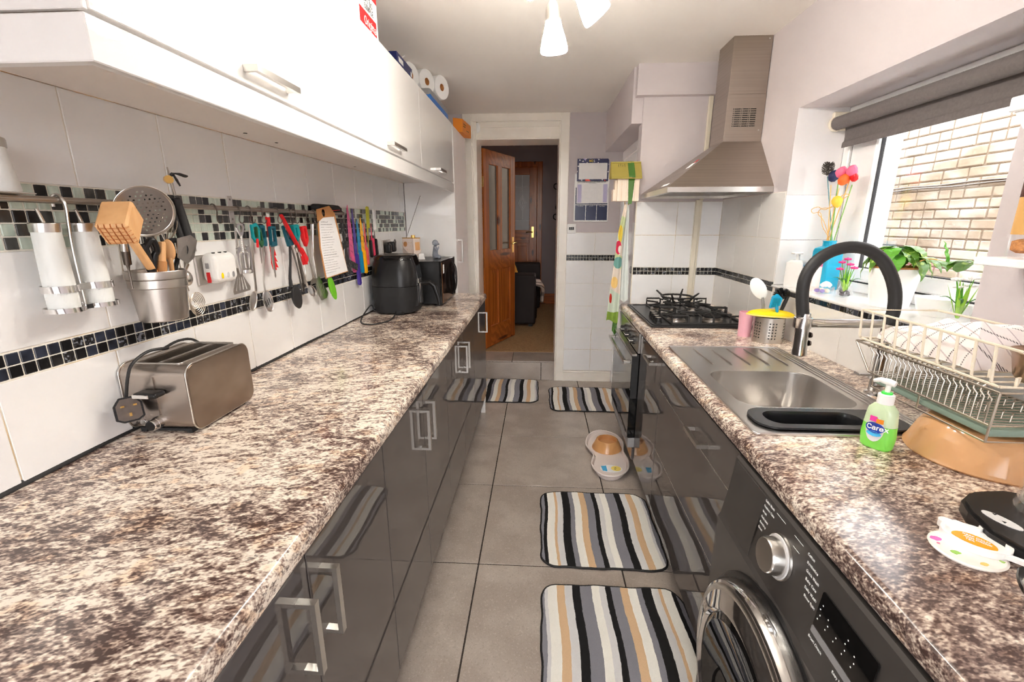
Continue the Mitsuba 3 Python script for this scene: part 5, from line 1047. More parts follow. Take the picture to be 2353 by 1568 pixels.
solid('toaster_cable', tube([cb, (-0.917, 0.912, 1.061), (-0.911, 0.925, 1.091), (-0.910, 0.970, 1.107), (-0.905, 1.020, 1.102), (-0.952, 1.06, 1.088), (-0.958, 1.12, 1.094), (-0.955, 1.17, 1.083), (-0.940, 1.195, 1.04), (-0.915, 1.188, 0.96)], 0.0034, 8, 8), 'black_rubber', 'black toaster cable looping from the plug over the toaster top', 'cable')

# air fryer
t = thing('air_fryer', 'large matt black air fryer with a silver handle strip, in front of the microwave', 'air fryer')
fx, fy = -0.800, 2.535
def fz(z, a, b, r): return (fx-a, fy-b, fx+a, fy+b, r, z)
lv = [fz(T0, 0.100, 0.108, 0.07), fz(T0+0.012, 0.118, 0.128, 0.085), fz(1.00, 0.126, 0.136, 0.09), fz(1.062, 0.127, 0.137, 0.09)]
obj('base', loftbox(lv), 'black_matte', t, smooth=40)
obj('body', loftbox([fz(1.064, 0.127, 0.137, 0.09), fz(1.115, 0.126, 0.136, 0.09), fz(1.178, 0.117, 0.126, 0.085), fz(1.206, 0.108, 0.117, 0.08)]), 'black_plastic', t, smooth=40)
obj('top_ring', loftbox([fz(1.206, 0.111, 0.120, 0.08), fz(1.222, 0.107, 0.116, 0.078), fz(1.229, 0.100, 0.108, 0.072)]), 'black_gloss', t, smooth=40)
obj('top_plate', loftbox([fz(1.2285, 0.094, 0.102, 0.068), fz(1.2305, 0.092, 0.10, 0.066)]), 'steel_dark', t, smooth=40)
fp_ = obj('front_panel', hull([(fx+0.108+dx, fy+s*w, z) for dx, w, z in ((0.022, 0.045, 1.10), (0.014, 0.045, 1.17), (0.0, 0.045, 1.215), (0.0, 0.05, 1.10), (-0.02, 0.055, 1.215)) for s in (-1, 1)]), 'black_gloss', t)
obj('badge', box((fx+0.126, fy-0.040, 1.075), (fx+0.133, fy+0.02, 1.100), 0.002), 'steel_handle', t)
dw = obj('drawer', hull([(fx+dx, fy+s*w, z) for dx, w, z in ((0.1285, 0.06, 0.95), (0.1285, 0.06, 1.06), (0.10, 0.09, 0.95), (0.10, 0.09, 1.06)) for s in (-1, 1)]), 'black_matte', t)
obj('handle', cat([sweep(np.array([(fx+0.12, fy, 1.068), (fx+0.185, fy, 1.075), (fx+0.212, fy, 1.055), (fx+0.232, fy, 0.99), (fx+0.238, fy, 0.945)]), [0.018, 0.018, 0.018, 0.016, 0.015], 12, flatten=(1, 0.8))]), 'black_plastic', dw)
obj('handle_strip', box((fx+0.128, fy-0.030, 0.962), (fx+0.139, fy-0.004, 1.074), 0.003), 'chrome', dw)
t = thing('mains_plug', 'black plug with brass pins lying loose on the worktop before the air fryer', 'plug')
pp = np.array((-0.761, 2.426, 0.922))
obj('body', mv(pb, tuple(pp+[0, 0, 0.006]), rx=PI/2*1.9), 'black_plastic', t)
for dx, dy in ((-0.010, 0.004), (0.010, -0.004)): obj('pin', box(pp+[dx-0.002, dy-0.003, 0.012], pp+[dx+0.002, dy+0.003, 0.030]), 'brass', t, smooth=False)
cz_ = T0+0.0036
solid('fryer_cable', tube([(fx-0.085, 2.44, cz_+0.01), (-0.905, 2.42, cz_+0.020), (-0.925, 2.44, cz_+0.045), (-0.933, 2.39, cz_+0.030), (-0.925, 2.28, cz_), (-0.875, 2.17, cz_), (-0.810, 2.16, cz_), (-0.765, 2.26, cz_), pp+[-0.02, -0.015, -0.005]], 0.0034, 8, 8), 'black_rubber', 'black cable of the air fryer coiled on the worktop', 'cable')

# microwave
t = thing('microwave', 'black microwave with an oval loop door handle against the white cupboard side', 'microwave')
mx, my0, my1, mz0, mz1 = -0.578, 2.690, 3.120, 0.922, 1.178
obj('case', box((-0.895, my0, mz0), (mx-0.012, my1, mz1), 0.003), 'black_plastic', t)
obj('front', box((mx-0.012, my0-0.002, mz0-0.002), (mx, my1+0.002, mz1+0.002), 0.003), 'black_gloss', t)
mat('mirror_bronze', S(120, 84, 58), 0.06, metal=1)
d = obj('door', box((mx-0.001, my0+0.006, mz0+0.006), (mx+0.0035, 3.00, mz1-0.006), 0.001), 'mirror_bronze', t, smooth=False, label='dark bronze mirrored door')
obj('handle', tube([(mx+0.004, 2.985, mz1-0.025), (mx+0.030, 2.965, 1.12), (mx+0.038, 2.955, 1.05), (mx+0.030, 2.965, 0.985), (mx+0.004, 2.985, mz0+0.022), (mx+0.022, 3.02, 0.985), (mx+0.026, 3.03, 1.05), (mx+0.022, 3.02, 1.12)], 0.0058, 10, 6, closed=True), 'black_plastic', d, smooth=True)
obj('sticker', box((mx+0.0032, 2.715, 1.105), (mx+0.0042, 2.745, 1.158)), 'paper', d, smooth=False)
obj('foot', cat([mv(lathe([(0, 0), (0.014, 0), (0.014, 0.014), (0, 0.014)], 14), (x, y, T0)) for x in (-0.86, -0.62) for y in (2.73, 3.07)]), 'black_matte', t)

# radio, note stack, praying figurine
t = thing('retro_radio', 'small pale pink retro radio with gold top and a leather strap on the microwave', 'radio')
mat('radio_pink', S(228, 212, 202), 0.45)
RC = np.array([-0.812, 2.905, mz1+0.0005]); ang = -0.5
def rad(m): return mv(m, tuple(RC), rz=ang)
obj('body', rad(rbox((-0.052, -0.030, 0.0), (0.052, 0.030, 0.128), 0.006, 2)), 'radio_pink', t)
obj('top_plate', rad(box((-0.052, -0.030, 0.127), (0.052, 0.030, 0.132), 0.002)), 'brass', t)
obj('dial', rad(mv(lathe([(0, 0), (0.014, 0), (0.013, 0.016), (0, 0.017)], 24), (0.018, 0, 0.131))), 'brass', t)
obj('speaker_disc', rad(mv(lathe([(0, 0), (0.016, 0), (0.015, 0.002), (0, 0.002)], 24), (-0.022, -0.030, 0.092), rx=PI/2)), 'card_brown', t)
obj('tuner_window', rad(box((0.0515, -0.020, 0.055), (0.053, 0.020, 0.105), 0.0005)), 'wood_beech', t, smooth=False)
obj('strap', rad(sweep(smooth_path([(-0.045, -0.032, 0.085), (-0.02, -0.040, 0.060), (0.02, -0.043, 0.035), (0.055, -0.030, 0.030), (0.066, 0.0, 0.045), (0.058, 0.024, 0.060)], 8), 0.0075, 10, flatten=(0.25, 1.0))), 'radio_pink', t, smooth=True)
obj('aerial', cyl(RC+[-0.035, 0.02, 0.128], (-0.742, 2.92, 1.565), 0.0016, 8), 'steel_dark', t)
r_ = random.Random(3)
obj('dots', cat([rad(mv(lathe([(0, 0), (0.0022, 0), (0, 0.0005)], 8), (-0.045+0.018*i+0.009*(j % 2), -0.030, 0.014+0.022*j), rx=PI/2)) for i in range(5) for j in range(5)]), 'card_brown', t, smooth=False)
solid('paper_fold', mv(hull([(-0.02, -0.012, 0), (0.02, -0.012, 0), (-0.02, 0.012, 0), (0.02, 0.012, 0), (-0.015, 0, 0.035), (0.015, 0, 0.035)]), (-0.740, 2.862, mz1+0.0005), rz=0.4), 'paper', 'small folded white paper standing on the microwave beside the radio', 'paper', smooth=False)
mat('figure_grey', lambda p, n, uv: MX(S(104, 112, 124), S(150, 156, 166), FB(p.x*70, p.y*70, p.z*70, 3)), 0.55)
def limb(pts, rs):
    M = None
    for (a, ra), (b, rb) in zip(list(zip(pts, rs))[:-1], list(zip(pts, rs))[1:]):
        s1 = trimesh.creation.icosphere(2, ra).vertices+np.array(a); s2 = trimesh.creation.icosphere(2, rb).vertices+np.array(b)
        h = to_man(hull(np.vstack([s1, s2]))); M = h if M is None else M+h
    return M
F = limb([(0, 0, 0.018), (0, 0.002, 0.045), (0, 0.002, 0.066)], [0.019, 0.015, 0.011])+limb([(0.002, 0, 0.092), (0.004, -0.004, 0.088)], [0.018, 0.015])
for s in (-1, 1):
    F = F+limb([(0, s*0.014, 0.066), (0.012, s*0.022, 0.050), (0.019, s*0.004, 0.060), (0.021, s*0.003, 0.070)], [0.006, 0.0055, 0.005, 0.003])
    F = F+limb([(0.002, s*0.014, 0.014), (0.022, s*0.030, 0.009), (0.030, s*0.004, 0.007)], [0.012, 0.009, 0.006])
    F = F+limb([(-0.004, s*0.017, 0.094), (-0.007, s*0.023, 0.086)], [0.007, 0.006])
F = F+limb([(0.018, 0, 0.088), (0.022, 0, 0.084)], [0.007, 0.005])
g = of_man(F.refine_to_length(0.004)); g = trimesh.smoothing.filter_taubin(g, iterations=6)
k_ = solid('praying_figurine', mv(g, (-0.668, 2.94, mz1+0.001), rz=0.15, s=1.06), 'figure_grey', 'small grey seated figurine with folded hands on the microwave top', 'figurine', smooth=True)
# wall socket with two plugs
t = thing('double_socket', 'double wall socket with two black adapters behind the air fryer', 'socket')
obj('plate', lw(box((0.006, 2.732, 1.216), (0.014, 2.872, 1.300), 0.002)), 'steel_brushed', t)
obj('adapter', lw(rbox((0.014, 2.752, 1.222), (0.050, 2.796, 1.276), 0.010, 2)), 'black_plastic', t)
obj('adapter', lw(rbox((0.014, 2.815, 1.226), (0.055, 2.862, 1.288), 0.010, 2)), 'black_plastic', t)
obj('cord', lw(cat([tube([(0.040, 2.775, 1.224), (0.042, 2.77, 1.16), (0.030, 2.76, 1.05), (0.030, 2.76, 0.93)], 0.003, 6, 5), tube([(0.045, 2.84, 1.286), (0.050, 2.845, 1.300), (0.050, 2.86, 1.285), (0.046, 2.86, 1.24)], 0.0025, 6, 5)])), 'black_rubber', t)
# ---------------------------------------------------------------- end wall, doorway and beyond
y = YE-0.001
t = thing('weekly_planner', 'white-framed wall planner with three dark blue panels under the desk calendar', 'planner')
tl = math.radians(-1.2)
def ew(m, cx=0.43, cz=1.6, a=0.0): return mv(mv(mv(m, (-cx, 0, -cz)), ry=a), (cx, 0, cz))
obj('frame', box((0.282, y-0.016, 1.408), (0.566, y, 1.790), 0.004), 'white_plastic', t)
for k in range(3):
    p_ = obj('panel', box((0.293+0.0895*k, y-0.0175, 1.421), (0.378+0.0895*k, y-0.015, 1.543), 0.0006), 'navy_slate', t, smooth=False)
    g = meshkit.text_mesh(('THURSDAY', 'FRIDAY', 'SATURDAY')[k], 0.0065, 0.0004); w = g.bounds[1][0]
    obj('day_name', mv(g, (0.3355+0.0895*k-w/2, y-0.0176, 1.531), rx=PI/2), 'paper', p_, smooth=False)
obj('panel', box((0.293, y-0.0175, 1.548), (0.557, y-0.015, 1.680), 0.0006), 'navy_slate', t, smooth=False)
flat('navy_slate', (52, 60, 92), 0.25)
t = thing('desk_calendar', 'spiral calendar with a boldly patterned border and blank note pad, hung at the top', 'calendar')
def confetti(p, n, uv):
    u, v = p.x-0.29, p.z-1.73
    c = mi.Color3f(S(28, 30, 84)); d, _, r = mikit.voronoi(u*26, v*26)
    s = (u*0.9+v)*30; k = mikit.cell_rand(dr.floor(u*13), dr.floor((v+u*0.9)*9), 3)
    c = dr.select(k > 0.72, mi.Color3f(S(232, 76, 58)), c); c = dr.select((k > 0.50) & (k < 0.60), mi.Color3f(S(178, 160, 216)), c); c = dr.select((k > 0.60) & (k < 0.66), mi.Color3f(S(20, 132, 138)), c)
    return dr.select(d < 0.14, mi.Color3f(S(240, 238, 240)), c)
mat('confetti_print', confetti, 0.4)
obj('board', box((0.300, y-0.024, 1.730), (0.553, y-0.016, 1.902), 0.001), 'confetti_print', t, smooth=False)
obj('note_pad', box((0.313, y-0.0275, 1.744), (0.541, y-0.024, 1.868), 0.0005), 'paper', t, smooth=False)
for s, x, m in (('NO', 0.392, 'yellow'), ('1', 0.428, 'paper')):
    obj('lettering', mv(meshkit.text_mesh(s, 0.017, 0.0005, True), (x, y-0.0242, 1.876), rx=PI/2), m, t, smooth=False)
obj('spiral', cat([tube([(0.315+0.0075*k, y-0.026+0.004*math.sin(q), 1.726+0.007*math.cos(q)) for q in np.arange(8)/8*2*PI], 0.0009, 4, closed=True) for k in range(30)]), 'black_matte', t, smooth=False); labels['desk_calendar__spiral'] = {'kind': 'stuff'}
obj('month_page', ew(box((0.302, y-0.0215, 1.556), (0.556, y-0.0195, 1.724), 0.0004), a=tl*0.4), 'paper', t, smooth=False)
pg = 'desk_calendar__month_page'
flat('lilac_print', (196, 192, 222), 0.7, 0.1)
obj('side_column', cat([ew(box((a, y-0.0219, 1.562), (a+0.034, y-0.0214, 1.706)), a=tl*0.4) for a in (0.307, 0.517)]), 'lilac_print', pg, smooth=False)
obj('print_lines', cat([ew(box((0.352+0.004*(k % 3), y-0.0219, 1.578+0.012*k), (0.502-0.01*(k % 4), y-0.0214, 1.5788+0.012*k)), a=tl*0.4) for k in range(11)]), 'grey_light', pg, smooth=False)
g = meshkit.text_mesh('NOVEMBER', 0.008, 0.0004); obj('lettering', mv(g, (0.43-g.bounds[1][0]/2, y-0.0216, 1.710), rx=PI/2), 'grey_mid', pg, smooth=False)
t = thing('light_switch', 'white three-gang light switch plate beside the door frame with dark rockers', 'light switch')
obj('plate', box((0.232, y-0.010, 1.314), (0.306, y, 1.392), 0.003), 'white_plastic', t)
for k in range(3): obj('rocker', box((0.248+0.0145*k, y-0.0125, 1.342), (0.2605+0.0145*k, y-0.009, 1.366), 0.001), 'black_plastic', t)
t = thing('door_sensor', 'small white egg-shaped sensor on the panel above the doorway', 'sensor')
obj('body', mv(trimesh.creation.icosphere(3, 1.0), (-0.517, YE+0.022, 2.150), s=(0.024, 0.016, 0.040)), 'white_plastic', t, smooth=True)
obj('bracket', box((-0.545, YE+0.012, 2.188), (-0.515, YE+0.034, 2.202), 0.002), 'steel_dark', t)

# house-shaped holder with ribbon, apron and cloth
t = thing('key_house', 'wooden house-shaped key holder with an olive roof and green ribbon at the cooker alcove edge', 'key holder')
mat('roof_olive', S(166, 152, 74), 0.6); mat('ribbon_green', S(72, 116, 46), 0.5)
yh = 2.800
obj('body', cat([box((0.4475, yh, 1.521), (0.5725, 2.878, 1.648), 0.001)]), 'wood_pale', t, smooth=False)
obj('side_body', cat([box((0.426, yh+0.012, 1.522), (0.4470, 2.87, 1.586), 0.001), box((0.436, yh+0.02, 1.586), (0.4470, 2.87, 1.64), 0.001)]), 'wood_pale', t, smooth=False)
for k in range(5): pass
obj('board_joint', cat([box((0.4475+0.025*k, yh-0.0004, 1.523), (0.4482+0.025*k, yh+0.001, 1.645)) for k in range(1, 5)]), 'wood_beech', t, smooth=False)
roof = prism([(yh-0.022, 1.643), (yh-0.024, 1.651), (2.836, 1.737), (2.846, 1.737), (2.879, 1.66), (2.879, 1.648)], 0.172, 'x', 0.408)
obj('roof', roof, 'roof_olive', t, smooth=False)
obj('ridge', box((0.408, 2.829, 1.733), (0.580, 2.853, 1.741), 0.001), 'roof_olive', t, smooth=False)
obj('roof_groove', cat([hull([(x+dx, yy, zz) for dx in (0, 0.0018) for yy, zz in ((yh-0.0225, 1.652), (yh-0.0215, 1.6515), (2.8295, 1.728), (2.8305, 1.7275))]) for x in (0.450, 0.462, 0.474, 0.486)]), 'black_matte', t, smooth=False)
rb = grid_mesh(lambda u, v: (0.503+0.036*u*(1-0.45*np.clip((v-0.35)/0.65, 0, 1))+0.010*v, np.interp(v, [0, 0.35, 0.42, 1], [2.836, yh-0.0265, yh-0.006, yh-0.006])+0.0015*np.sin(6*u), np.interp(v, [0, 0.35, 0.42, 1], [1.743, 1.652, 1.636, 1.505])), 4, 40)
obj('ribbon', thick(rb, 0.0012), 'ribbon_green', t, smooth=True)
obj('hook', cat([tube([(x, 2.83, 1.521), (x, 2.83, 1.508), (x, 2.822, 1.500), (x, 2.815, 1.507)], 0.0015, 6, 4) for x in (0.500, 0.520)]), 'brass', t)
def apron_col(p, n, uv):
    z, x = p.z, p.x
    c = mi.Color3f(S(196, 208, 190))
    band = mikit.cell_rand(dr.floor((z+0.6*(x-0.45))*13), 4, 9)
    c = dr.select(band > 0.55, mi.Color3f(S(222, 208, 194)), c); c = dr.select(band < 0.25, mi.Color3f(S(192, 202, 156)), c)
    def blob(cx, cz, rx, rz, col, c0): return dr.select(dr.square((x-cx)/rx)+dr.square((z-cz)/rz) < 1, mi.Color3f(S(*col)), c0)
    c = blob(0.482, 1.335, 0.012, 0.05, (222, 196, 80), c); c = blob(0.474, 1.255, 0.016, 0.04, (206, 56, 84), c); c = blob(0.482, 1.245, 0.010, 0.022, (236, 222, 212), c)
    c = blob(0.478, 1.165, 0.028, 0.035, (110, 158, 150), c); c = blob(0.462, 1.045, 0.020, 0.035, (226, 190, 120), c); c = blob(0.445, 0.945, 0.007, 0.03, (178, 52, 44), c)
    return dr.select(z < 0.862, mi.Color3f(S(128, 158, 66)), c)
mat('apron_print', apron_col, 0.85, spec=0.1)
def cloth(zs, x0s, x1s, yc, amp, ph, n=26):
    def f(u, v):
        z = zs[0]+(zs[1]-zs[0])*v
        a, b = np.interp(v, np.linspace(0, 1, len(x0s)), x0s), np.interp(v, np.linspace(0, 1, len(x1s)), x1s)
        return (a+(b-a)*u, yc+amp*np.sin(u*7+ph+v*1.2)*np.clip(0.25+v, 0, 1)+0.004*np.sin(v*9+u*4), z+0.012*np.sin(u*5+ph)*v)
    return thick(grid_mesh(f, n, 40), 0.0018)
solid('apron', cloth((1.502, 0.800), (0.497, 0.468, 0.452, 0.438, 0.426), (0.512, 0.500, 0.500, 0.500, 0.496), 2.812, 0.012, 0.4), 'apron_print', 'patterned pale green apron with fruit prints and a green hem, hanging from the key house', 'apron', smooth=True)
t = thing('tea_towel', 'plain pale grey cloth lined in green hanging beside the patterned apron', 'cloth')
flat('cloth_pale', (214, 220, 216), 0.85, 0.1)
obj('cloth', cloth((1.506, 0.93), (0.508, 0.502, 0.500, 0.497), (0.530, 0.536, 0.548, 0.556), 2.848, 0.010, 1.7), 'cloth_pale', t, smooth=True)
obj('cloth', cloth((0.96, 0.735), (0.495, 0.484, 0.471), (0.506, 0.504, 0.497), 2.8665, 0.003, 1.7), 'cloth_pale', t, smooth=True)
obj('lining', cloth((1.22, 0.720), (0.5005, 0.492, 0.482, 0.470), (0.508, 0.508, 0.505, 0.498), 2.861, 0.003, 1.7), 'ribbon_green', t, smooth=True)

# living room furniture
mat('sofa_brown', S(38, 28, 26), 0.7)
t = thing('sofa', 'dark brown sofa in the room behind the pine door', 'sofa')
obj('arm', rbox((-0.95, 5.36, 0.215), (-0.035, 5.62, 0.815), 0.03, 3), 'sofa_brown', t); obj('arm', rbox((-0.95, 6.45, 0.215), (0.02, 6.70, 0.855), 0.03, 3), 'sofa_brown', t)
obj('seat', rbox((-0.95, 5.63, 0.215), (-0.02, 6.44, 0.60), 0.04, 3), 'sofa_brown', t); obj('back', rbox((-1.20, 5.36, 0.215), (-0.96, 6.70, 1.0), 0.05, 3), 'sofa_brown', t)
obj('foot', cat([box((x, y_, 0.182), (x+0.05, y_+0.05, 0.22)) for x in (-0.12, -0.9) for y_ in (5.40, 6.60)]), 'black_matte', t, smooth=False)
mat('throw_check', lambda p, n, uv: MX(S(206, 186, 172), S(96, 78, 70), SM(0.62, 0.7, 0.5+0.5*dr.sin(p.y*58+p.z*58))*0.8), 0.9, spec=0.1)
g = grid_mesh(lambda u, v: (-0.62+np.interp(v, [0, 0.55, 0.66, 0.74, 1], [0, 0.54, 0.645, 0.675, 0.66])+0.014*np.sin(u*11), 5.66+0.42*u+0.01*np.sin(v*8), np.interp(v, [0, 0.55, 0.66, 0.74, 1], [0.66, 0.68, 0.655, 0.60, 0.42])+0.018*np.sin(u*9+v*7)), 24, 30)
solid('throw_blanket', thick(g, 0.02), 'throw_check', 'pale striped throw blanket draped over the sofa seat', 'blanket', smooth=True)
solid('scatter_cushion', mv(rbox((-0.055, -0.17, -0.17), (0.055, 0.17, 0.17), 0.05, 3), (-0.345, 5.86, 0.81), ry=-0.35), 'knife_olive' if False else 'cushion_gold', 'golden cushion on the sofa behind the pine door leaf', 'cushion', smooth=True)
flat('cushion_gold', (176, 124, 54), 0.8, 0.1)
t = thing('wall_scroll', 'black wrought iron scroll ornament on the far living room wall', 'wall decoration')
sx, sy = 0.262, Y2-0.008
for zc, r, d in ((2.02, 0.045, 1), (1.93, 0.06, -1), (1.62, 0.07, 1), (1.50, 0.06, -1)):
    obj('scroll', tube([(sx+0.02*d+r*(1-q/9.0)*math.cos(q*d), sy, zc+r*(1-q/9.0)*math.sin(q*d)) for q in np.arange(0, 7.5, 0.35)], 0.008, 6), 'black_matte', t)
obj('stem', tube([(sx+0.05, sy, 2.05), (sx+0.02, sy, 1.95), (sx+0.07, sy, 1.78), (sx-0.01, sy, 1.66), (sx+0.04, sy, 1.5)], 0.008, 6, 6), 'black_matte', t)

# on top of the wall cabinets
ZC = UZ1+0.0008
t = thing('cereal_box', 'tall red and white cereal box on top of the wall cabinets, nearest the camera', 'box')
bx0, bx1, by0, by1 = -0.80, -0.622, 1.742, 1.930
obj('carton', box((bx0, by0, ZC), (bx1, by1, 2.232), 0.001), 'paper', t, smooth=False)
X_ = bx1+0.0004
obj('red_panel', cat([box((bx1-0.001, by0+0.004, ZC+0.022), (X_, by1-0.018, ZC+0.088)), box((bx1-0.001, by0+0.03, 2.185), (X_, by1-0.002, 2.2315)), box((bx0+0.03, by0-0.0004, ZC+0.05), (bx1-0.08, by0+0.001, 2.135))]), 'red', t, smooth=False)
def on_x(m, y0_, z0_): m = m.copy(); v = m.vertices; m.vertices = np.column_stack([X_+v[:, 2], y0_+v[:, 0], z0_+v[:, 1]]); m.fix_normals(); return m
obj('lettering', on_x(meshkit.text_mesh('Original', 0.026, 0.0004), by0+0.045, ZC+0.046), 'paper', t, smooth=False)
obj('lettering', cat([on_x(meshkit.text_mesh('OAT SO', 0.018, 0.0004), by0+0.045, ZC+0.118), on_x(meshkit.text_mesh('SIMPLE', 0.018, 0.0004), by0+0.052, ZC+0.096)]), 'ink', t, smooth=False)
obj('picture', on_x(prism(ops.unary_union([Point(0, 0.012).buffer(0.02), sbox(-0.016, -0.03, 0.018, 0.01)]), 0.0004), by0+0.095, ZC+0.168), 'steel_dark' if False else 'ink', t, smooth=False)
t = thing('tissue_carton', 'dark blue and white carton with an open flap on the cabinets, left of the rolls', 'box')
bc = [(-0.620, 2.180, 2.026), (-0.611, 2.420, 2.060)]
obj('carton', box((-0.80, 2.185, ZC), (-0.628, 2.430, ZC+0.030), 0.001), 'paper', t, smooth=False)
obj('carton_top', box((-0.80, 2.185, ZC+0.0305), (-0.628, 2.430, ZC+0.088), 0.001), 'navy', t, smooth=False)
obj('flap', mv(box((-0.03, -0.02, 0), (0.03, 0.02, 0.0012)), (-0.66, 2.33, ZC+0.100), rx=0.5, ry=-0.5), 'paper', t, smooth=False)
obj('print', cat([box((-0.6282, 2.21, ZC+0.055), (-0.6276, 2.28, ZC+0.075)), box((-0.6282, 2.40, ZC+0.05), (-0.6276, 2.426, ZC+0.07)), box((-0.76, 2.1846, ZC+0.06), (-0.68, 2.1852, ZC+0.075))]+[box((-0.6282, 2.33+0.008*k, ZC+0.006), (-0.6276, 2.333+0.008*k, ZC+0.02)) for k in range(8)]), 'grey_light', t, smooth=False)
t = thing('bottle_pack', 'blue and clear shrink-wrapped pack under the kitchen rolls on the cabinets', 'pack')
obj('pack', rbox((-0.88, 2.72, ZC), (-0.606, 3.215, ZC+0.085), 0.012, 2), 'grey_mid', t); obj('blue_band', rbox((-0.881, 2.719, ZC+0.012), (-0.6055, 3.2155, ZC+0.058), 0.01, 2), 'blue_print', t)
r3 = np.array((-0.593, 2.980, 2.167)); r3[2] = ZC+0.085+0.0668
wv_ = np.array([-0.454, -0.891, 0]); nv_ = np.array([0.891, -0.454, 0])
for k, lb in enumerate(('white kitchen roll on the cabinet top, right one of three', 'white kitchen roll on the cabinet top, middle one of three', 'white kitchen roll on the cabinet top beside the dark blue carton')):
    c = r3+wv_*0.1345*k
    g = lathe([(0.020, 0), (0.064, 0), (0.0665, 0.003), (0.0665, 0.197), (0.064, 0.20), (0.020, 0.20)], 36, True)
    t = thing('kitchen_roll', lb, 'paper roll', 'kitchen rolls on the cabinet top')
    obj('roll', frame3(g, c-nv_*0.2, wv_, np.array([0, 0, 1.0]), nv_), 'paper', t, smooth=40)
    obj('core', frame3(lathe([(0.0185, 0.002), (0.0198, 0.002), (0.0198, 0.198), (0.0185, 0.198)], 24, True), c-nv_*0.2, wv_, np.array([0, 0, 1.0]), nv_), 'card_brown', t, smooth=40)
t = thing('orange_box', 'orange carton lying on the tall cupboard beside the door frame', 'box')
P = [(-0.559, 3.500, 2.042), (-0.620, 3.460, 2.078), (-0.537, 3.760, 2.080)]
pA, pB, pC = [np.array([*q[:2], 0]) for q in P]
zz0 = 2.0305; hb_ = [pA, pB, pB+(pC-pA), pC]
obj('carton', hull([q+[0, 0, zz0+h] for q in hb_ for h in (0.0, 0.088)]), 'orange', t, smooth=False)
d1 = (pC-pA)/np.linalg.norm(pC-pA); d2 = np.cross(d1, [0, 0, 1]); 
obj('print', cat([sweep(np.array([pA+d1*a+d2*0.0005+[0, 0, zz0+h], pA+d1*b+d2*0.0005+[0, 0, zz0+h]]), 0.002, 6) for a, b, h in ((0.02, 0.10, 0.06), (0.02, 0.08, 0.045), (0.12, 0.18, 0.03))]), 'ink', t, smooth=False)
# ---------------------------------------------------------------- right worktop
# perforated pot with washing-up tools
t = thing('cutlery_pot', 'perforated stainless steel pot behind the sink drainer holding washing-up brushes', 'pot')
qx, qy, qr, qh = 0.985, 1.960, 0.0600, 0.108
wall_ = lathe([(0, 0), (qr-0.001, 0), (qr, 0.002), (qr, qh-0.001), (qr-0.0012, qh), (qr-0.0024, qh-0.001), (qr-0.0024, 0.003), (0, 0.003)], 48)
obj('pot', mv(wall_, (qx, qy, WT)), 'steel_brushed', t, smooth=40)
hl_ = []
for a0 in np.arange(6)/6*2*PI+0.35:
    for c_ in range(3):
        for r in range(6):
            a = a0+(c_-1)*0.20; hl_.append(mv(mv(lathe([(0, 0), (0.0032, 0), (0.0030, 0.0004), (0, 0.0005)], 8), ry=PI/2), (qx+qr*math.cos(a), qy+qr*math.sin(a), WT+0.022+0.0125*r)) if False else frame3(lathe([(0, 0), (0.0032, 0), (0.0030, 0.0004), (0, 0.0005)], 8), (qx+qr*math.cos(a), qy+qr*math.sin(a), WT+0.022+0.0125*r), np.array([-math.sin(a), math.cos(a), 0]), np.array([0, 0, 1.0]), np.array([math.cos(a), math.sin(a), 0])))
k_ = stuff('perforations', cat(hl_), 'black_matte', t)
t = thing('sponge_scoop', 'yellow oval spoon-shaped scoop lying across the rim of the perforated pot', 'scoop')
g = trimesh.creation.icosphere(3, 1.0); v = g.vertices*[0.092, 0.040, 0.020]; v[:, 2] = np.where(v[:, 2] > 0, v[:, 2]*1.15, v[:, 2]*0.4); g.vertices = v
obj('body', mv(g, (0.983, 1.952, WT+qh+0.0085), rz=-0.15, ry=0.03), 'yellow', t, smooth=True)
obj('rim', mv(lathe([(0.97, -0.16), (1.05, -0.10), (1.05, 0.05), (1.0, 0.10), (0.95, 0.02)], 40, True), (0.983, 1.952, WT+qh+0.0065), rz=-0.15, ry=0.03, s=(0.092, 0.042, 0.028)), 'wood_pale' if False else 'pale_yellow', t, smooth=50)
flat('pale_yellow', (242, 222, 120), 0.4)
t = thing('dish_brush', 'bright blue plastic dish brush leaning in the perforated pot', 'brush')
obj('handle', tube([(0.999, 1.955, WT+0.02), (0.997, 1.930, WT+0.11), (0.992, 1.925, WT+0.140), (0.985, 1.925, WT+0.165)], [0.0055, 0.0055, 0.006, 0.008], 10), 'cyan', t)
hd_ = hull([(0.985+a, 1.925+dy, WT+z) for a, z in ((-0.024, 0.150), (-0.018, 0.196), (0.000, 0.208), (0.020, 0.190), (0.014, 0.160)) for dy in (-0.006, 0.008)])
obj('head', hd_, 'cyan', t, smooth=False)
obj('rib', cat([tube([(0.966+0.0065*k, 1.917, WT+0.152+0.002*k), (0.970+0.0065*k, 1.9165, WT+0.192)], 0.0013, 6) for k in range(5)]), 'teal', t)
t = thing('bristle_brush', 'black dish brush with spiky bristles standing in the perforated pot', 'brush')
obj('handle', tube([(1.012, 1.965, WT+0.02), (1.020, 1.955, WT+0.12), (1.034, 1.955, WT+0.165), (1.045, 1.955, WT+0.200)], [0.006, 0.006, 0.008, 0.007], 10, smooth=0), 'black_rubber', t)
rb_ = random.Random(4); br = []
for k in range(150):
    a, c_ = rb_.uniform(0, 2*PI), rb_.uniform(0.0, 1); d_ = np.array([math.cos(a)*math.sqrt(1-c_*c_)-0.2, math.sin(a)*math.sqrt(1-c_*c_)*0.8-0.3, c_]); d_ /= np.linalg.norm(d_)
    o_ = np.array([1.018, 1.955, WT+0.197]); br.append(sweep(np.array([o_+d_*0.008, o_+d_*0.034]), [0.0013, 0.0009], 4))
stuff('bristles', cat(br), 'black_plastic', t)
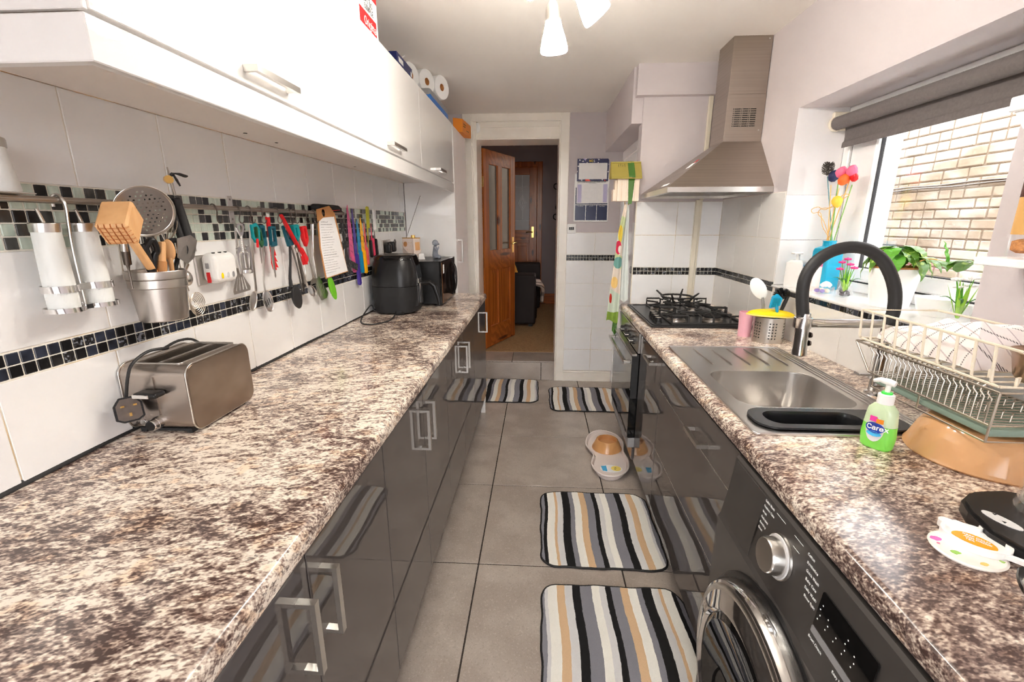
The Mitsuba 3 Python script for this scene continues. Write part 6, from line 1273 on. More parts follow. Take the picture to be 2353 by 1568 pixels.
obj('head', mv(trimesh.creation.icosphere(2, 0.016), (1.020, 1.957, WT+0.196)), 'black_plastic', t, smooth=True)
t = thing('serving_paddle', 'white plastic rice paddle leaning out of the perforated pot towards the hob', 'spoon')
g = trimesh.creation.icosphere(3, 1.0); g.vertices *= [0.030, 0.006, 0.052]
obj('blade', mv(g, (0.934, 1.985, WT+0.222), ry=-0.62), 'white_plastic', t, smooth=True); obj('handle', sweep(np.array([(0.972, 1.98, WT+0.02), (0.962, 1.983, WT+0.15), (0.955, 1.985, WT+0.185)]), 0.006, 8), 'grey_mid', t)
solid('pink_cup', mv(lathe([(0, 0), (0.026, 0), (0.030, 0.11), (0.028, 0.111), (0.0245, 0.003), (0, 0.003)], 24), (0.925, 2.045, WT)), 'pink_plastic', 'pale pink plastic cup half hidden behind the perforated pot', 'cup', smooth=40)
flat('pink_plastic', (228, 172, 186), 0.35)

# tap with black hose
t = thing('kitchen_tap', 'chrome kitchen tap with a tall arched black hose and pull-down spray head', 'tap')
tx, ty = 1.000, 1.330
obj('column', cat([mv(lathe([(0, 0), (0.027, 0), (0.025, 0.006), (0.018, 0.010), (0.0165, 0.05), (0.0165, 0.20), (0.0155, 0.215), (0, 0.215)], 28), (tx, ty, WT))]), 'chrome', t, smooth=40)
obj('lever', cat([box((tx-0.062, ty-0.013, WT+0.058), (tx-0.010, ty+0.013, WT+0.066), 0.002), cyl((tx-0.020, ty, WT+0.045), (tx-0.010, ty, WT+0.062), 0.010)]), 'chrome', t, smooth=False)
arm = obj('holder_arm', cat([rbox((0.775, ty-0.006, 1.103), (tx, ty+0.006, 1.128), 0.004, 2), mv(lathe([(0.017, 0), (0.0235, 0.001), (0.0235, 0.030), (0.017, 0.031)], 28, True), (0.762, ty, 1.102))]), 'chrome', t, smooth=40)
obj('hose', tube([(tx, ty, WT+0.21), (1.006, ty, 1.16), (0.994, ty, 1.222), (0.958, ty, 1.285), (0.914, ty, 1.320), (0.866, ty, 1.331), (0.818, ty, 1.323), (0.776, ty, 1.296), (0.752, ty, 1.255), (0.748, ty, 1.205), (0.760, ty, 1.135)], 0.0162, 18, 8), 'black_rubber', t, smooth=True)
hd_ = obj('spray_head', mv(lathe([(0, 0), (0.0185, 0), (0.0195, 0.003), (0.0185, 0.085), (0.0200, 0.090), (0.0200, 0.113), (0.0175, 0.116), (0.0172, 0.125), (0, 0.125)], 28), (0.766, ty, 1.020), ry=-0.03), 'chrome', t, smooth=40)
for z in (1.058, 1.082): obj('button', frame3(lathe([(0, 0), (0.0085, 0), (0.0078, 0.004), (0, 0.0048)], 18), (0.784, ty-0.006, z), np.array([0, 1, 0]), np.array([0, 0, 1.0]), np.array([0.93, -0.36, 0])), 'steel_dark', hd_)

# soap dispenser
t = thing('soap_dispenser', 'clear pump bottle half full of green hand soap beside the sink', 'soap dispenser')
ox, oy = 0.768, 0.985
scene['soap_green'] = {'type': 'twosided', 'n': {'type': 'principled', 'base_color': rgb(S(126, 214, 84)), 'roughness': 0.25, 'specular': 0.5}}
scene['soap_pale'] = {'type': 'twosided', 'n': {'type': 'principled', 'base_color': rgb(S(196, 216, 178)), 'roughness': 0.12, 'specular': 0.5}}
def sd(m): return mv(m, (ox, oy, WT+0.0003), rz=-1.01)
def el(a, b, z, r=None): return (-a, -b, a, b, min(a, b)*0.92, z)
obj('liquid', sd(loftbox([el(0.026, 0.017, 0), el(0.030, 0.020, 0.004), el(0.0325, 0.0215, 0.030), el(0.0305, 0.0205, 0.056)])), 'soap_green', t, smooth=40)
obj('bottle', sd(loftbox([el(0.0306, 0.0206, 0.0565), el(0.0285, 0.019, 0.080), el(0.0265, 0.018, 0.092), el(0.018, 0.0155, 0.102), el(0.0135, 0.013, 0.106)])), 'soap_pale', t, smooth=40)
obj('collar', sd(lathe([(0, 0.105), (0.0155, 0.105), (0.0155, 0.126), (0.013, 0.1275), (0, 0.1275)], 24)), 'white_plastic', t, smooth=40)
obj('green_ring', sd(lathe([(0, 0.1270), (0.0105, 0.1270), (0.0100, 0.1315), (0, 0.132)], 24)), 'lime_soft', t, smooth=40); flat('lime_soft', (70, 220, 80), 0.3)
obj('pump', sd(cat([cyl((0, 0, 0.130), (0, 0, 0.150), 0.0050, 14), sweep(np.array([(0.012, 0, 0.152), (0.0, 0, 0.154), (-0.016, 0, 0.155), (-0.028, 0, 0.150)]), [0.0065, 0.008, 0.006, 0.004], 12)])), 'white_plastic', t)
lc = np.array([-0.85, -0.53, 0.0]); lu = np.array([0.53, -0.85, 0.0])
def onsoap(poly, z, off, th=0.0004):
    m = prism(poly, th) if hasattr(poly, 'geom_type') else poly; v = m.vertices.copy()
    th_ = v[:, 0]/0.024; out = np.array([ox, oy, 0])+(0.0206+off+v[:, 2:]-0.006*th_[:, None]**2)*lc+v[:, :1]*lu
    m = m.copy(); m.vertices = out+np.array([0, 0, 1.0])*(WT+z+v[:, 1:2]); m.fix_normals(); return m
def dens(poly): return poly.segmentize(0.004)
flat('soap_blue', (40, 66, 160), 0.3); flat('soap_sky', (70, 176, 224), 0.3); flat('soap_pink', (226, 66, 160), 0.3)
lbk = obj('label', onsoap(affinity.scale(Point(0, 0).buffer(0.019, quad_segs=12), 0.9, 1.5), 0.048, 0.0034), 'grey_light', t, smooth=False)
obj('logo_band', onsoap(affinity.scale(Point(0, 0).buffer(0.018, quad_segs=12), 1.0, 0.66), 0.052, 0.0046), 'soap_blue', lbk, smooth=False)
obj('logo_under', onsoap(affinity.scale(Point(0, 0).buffer(0.014, quad_segs=12), 1.0, 0.4), 0.038, 0.0042), 'soap_sky', lbk, smooth=False)
obj('logo_text', onsoap(mv(meshkit.text_mesh('Carex', 0.0105, 0.0005, True), (-0.0155, -0.004, 0)), 0.052, 0.0056), 'paper', lbk, smooth=False)
obj('flash', onsoap(sbox(-0.012, 0, 0.002, 0.012), 0.066, 0.0046), 'soap_pink', lbk, smooth=False); obj('flash', onsoap(sbox(0.001, 0, 0.014, 0.010), 0.064, 0.0048), 'orange', lbk, smooth=False)

# upturned bowl carrying the dish rack
flat('bowl_tan', (206, 158, 112), 0.1, 0.6)
bc_ = (0.962, 0.952)
solid('mixing_bowl', mv(lathe([(0.128, 0.0), (0.131, 0.004), (0.126, 0.012), (0.112, 0.050), (0.098, 0.0755), (0.088, 0.0795), (0, 0.0795), (0, 0.074), (0.086, 0.074), (0.108, 0.046), (0.122, 0.008)], 56, True), (*bc_, WT+0.0003)), 'bowl_tan', 'glossy tan mixing bowl turned upside down under the dish rack', 'bowl', smooth=40)
t = thing('dish_rack', 'steel wire dish rack with a cream upper basket, standing on the upturned tan bowl', 'dish rack')
A0, A1, B0, B1 = 0.862, 1.050, 0.850, 1.180     # x and y of the lower grid
zf, zg_, zt_ = WT+0.0795+0.003, 1.020, 1.088
mat('wire_cream', S(222, 212, 192), 0.4)
W_ = lambda P, r=0.0022, **k: tube(P, r, 7, **k)
obj('foot_frame', cat([W_([(A0, B0, zf), (A0, B1-0.02, zf), (A1, B1-0.02, zf), (A1, B0, zf)], closed=True)]+[W_([(x, y_, zf), (x, y_, zg_)]) for x in (A0, A1) for y_ in (B0, (B0+B1)/2, B1-0.02)]), 'steel_wire', t)
obj('lower_frame', W_([(A0, B0, zg_), (A0, B1, zg_), (A1, B1, zg_), (A1, B0, zg_)], 0.0026, closed=True), 'steel_wire', t)
obj('top_frame', cat([W_([(A0-0.002, B0-0.004, zt_), (A0-0.002, B1+0.062, zt_), (A1, B1+0.062, zt_), (A1, B0-0.004, zt_)], 0.0026, closed=True), W_([(A0, B0, zg_), (A0-0.002, B0-0.004, zt_)], 0.0026), W_([(A0, B1, zg_), (A0-0.002, B1+0.062, zt_)], 0.0026), W_([(A1, B1, zg_), (A1, B1+0.062, zt_)], 0.0026)]), 'steel_wire', t)
for k in range(22):
    y_ = B0+0.012+0.0150*k
    obj('upright', W_([(A0, y_, zg_), (A0+0.001, y_, zg_+0.038), (A0+0.004, y_+0.002, zg_+0.050), (A0-0.002, y_+0.006, zt_-0.008), (A0-0.002, y_+0.006, zt_+0.002)], 0.0017), 'steel_wire', t)
    obj('grid_wire', W_([(A0, y_, zg_+0.001), (A0+0.06, y_, zg_-0.002), (A1-0.05, y_, zg_-0.002), (A1, y_, zg_+0.001)], 0.0015), 'steel_wire', t)
for x in (A0+0.055, A0+0.125):
    for k in range(18): obj('plate_hoop', W_([(x, B0+0.02+0.0175*k, zg_), (x+0.003, B0+0.022+0.0175*k, zg_+0.013), (x+0.008, B0+0.026+0.0175*k, zg_+0.017), (x+0.012, B0+0.03+0.0175*k, zg_+0.010), (x+0.013, B0+0.032+0.0175*k, zg_)], 0.0014), 'steel_wire', t)
obj('coil_rod', tube([(A0+0.010+0.0055*math.cos(q*1.0), B0+0.03+0.0000*q+(B1+0.03-B0-0.03)*q/150.0, zt_-0.002+0.0055*math.sin(q)) for q in np.arange(0, 150, 0.7)], 0.0015, 5), 'steel_wire', t)
obj('drip_tray', None if False else cat([rbox((A0+0.006, B0+0.003, zf+0.008), (A1+0.02, B1-0.015, zf+0.024), 0.005, 2)]), 'tray_green', t)
flat('tray_green', (128, 148, 136), 0.35)
U0, U1, V0, V1, zu0, zu1 = 0.868, 1.052, 0.830, 1.235, 1.096, 1.172
ub = obj('upper_basket', cat([W_([(U0, V0+0.03, zu0), (U0, V1, zu0), (U1, V1, zu0), (U1, V0, zu0)], 0.0030, closed=True), W_([(U0-0.004, V0, zu1), (U0-0.004, V1+0.008, zu1), (U1, V1+0.008, zu1), (U1, V0, zu1)], 0.0030, closed=True)]), 'wire_cream', t)
for k in range(10):
    y_ = V0+0.045+0.0410*k
    obj('basket_upright', W_([(U0-0.004, y_+0.004, zu1), (U0-0.001, y_, zu0+0.005), (U0+0.005, y_, zu0)], 0.0028), 'wire_cream', ub)
for k in range(13):
    y_ = V0+0.025+0.0325*k
    obj('basket_wire', W_([(U0, y_, zu0), (U1, y_, zu0)], 0.0020), 'wire_cream', ub)
for k in range(14): obj('basket_hoop', W_([(U0+0.03+0.09*(k % 2), V0+0.03+0.0265*k, zu0), (U0+0.032+0.09*(k % 2), V0+0.033+0.0265*k, zu0+0.016), (U0+0.040+0.09*(k % 2), V0+0.036+0.0265*k, zu0+0.016), (U0+0.042+0.09*(k % 2), V0+0.040+0.0265*k, zu0)], 0.0026), 'wire_cream', ub)
def towel_col(p, n, uv):
    u, v = p.y*1.0+p.x*0.55, p.x*1.0-p.y*0.35+p.z*0.6
    a = SM(0.030, 0.022, dr.abs(u/0.034-dr.floor(u/0.034)-0.5)*0.034*9)*SM(0.1, 0.4, N(p.x*420, p.y*420, p.z*420))
    a = a+0
    l1 = dr.select(dr.abs(u/0.036-dr.floor(u/0.036)-0.5) < 0.045, 1.0, 0.0)*dr.select(0.5+0.5*dr.sin(v*1500) > 0.35, 1.0, 0.0)
    l2 = dr.select(dr.abs(v/0.034-dr.floor(v/0.034)-0.5) < 0.040, 1.0, 0.0)
    c = MX(S(236, 228, 226), S(60, 50, 56), l1*0.85)
    return MX(c, S(150, 132, 138), l2*0.5)
mat('towel_check', towel_col, 0.9, spec=0.1)
def fold(u, v):
    x = 0.885+0.150*v; y_ = 0.935+0.285*u
    e = np.clip(np.minimum(np.minimum(u, 1-u)*5.0, np.minimum(v*3.2, (1-v)*6)), 0, 1)
    z = zu0+0.006+e**0.6*(0.066+0.018*np.sin(u*5.2+1)+0.010*np.sin(v*6+u*3)+0.012*v)
    return (x+0.006*np.sin(u*8), y_+0.008*np.sin(v*7), z)
solid('checked_towel', grid_mesh(fold, 60, 40), 'towel_check', 'folded white tea towel with dark stitched checks lying in the upper basket', 'towel', smooth=True)
t = thing('steel_bowl', 'brownish steel bowl in the near end of the upper basket', 'bowl')
obj('bowl', mv(lathe([(0, 0), (0.036, 0), (0.044, 0.01), (0.052, 0.05), (0.058, 0.058), (0.056, 0.060), (0.049, 0.052), (0.040, 0.012), (0, 0.004)], 36), (0.960, 0.872, zu0+0.004)), 'copper_steel', t, smooth=40)
mat('copper_steel', S(186, 158, 136), 0.22, metal=1)

# tea bag tidy on its coaster, scale, ring-handled thing
ky, kx = 0.636, 0.672
solid('round_coaster', mv(cat([lathe([(0, 0), (0.044, 0), (0.046, 0.003), (0.043, 0.005), (0, 0.005)], 48)]), (0.664, 0.637, WT+0.0003)), 'coaster_print', 'round pale coaster with pink and green flower print under the teapot dish', 'coaster', smooth=30)
def coaster(p, n, uv):
    c = mi.Color3f(S(238, 234, 226))
    def blob(cx, cy, r, col, c0): return dr.select(dr.square(p.x-cx)+dr.square((p.y-cy)*1.3)+0.00004*N(p.x*300, p.y*300, 0) < r*r, mi.Color3f(S(*col)), c0)
    for q in ((0.636, 0.660, 0.009, (216, 110, 190)), (0.632, 0.648, 0.006, (226, 120, 150)), (0.640, 0.628, 0.008, (150, 200, 90)), (0.660, 0.604, 0.007, (226, 196, 110)), (0.690, 0.610, 0.006, (170, 206, 110))): c = blob(*q, c)
    return c
mat('coaster_print', coaster, 0.2)
t = thing('teabag_tidy', 'white teapot-shaped tea bag dish with an amber oval, resting on the flowered coaster', 'dish')
out_ = ops.unary_union([affinity.scale(Point(0, 0).buffer(0.036, quad_segs=16), 1.15, 0.95), Point(-0.038, 0.016).buffer(0.010), Point(0.004, 0.040).buffer(0.008), Polygon([(-0.044, 0.012), (-0.030, 0.030), (-0.018, 0.030), (-0.020, 0.0)])]).buffer(0.003).buffer(-0.003)
hnd = LineString([(0.036, 0.018), (0.060, 0.016), (0.064, 0.0), (0.056, -0.012), (0.036, -0.014)]).buffer(0.0045)
R_t = math.radians(-52)
def td(m): return mv(m, (0.687, 0.652, WT+0.0056), rz=R_t)
obj('dish', td(cat([prism(out_, 0.005), prism(out_.difference(out_.buffer(-0.0055)), 0.007, at=0.004)])), 'white_ceramic', t)
obj('handle', td(mv(prism(hnd, 0.006), (0, 0, 0.003))), 'white_ceramic', t)
am = obj('amber_oval', td(mv(prism(affinity.scale(Point(0.0, -0.004).buffer(0.024, quad_segs=14), 1.1, 0.75), 0.0005), (0, 0, 0.0048))), 'amber', t, smooth=False); flat('amber', (236, 172, 52), 0.12, 0.55)
obj('lettering', td(cat([mv(meshkit.text_mesh(s, 0.0042, 0.0004, True), (-0.016+0.003*k, 0.004-0.0065*k, 0.0054)) for k, s in enumerate(('KEEP CALM', 'AND DRINK', 'TEA'))])), 'paper', am, smooth=False)
t = thing('kitchen_scale', 'black kitchen scale with a silver button plate under a glass jug, right edge', 'kitchen scale')
P = Polygon([(0.752, 0.742), (0.785, 0.765), (0.84, 0.772), (0.93, 0.74), (0.95, 0.66), (0.90, 0.58), (0.80, 0.575), (0.73, 0.61), (0.722, 0.66), (0.735, 0.71)]).buffer(0.012).buffer(-0.004)
obj('base', cat([prism(P, 0.018, at=WT+0.0003), prism(P.buffer(-0.005), 0.006, at=WT+0.018)]), 'black_plastic', t)
bp_ = obj('button_plate', prism(affinity.rotate(affinity.scale(Point(0.754, 0.685).buffer(0.02, quad_segs=10), 0.55, 1.35), 16), 0.0012, at=WT+0.0241), 'grey_light', t)
obj('mark', cat([prism(Polygon([(x, y_), (x+0.005, y_+0.002), (x+0.001, y_+0.006)]), 0.0004, at=WT+0.0254) for x, y_ in ((0.754, 0.697), (0.750, 0.676))]), 'ink', bp_)
obj('jug', mv(lathe([(0, 0.004), (0.054, 0.004), (0.060, 0.0), (0.066, 0.004), (0.064, 0.012), (0.060, 0.10), (0.058, 0.11), (0.056, 0.10), (0.060, 0.014), (0, 0.008)], 40), (0.865, 0.690, WT+0.0245)), 'jug_glass', t, smooth=40)
scene['jug_glass'] = {'type': 'thindielectric', 'int_ior': 1.5}
t = thing('glass_teapot', 'glass teapot with a black loop handle just entering at the right edge', 'teapot')
obj('handle', tube([(0.668, 0.562, WT+0.03), (0.655, 0.548, WT+0.026), (0.650, 0.530, WT+0.020), (0.665, 0.515, WT+0.018), (0.70, 0.52, WT+0.02)], 0.007, 10, 6), 'black_plastic', t)
obj('body', mv(lathe([(0, 0), (0.05, 0), (0.062, 0.006), (0.066, 0.03), (0.06, 0.055), (0.045, 0.07), (0, 0.072)], 40), (0.700, 0.505, WT+0.0003)), 'jug_glass', t, smooth=50)
# ---------------------------------------------------------------- window: blind, sill, shelves, outside
mat('blind_grey', lambda p, n, uv: MX(S(104, 98, 98), S(116, 110, 109), FB(p.y*160, p.z*160, p.x*160, 2)), 0.75, spec=0.2)
t = thing('roller_blind', 'grey roller blind rolled almost fully up at the top of the window', 'blind')
obj('roll', cyl((1.236, 1.20, 1.798), (1.236, 2.138, 1.798), 0.0265, 28), 'blind_grey', t)
fb = prism([(1.258, 1.80), (1.2595, 1.80), (1.2640, 1.745), (1.2640, 1.705), (1.262, 1.700), (1.256, 1.700), (1.2555, 1.706), (1.2565, 1.72), (1.2625, 1.7265), (1.2625, 1.745)], 0.915, 'y', 1.205)
obj('fabric', fb, 'blind_grey', t, smooth=False)
obj('end_bracket', cat([cyl((1.236, 2.138, 1.798), (1.236, 2.152, 1.798), 0.030, 24), box((1.225, 2.150, 1.775), (1.290, 2.168, 1.845), 0.003)]), 'cream_plastic', t)
ZS = 1.1215
t = thing('blue_vase', 'turquoise square glass vase holding tall wooden flowers in the window corner', 'vase')
mat('vase_blue', S(24, 156, 190), 0.12, spec=0.6)
vx, vy = 1.205, 2.005
obj('vase', mv(loftbox([(-0.036, -0.036, 0.036, 0.036, 0.012, 0), (-0.040, -0.040, 0.040, 0.040, 0.012, 0.004), (-0.041, -0.041, 0.041, 0.041, 0.012, 0.160), (-0.038, -0.038, 0.038, 0.038, 0.014, 0.172), (-0.024, -0.024, 0.024, 0.024, 0.0235, 0.182), (-0.0235, -0.0235, 0.0235, 0.0235, 0.023, 0.198), (-0.027, -0.027, 0.027, 0.027, 0.0265, 0.203), (-0.022, -0.022, 0.022, 0.022, 0.0215, 0.203)]), (vx, vy, ZS), rz=0.25), 'vase_blue', t, smooth=40)
top = np.array([vx, vy, ZS+0.19])
flat('stem_green', (120, 168, 84), 0.5); flat('stem_straw', (222, 176, 104), 0.5); flat('stem_teal', (96, 140, 150), 0.5); flat('petal_pink', (232, 110, 146), 0.5); flat('petal_orange', (240, 106, 40), 0.5); flat('petal_yellow', (240, 196, 70), 0.5); flat('cone_brown', (82, 76, 70), 0.6); flat('petal_navy', (38, 44, 84), 0.5); flat('petal_magenta', (222, 52, 128), 0.5)
def tulip(L, r, open_=0.3):
    g = lathe([(0, 0), (r*0.55, L*0.08), (r, L*0.36), (r*0.92, L*0.62), (r*0.55, L*0.88), (r*0.12, L), (0, L*0.97)], 12); v = g.vertices; a = np.arctan2(v[:, 1], v[:, 0]); g.vertices[:, :2] *= (1+0.18*np.cos(3*a)*(v[:, 2:]/L).ravel())[:, None]; return g
def bloom(name, kind, c, parent=None): pass
fl = [('pine_cone_pick', 'dark silvery pine cone on a teal stick in the blue vase', (1.190, 2.074, 1.607), 'cone_brown', 'stem_teal'),
      ('wooden_tulip', 'spotted pink wooden tulip in the blue vase, left of the two pink ones', (1.190, 1.991, 1.582), 'petal_pink', 'stem_green'), ('wooden_tulip', 'pink wooden tulip in the blue vase, right one near the window frame', (1.210, 1.949, 1.584), 'petal_pink', 'stem_straw'),
      ('wooden_tulip', 'orange wooden tulip in the middle of the blue vase bouquet', (1.185, 1.969, 1.553), 'petal_orange', 'stem_straw'), ('wooden_tulip', 'navy wooden tulip below the pine cone in the blue vase', (1.200, 2.054, 1.571), 'petal_navy', 'stem_straw'),
      ('wooden_tulip', 'yellow wooden tulip hanging lower in the blue vase bouquet', (1.190, 1.985, 1.514), 'petal_yellow', 'stem_green'), ('wooden_tulip', 'small red wooden tulip at the right edge of the blue vase bouquet', (1.215, 1.939, 1.564), 'red', 'stem_green')]
for k, (nm, lb, c, m, sm) in enumerate(fl):
    t = thing(nm, lb, 'flower' if k else 'pine cone', 'flowers in the blue vase' if k else None); c = np.array(c)
    a = 2*PI*k/7; base_ = top+np.array([0.010*math.cos(a), 0.010*math.sin(a), -0.15])
    d_ = c-(top+[0.012*math.cos(a), 0.012*math.sin(a), 0]); L = np.linalg.norm(d_); d_ /= L
    obj('stem', tube([base_, top+[0.012*math.cos(a), 0.012*math.sin(a), 0], c-d_*0.012+np.array([0, 0, -0.012])], 0.0019, 6), sm, t)
    if k == 0:
        sc_ = []
        for j in range(70):
            zz_ = -0.020+0.046*j/70; rr_ = 0.021*math.sqrt(max(0.06, 1-(zz_/0.032)**2)); q = j*2.4; n_ = np.array([math.cos(q), math.sin(q), 0.45])
            sc_.append(sweep(np.array([c+[0, 0, zz_], c+[0, 0, zz_]+n_*rr_*0.7, c+[0, 0, zz_]+n_*rr_*1.1+[0, 0, 0.002]]), [0.002, 0.0028, 0.0034], 5, flatten=(1, 0.4)))
        stuff('scales', cat(sc_), m, t, 30)
    else:
        g = tulip(0.048 if k < 6 else 0.034, 0.020 if k < 6 else 0.014); R_ = trimesh.geometry.align_vectors([0, 0, 1], np.array([0.3*math.cos(k*1.7), -0.5, 0.75]) if k in (1, 2, 3, 6) else np.array([0.1, -0.2, -1 if k == 5 else 0.9]))
        g.apply_transform(R_); g.apply_translation(c-[0, 0, 0.012]); obj('petals', g, m, t, smooth=True)
r_t = [(1.170, 2.110, 1.452), (1.170, 2.065, 1.461), (1.170, 2.016, 1.449), (1.170, 2.042, 1.436), (1.170, 2.096, 1.437)]
solid('curly_twig', cat([tube([top-[0, 0, 0.1], top+[0.0, 0.005, 0.01], (np.array((1.180, 2.030, 1.383))), np.array(r_t[3]), r_t[4], r_t[0], r_t[1], r_t[2], (1.190, 1.984, 1.468)], 0.0013, 6, 8), tube([top-[0, 0, 0.1], top, (1.185, 2.034, 1.401), (1.180, 2.074, 1.433), (1.180, 2.056, 1.454), (1.190, 1.995, 1.460), (1.200, 1.968, 1.501), (1.200, 1.924, 1.503), (1.200, 1.952, 1.490)], 0.0013, 6, 8)]), 'stem_straw', 'thin curly twigs looping out of the blue vase', 'twig')
# boxes and small things in the corner
t = thing('hand_wash_pack', 'white pump pack with a blue roundel on the sill at the window corner', 'bottle')
hx_, hy_ = 1.128, 2.080
obj('body', mv(loftbox([(-0.026, -0.036, 0.026, 0.036, 0.008, 0), (-0.026, -0.036, 0.026, 0.036, 0.008, 0.105), (-0.018, -0.022, 0.018, 0.022, 0.008, 0.118)]), (hx_, hy_, ZS), rz=0.6), 'white_plastic', t, smooth=40)
obj('pump', cat([cyl((hx_, hy_, ZS+0.115), (hx_, hy_, ZS+0.145), 0.007, 12), box((hx_-0.028, hy_-0.02, ZS+0.143), (hx_+0.012, hy_+0.01, ZS+0.152), 0.003)]), 'white_plastic', t)
def onbox(m): return mv(m, (hx_, hy_, ZS), rz=0.6)
obj('print', onbox(cat([mv(prism(Point(0, 0).buffer(0.013), 0.0006), (-0.004, -0.0364, 0.066), rx=PI/2), mv(box((-0.018, -0.002, 0), (0.018, 0.002, 0.0006)), (0, -0.0364, 0.096), rx=PI/2)])), 'soap_sky', t, smooth=False)
t = thing('pink_carton', 'pale pink carton with a rose top behind the hose arch on the sill', 'box')
obj('carton', mv(box((-0.030, -0.018, 0), (0.030, 0.018, 0.118), 0.001), (1.158, 1.985, ZS), rz=0.25), 'pink_pale', t, smooth=False); flat('pink_pale', (240, 214, 206), 0.5)
obj('top_band', mv(box((-0.0303, -0.0183, 0.098), (0.0303, 0.0183, 0.1184), 0.001), (1.158, 1.985, ZS), rz=0.25), 'petal_pink', t, smooth=False)
t = thing('shell_dish', 'small glass dish of shells with a white rosette, on the sill beside the flower vase', 'dish')
obj('dish', mv(lathe([(0, 0), (0.034, 0), (0.038, 0.004), (0.040, 0.026), (0.0385, 0.026), (0.036, 0.005), (0, 0.002)], 32), (1.150, 1.905, ZS)), 'clear_glass', t, smooth=40)
flat('violet', (146, 124, 196), 0.5); flat('shell_cream', (236, 222, 200), 0.4)
r_s = random.Random(9)
for k in range(6): obj('shell', mv(trimesh.creation.icosphere(2, 0.011), (1.146+0.018*math.cos(k*1.05), 1.905+0.020*math.sin(k*1.05), ZS+0.010), s=(1, 0.8, 0.7), rz=k), 'violet' if k in (3, 4) else 'shell_cream', t, smooth=True)
ro = [mv(trimesh.creation.icosphere(1, 0.007), (1.152+0.016*math.sqrt(k/26.0)*math.cos(k*2.4), 1.892+0.016*math.sqrt(k/26.0)*math.sin(k*2.4), ZS+0.030+0.012*(1-k/26.0))) for k in range(26)]
obj('rosette', cat(ro), 'white_ceramic', t, smooth=True); labels['shell_dish__rosette'] = {'label': 'white rosette'}
def blade_leaf(a, b, w, bend=(0, 0, 0)):
    a, b = np.array(a, float), np.array(b, float); m_ = (a+b)/2+np.array(bend); P = smooth_path([a, m_, b], 6); k = len(P)
    return sweep(P, [max(0.0004, w*math.sin(PI*(0.08+0.92*i/(k-1))**0.8)) for i in range(k)], 6, flatten=(1, 0.22))
flat('leaf_green', (96, 168, 52), 0.45); flat('leaf_dark', (70, 122, 62), 0.45); flat('leaf_bright', (160, 212, 70), 0.45)
scene['water_pebble'] = {'type': 'twosided', 'n': {'type': 'principled', 'base_color': rgb(S(70, 66, 72)), 'roughness': 0.3}}
def bud_vase(nm, lb, c, petals, pm, white=False):
    t = thing(nm, lb, 'vase'); c = np.array(c)
    obj('glass', mv(lathe([(0, 0), (0.024, 0), (0.027, 0.006), (0.026, 0.022), (0.019, 0.040), (0.0195, 0.048), (0.021, 0.050), (0.0188, 0.049), (0.0175, 0.040), (0.0245, 0.020), (0.0245, 0.006), (0, 0.003)], 32), c), 'clear_glass', t, smooth=40)
    if not white: obj('pebbles', cat([mv(trimesh.creation.icosphere(1, 0.006), c+[0.014*math.sqrt(k/20.0)*math.cos(k*2.4), 0.014*math.sqrt(k/20.0)*math.sin(k*2.4), 0.008+0.006*(k % 3)]) for k in range(20)]), 'water_pebble', t, smooth=True); labels[t+'__pebbles'] = {'kind': 'stuff'}
    for k in range(9):
        a = k*2*PI/9+0.3; h = 0.085+0.035*((k*37) % 5)/5; q = 0.012+0.022*((k*53) % 7)/7*(1.5 if white else 1)
        obj('leaf', blade_leaf(c+[0.003*math.cos(a), 0.003*math.sin(a), 0.012], c+[q*math.cos(a), q*math.sin(a), h*(1.15 if white else 1)], 0.005), ('leaf_bright', 'leaf_green', 'leaf_bright')[k % 3], t, smooth=True)
    for k in range(4):
        a = k*PI/2+0.8; obj('leaf', blade_leaf(c+[0.008*math.cos(a), 0.008*math.sin(a), 0.052], c+[0.050*math.cos(a), 0.050*math.sin(a), 0.068], 0.006, (0, 0, 0.010)), 'leaf_dark', t, smooth=True)
    for k, (dx, dy, dz) in enumerate(petals):
        b = c+[dx, dy, dz]; obj('stem', tube([c+[0, 0, 0.02], c+[dx*0.5, dy*0.5, dz*0.6], b], 0.0012, 6, 4), 'leaf_green', t)
        pet = cat([mv(trimesh.creation.icosphere(1, 1.0), b+[0.0075*math.cos(q), 0.0075*math.sin(q), 0.001*(j % 2)], s=(0.006, 0.006, 0.004)) for j, q in enumerate(np.arange(6)/6*2*PI)]+[mv(trimesh.creation.icosphere(1, 0.004), b+[0, 0, 0.003])])
        obj('flower', pet, pm, t, smooth=True)
bud_vase('bud_vase', 'small glass vase of magenta flowers seen through the hose arch', (1.175, 1.812, ZS), [(-0.015, 0.020, 0.128), (0.0, -0.006, 0.122), (-0.028, 0.006, 0.104), (0.004, 0.020, 0.140), (0.010, -0.016, 0.110)], 'petal_magenta')
bud_vase('bud_vase', 'small glass vase of white flowers at the right of the sill above the towel', (1.185, 1.335, ZS), [(-0.012, 0.016, 0.120), (0.010, -0.012, 0.126), (0.0, 0.02, 0.098), (0.016, 0.0, 0.104)], 'white_ceramic', True)
t = thing('plant_pot', 'white tapered plant pot with a broad-leaved green plant on the window sill', 'potted plant')
px_, py_ = 1.180, 1.590
obj('pot', mv(lathe([(0, 0), (0.050, 0), (0.054, 0.004), (0.071, 0.126), (0.070, 0.130), (0.067, 0.128), (0.052, 0.008), (0, 0.006)], 48), (px_, py_, ZS)), 'white_ceramic', t, smooth=40)
obj('inner_pot', mv(lathe([(0.055, 0.10), (0.0665, 0.105), (0.0685, 0.134), (0.066, 0.136), (0.063, 0.118), (0, 0.116)], 40), (px_, py_, ZS)), 'card_brown', t, smooth=40)
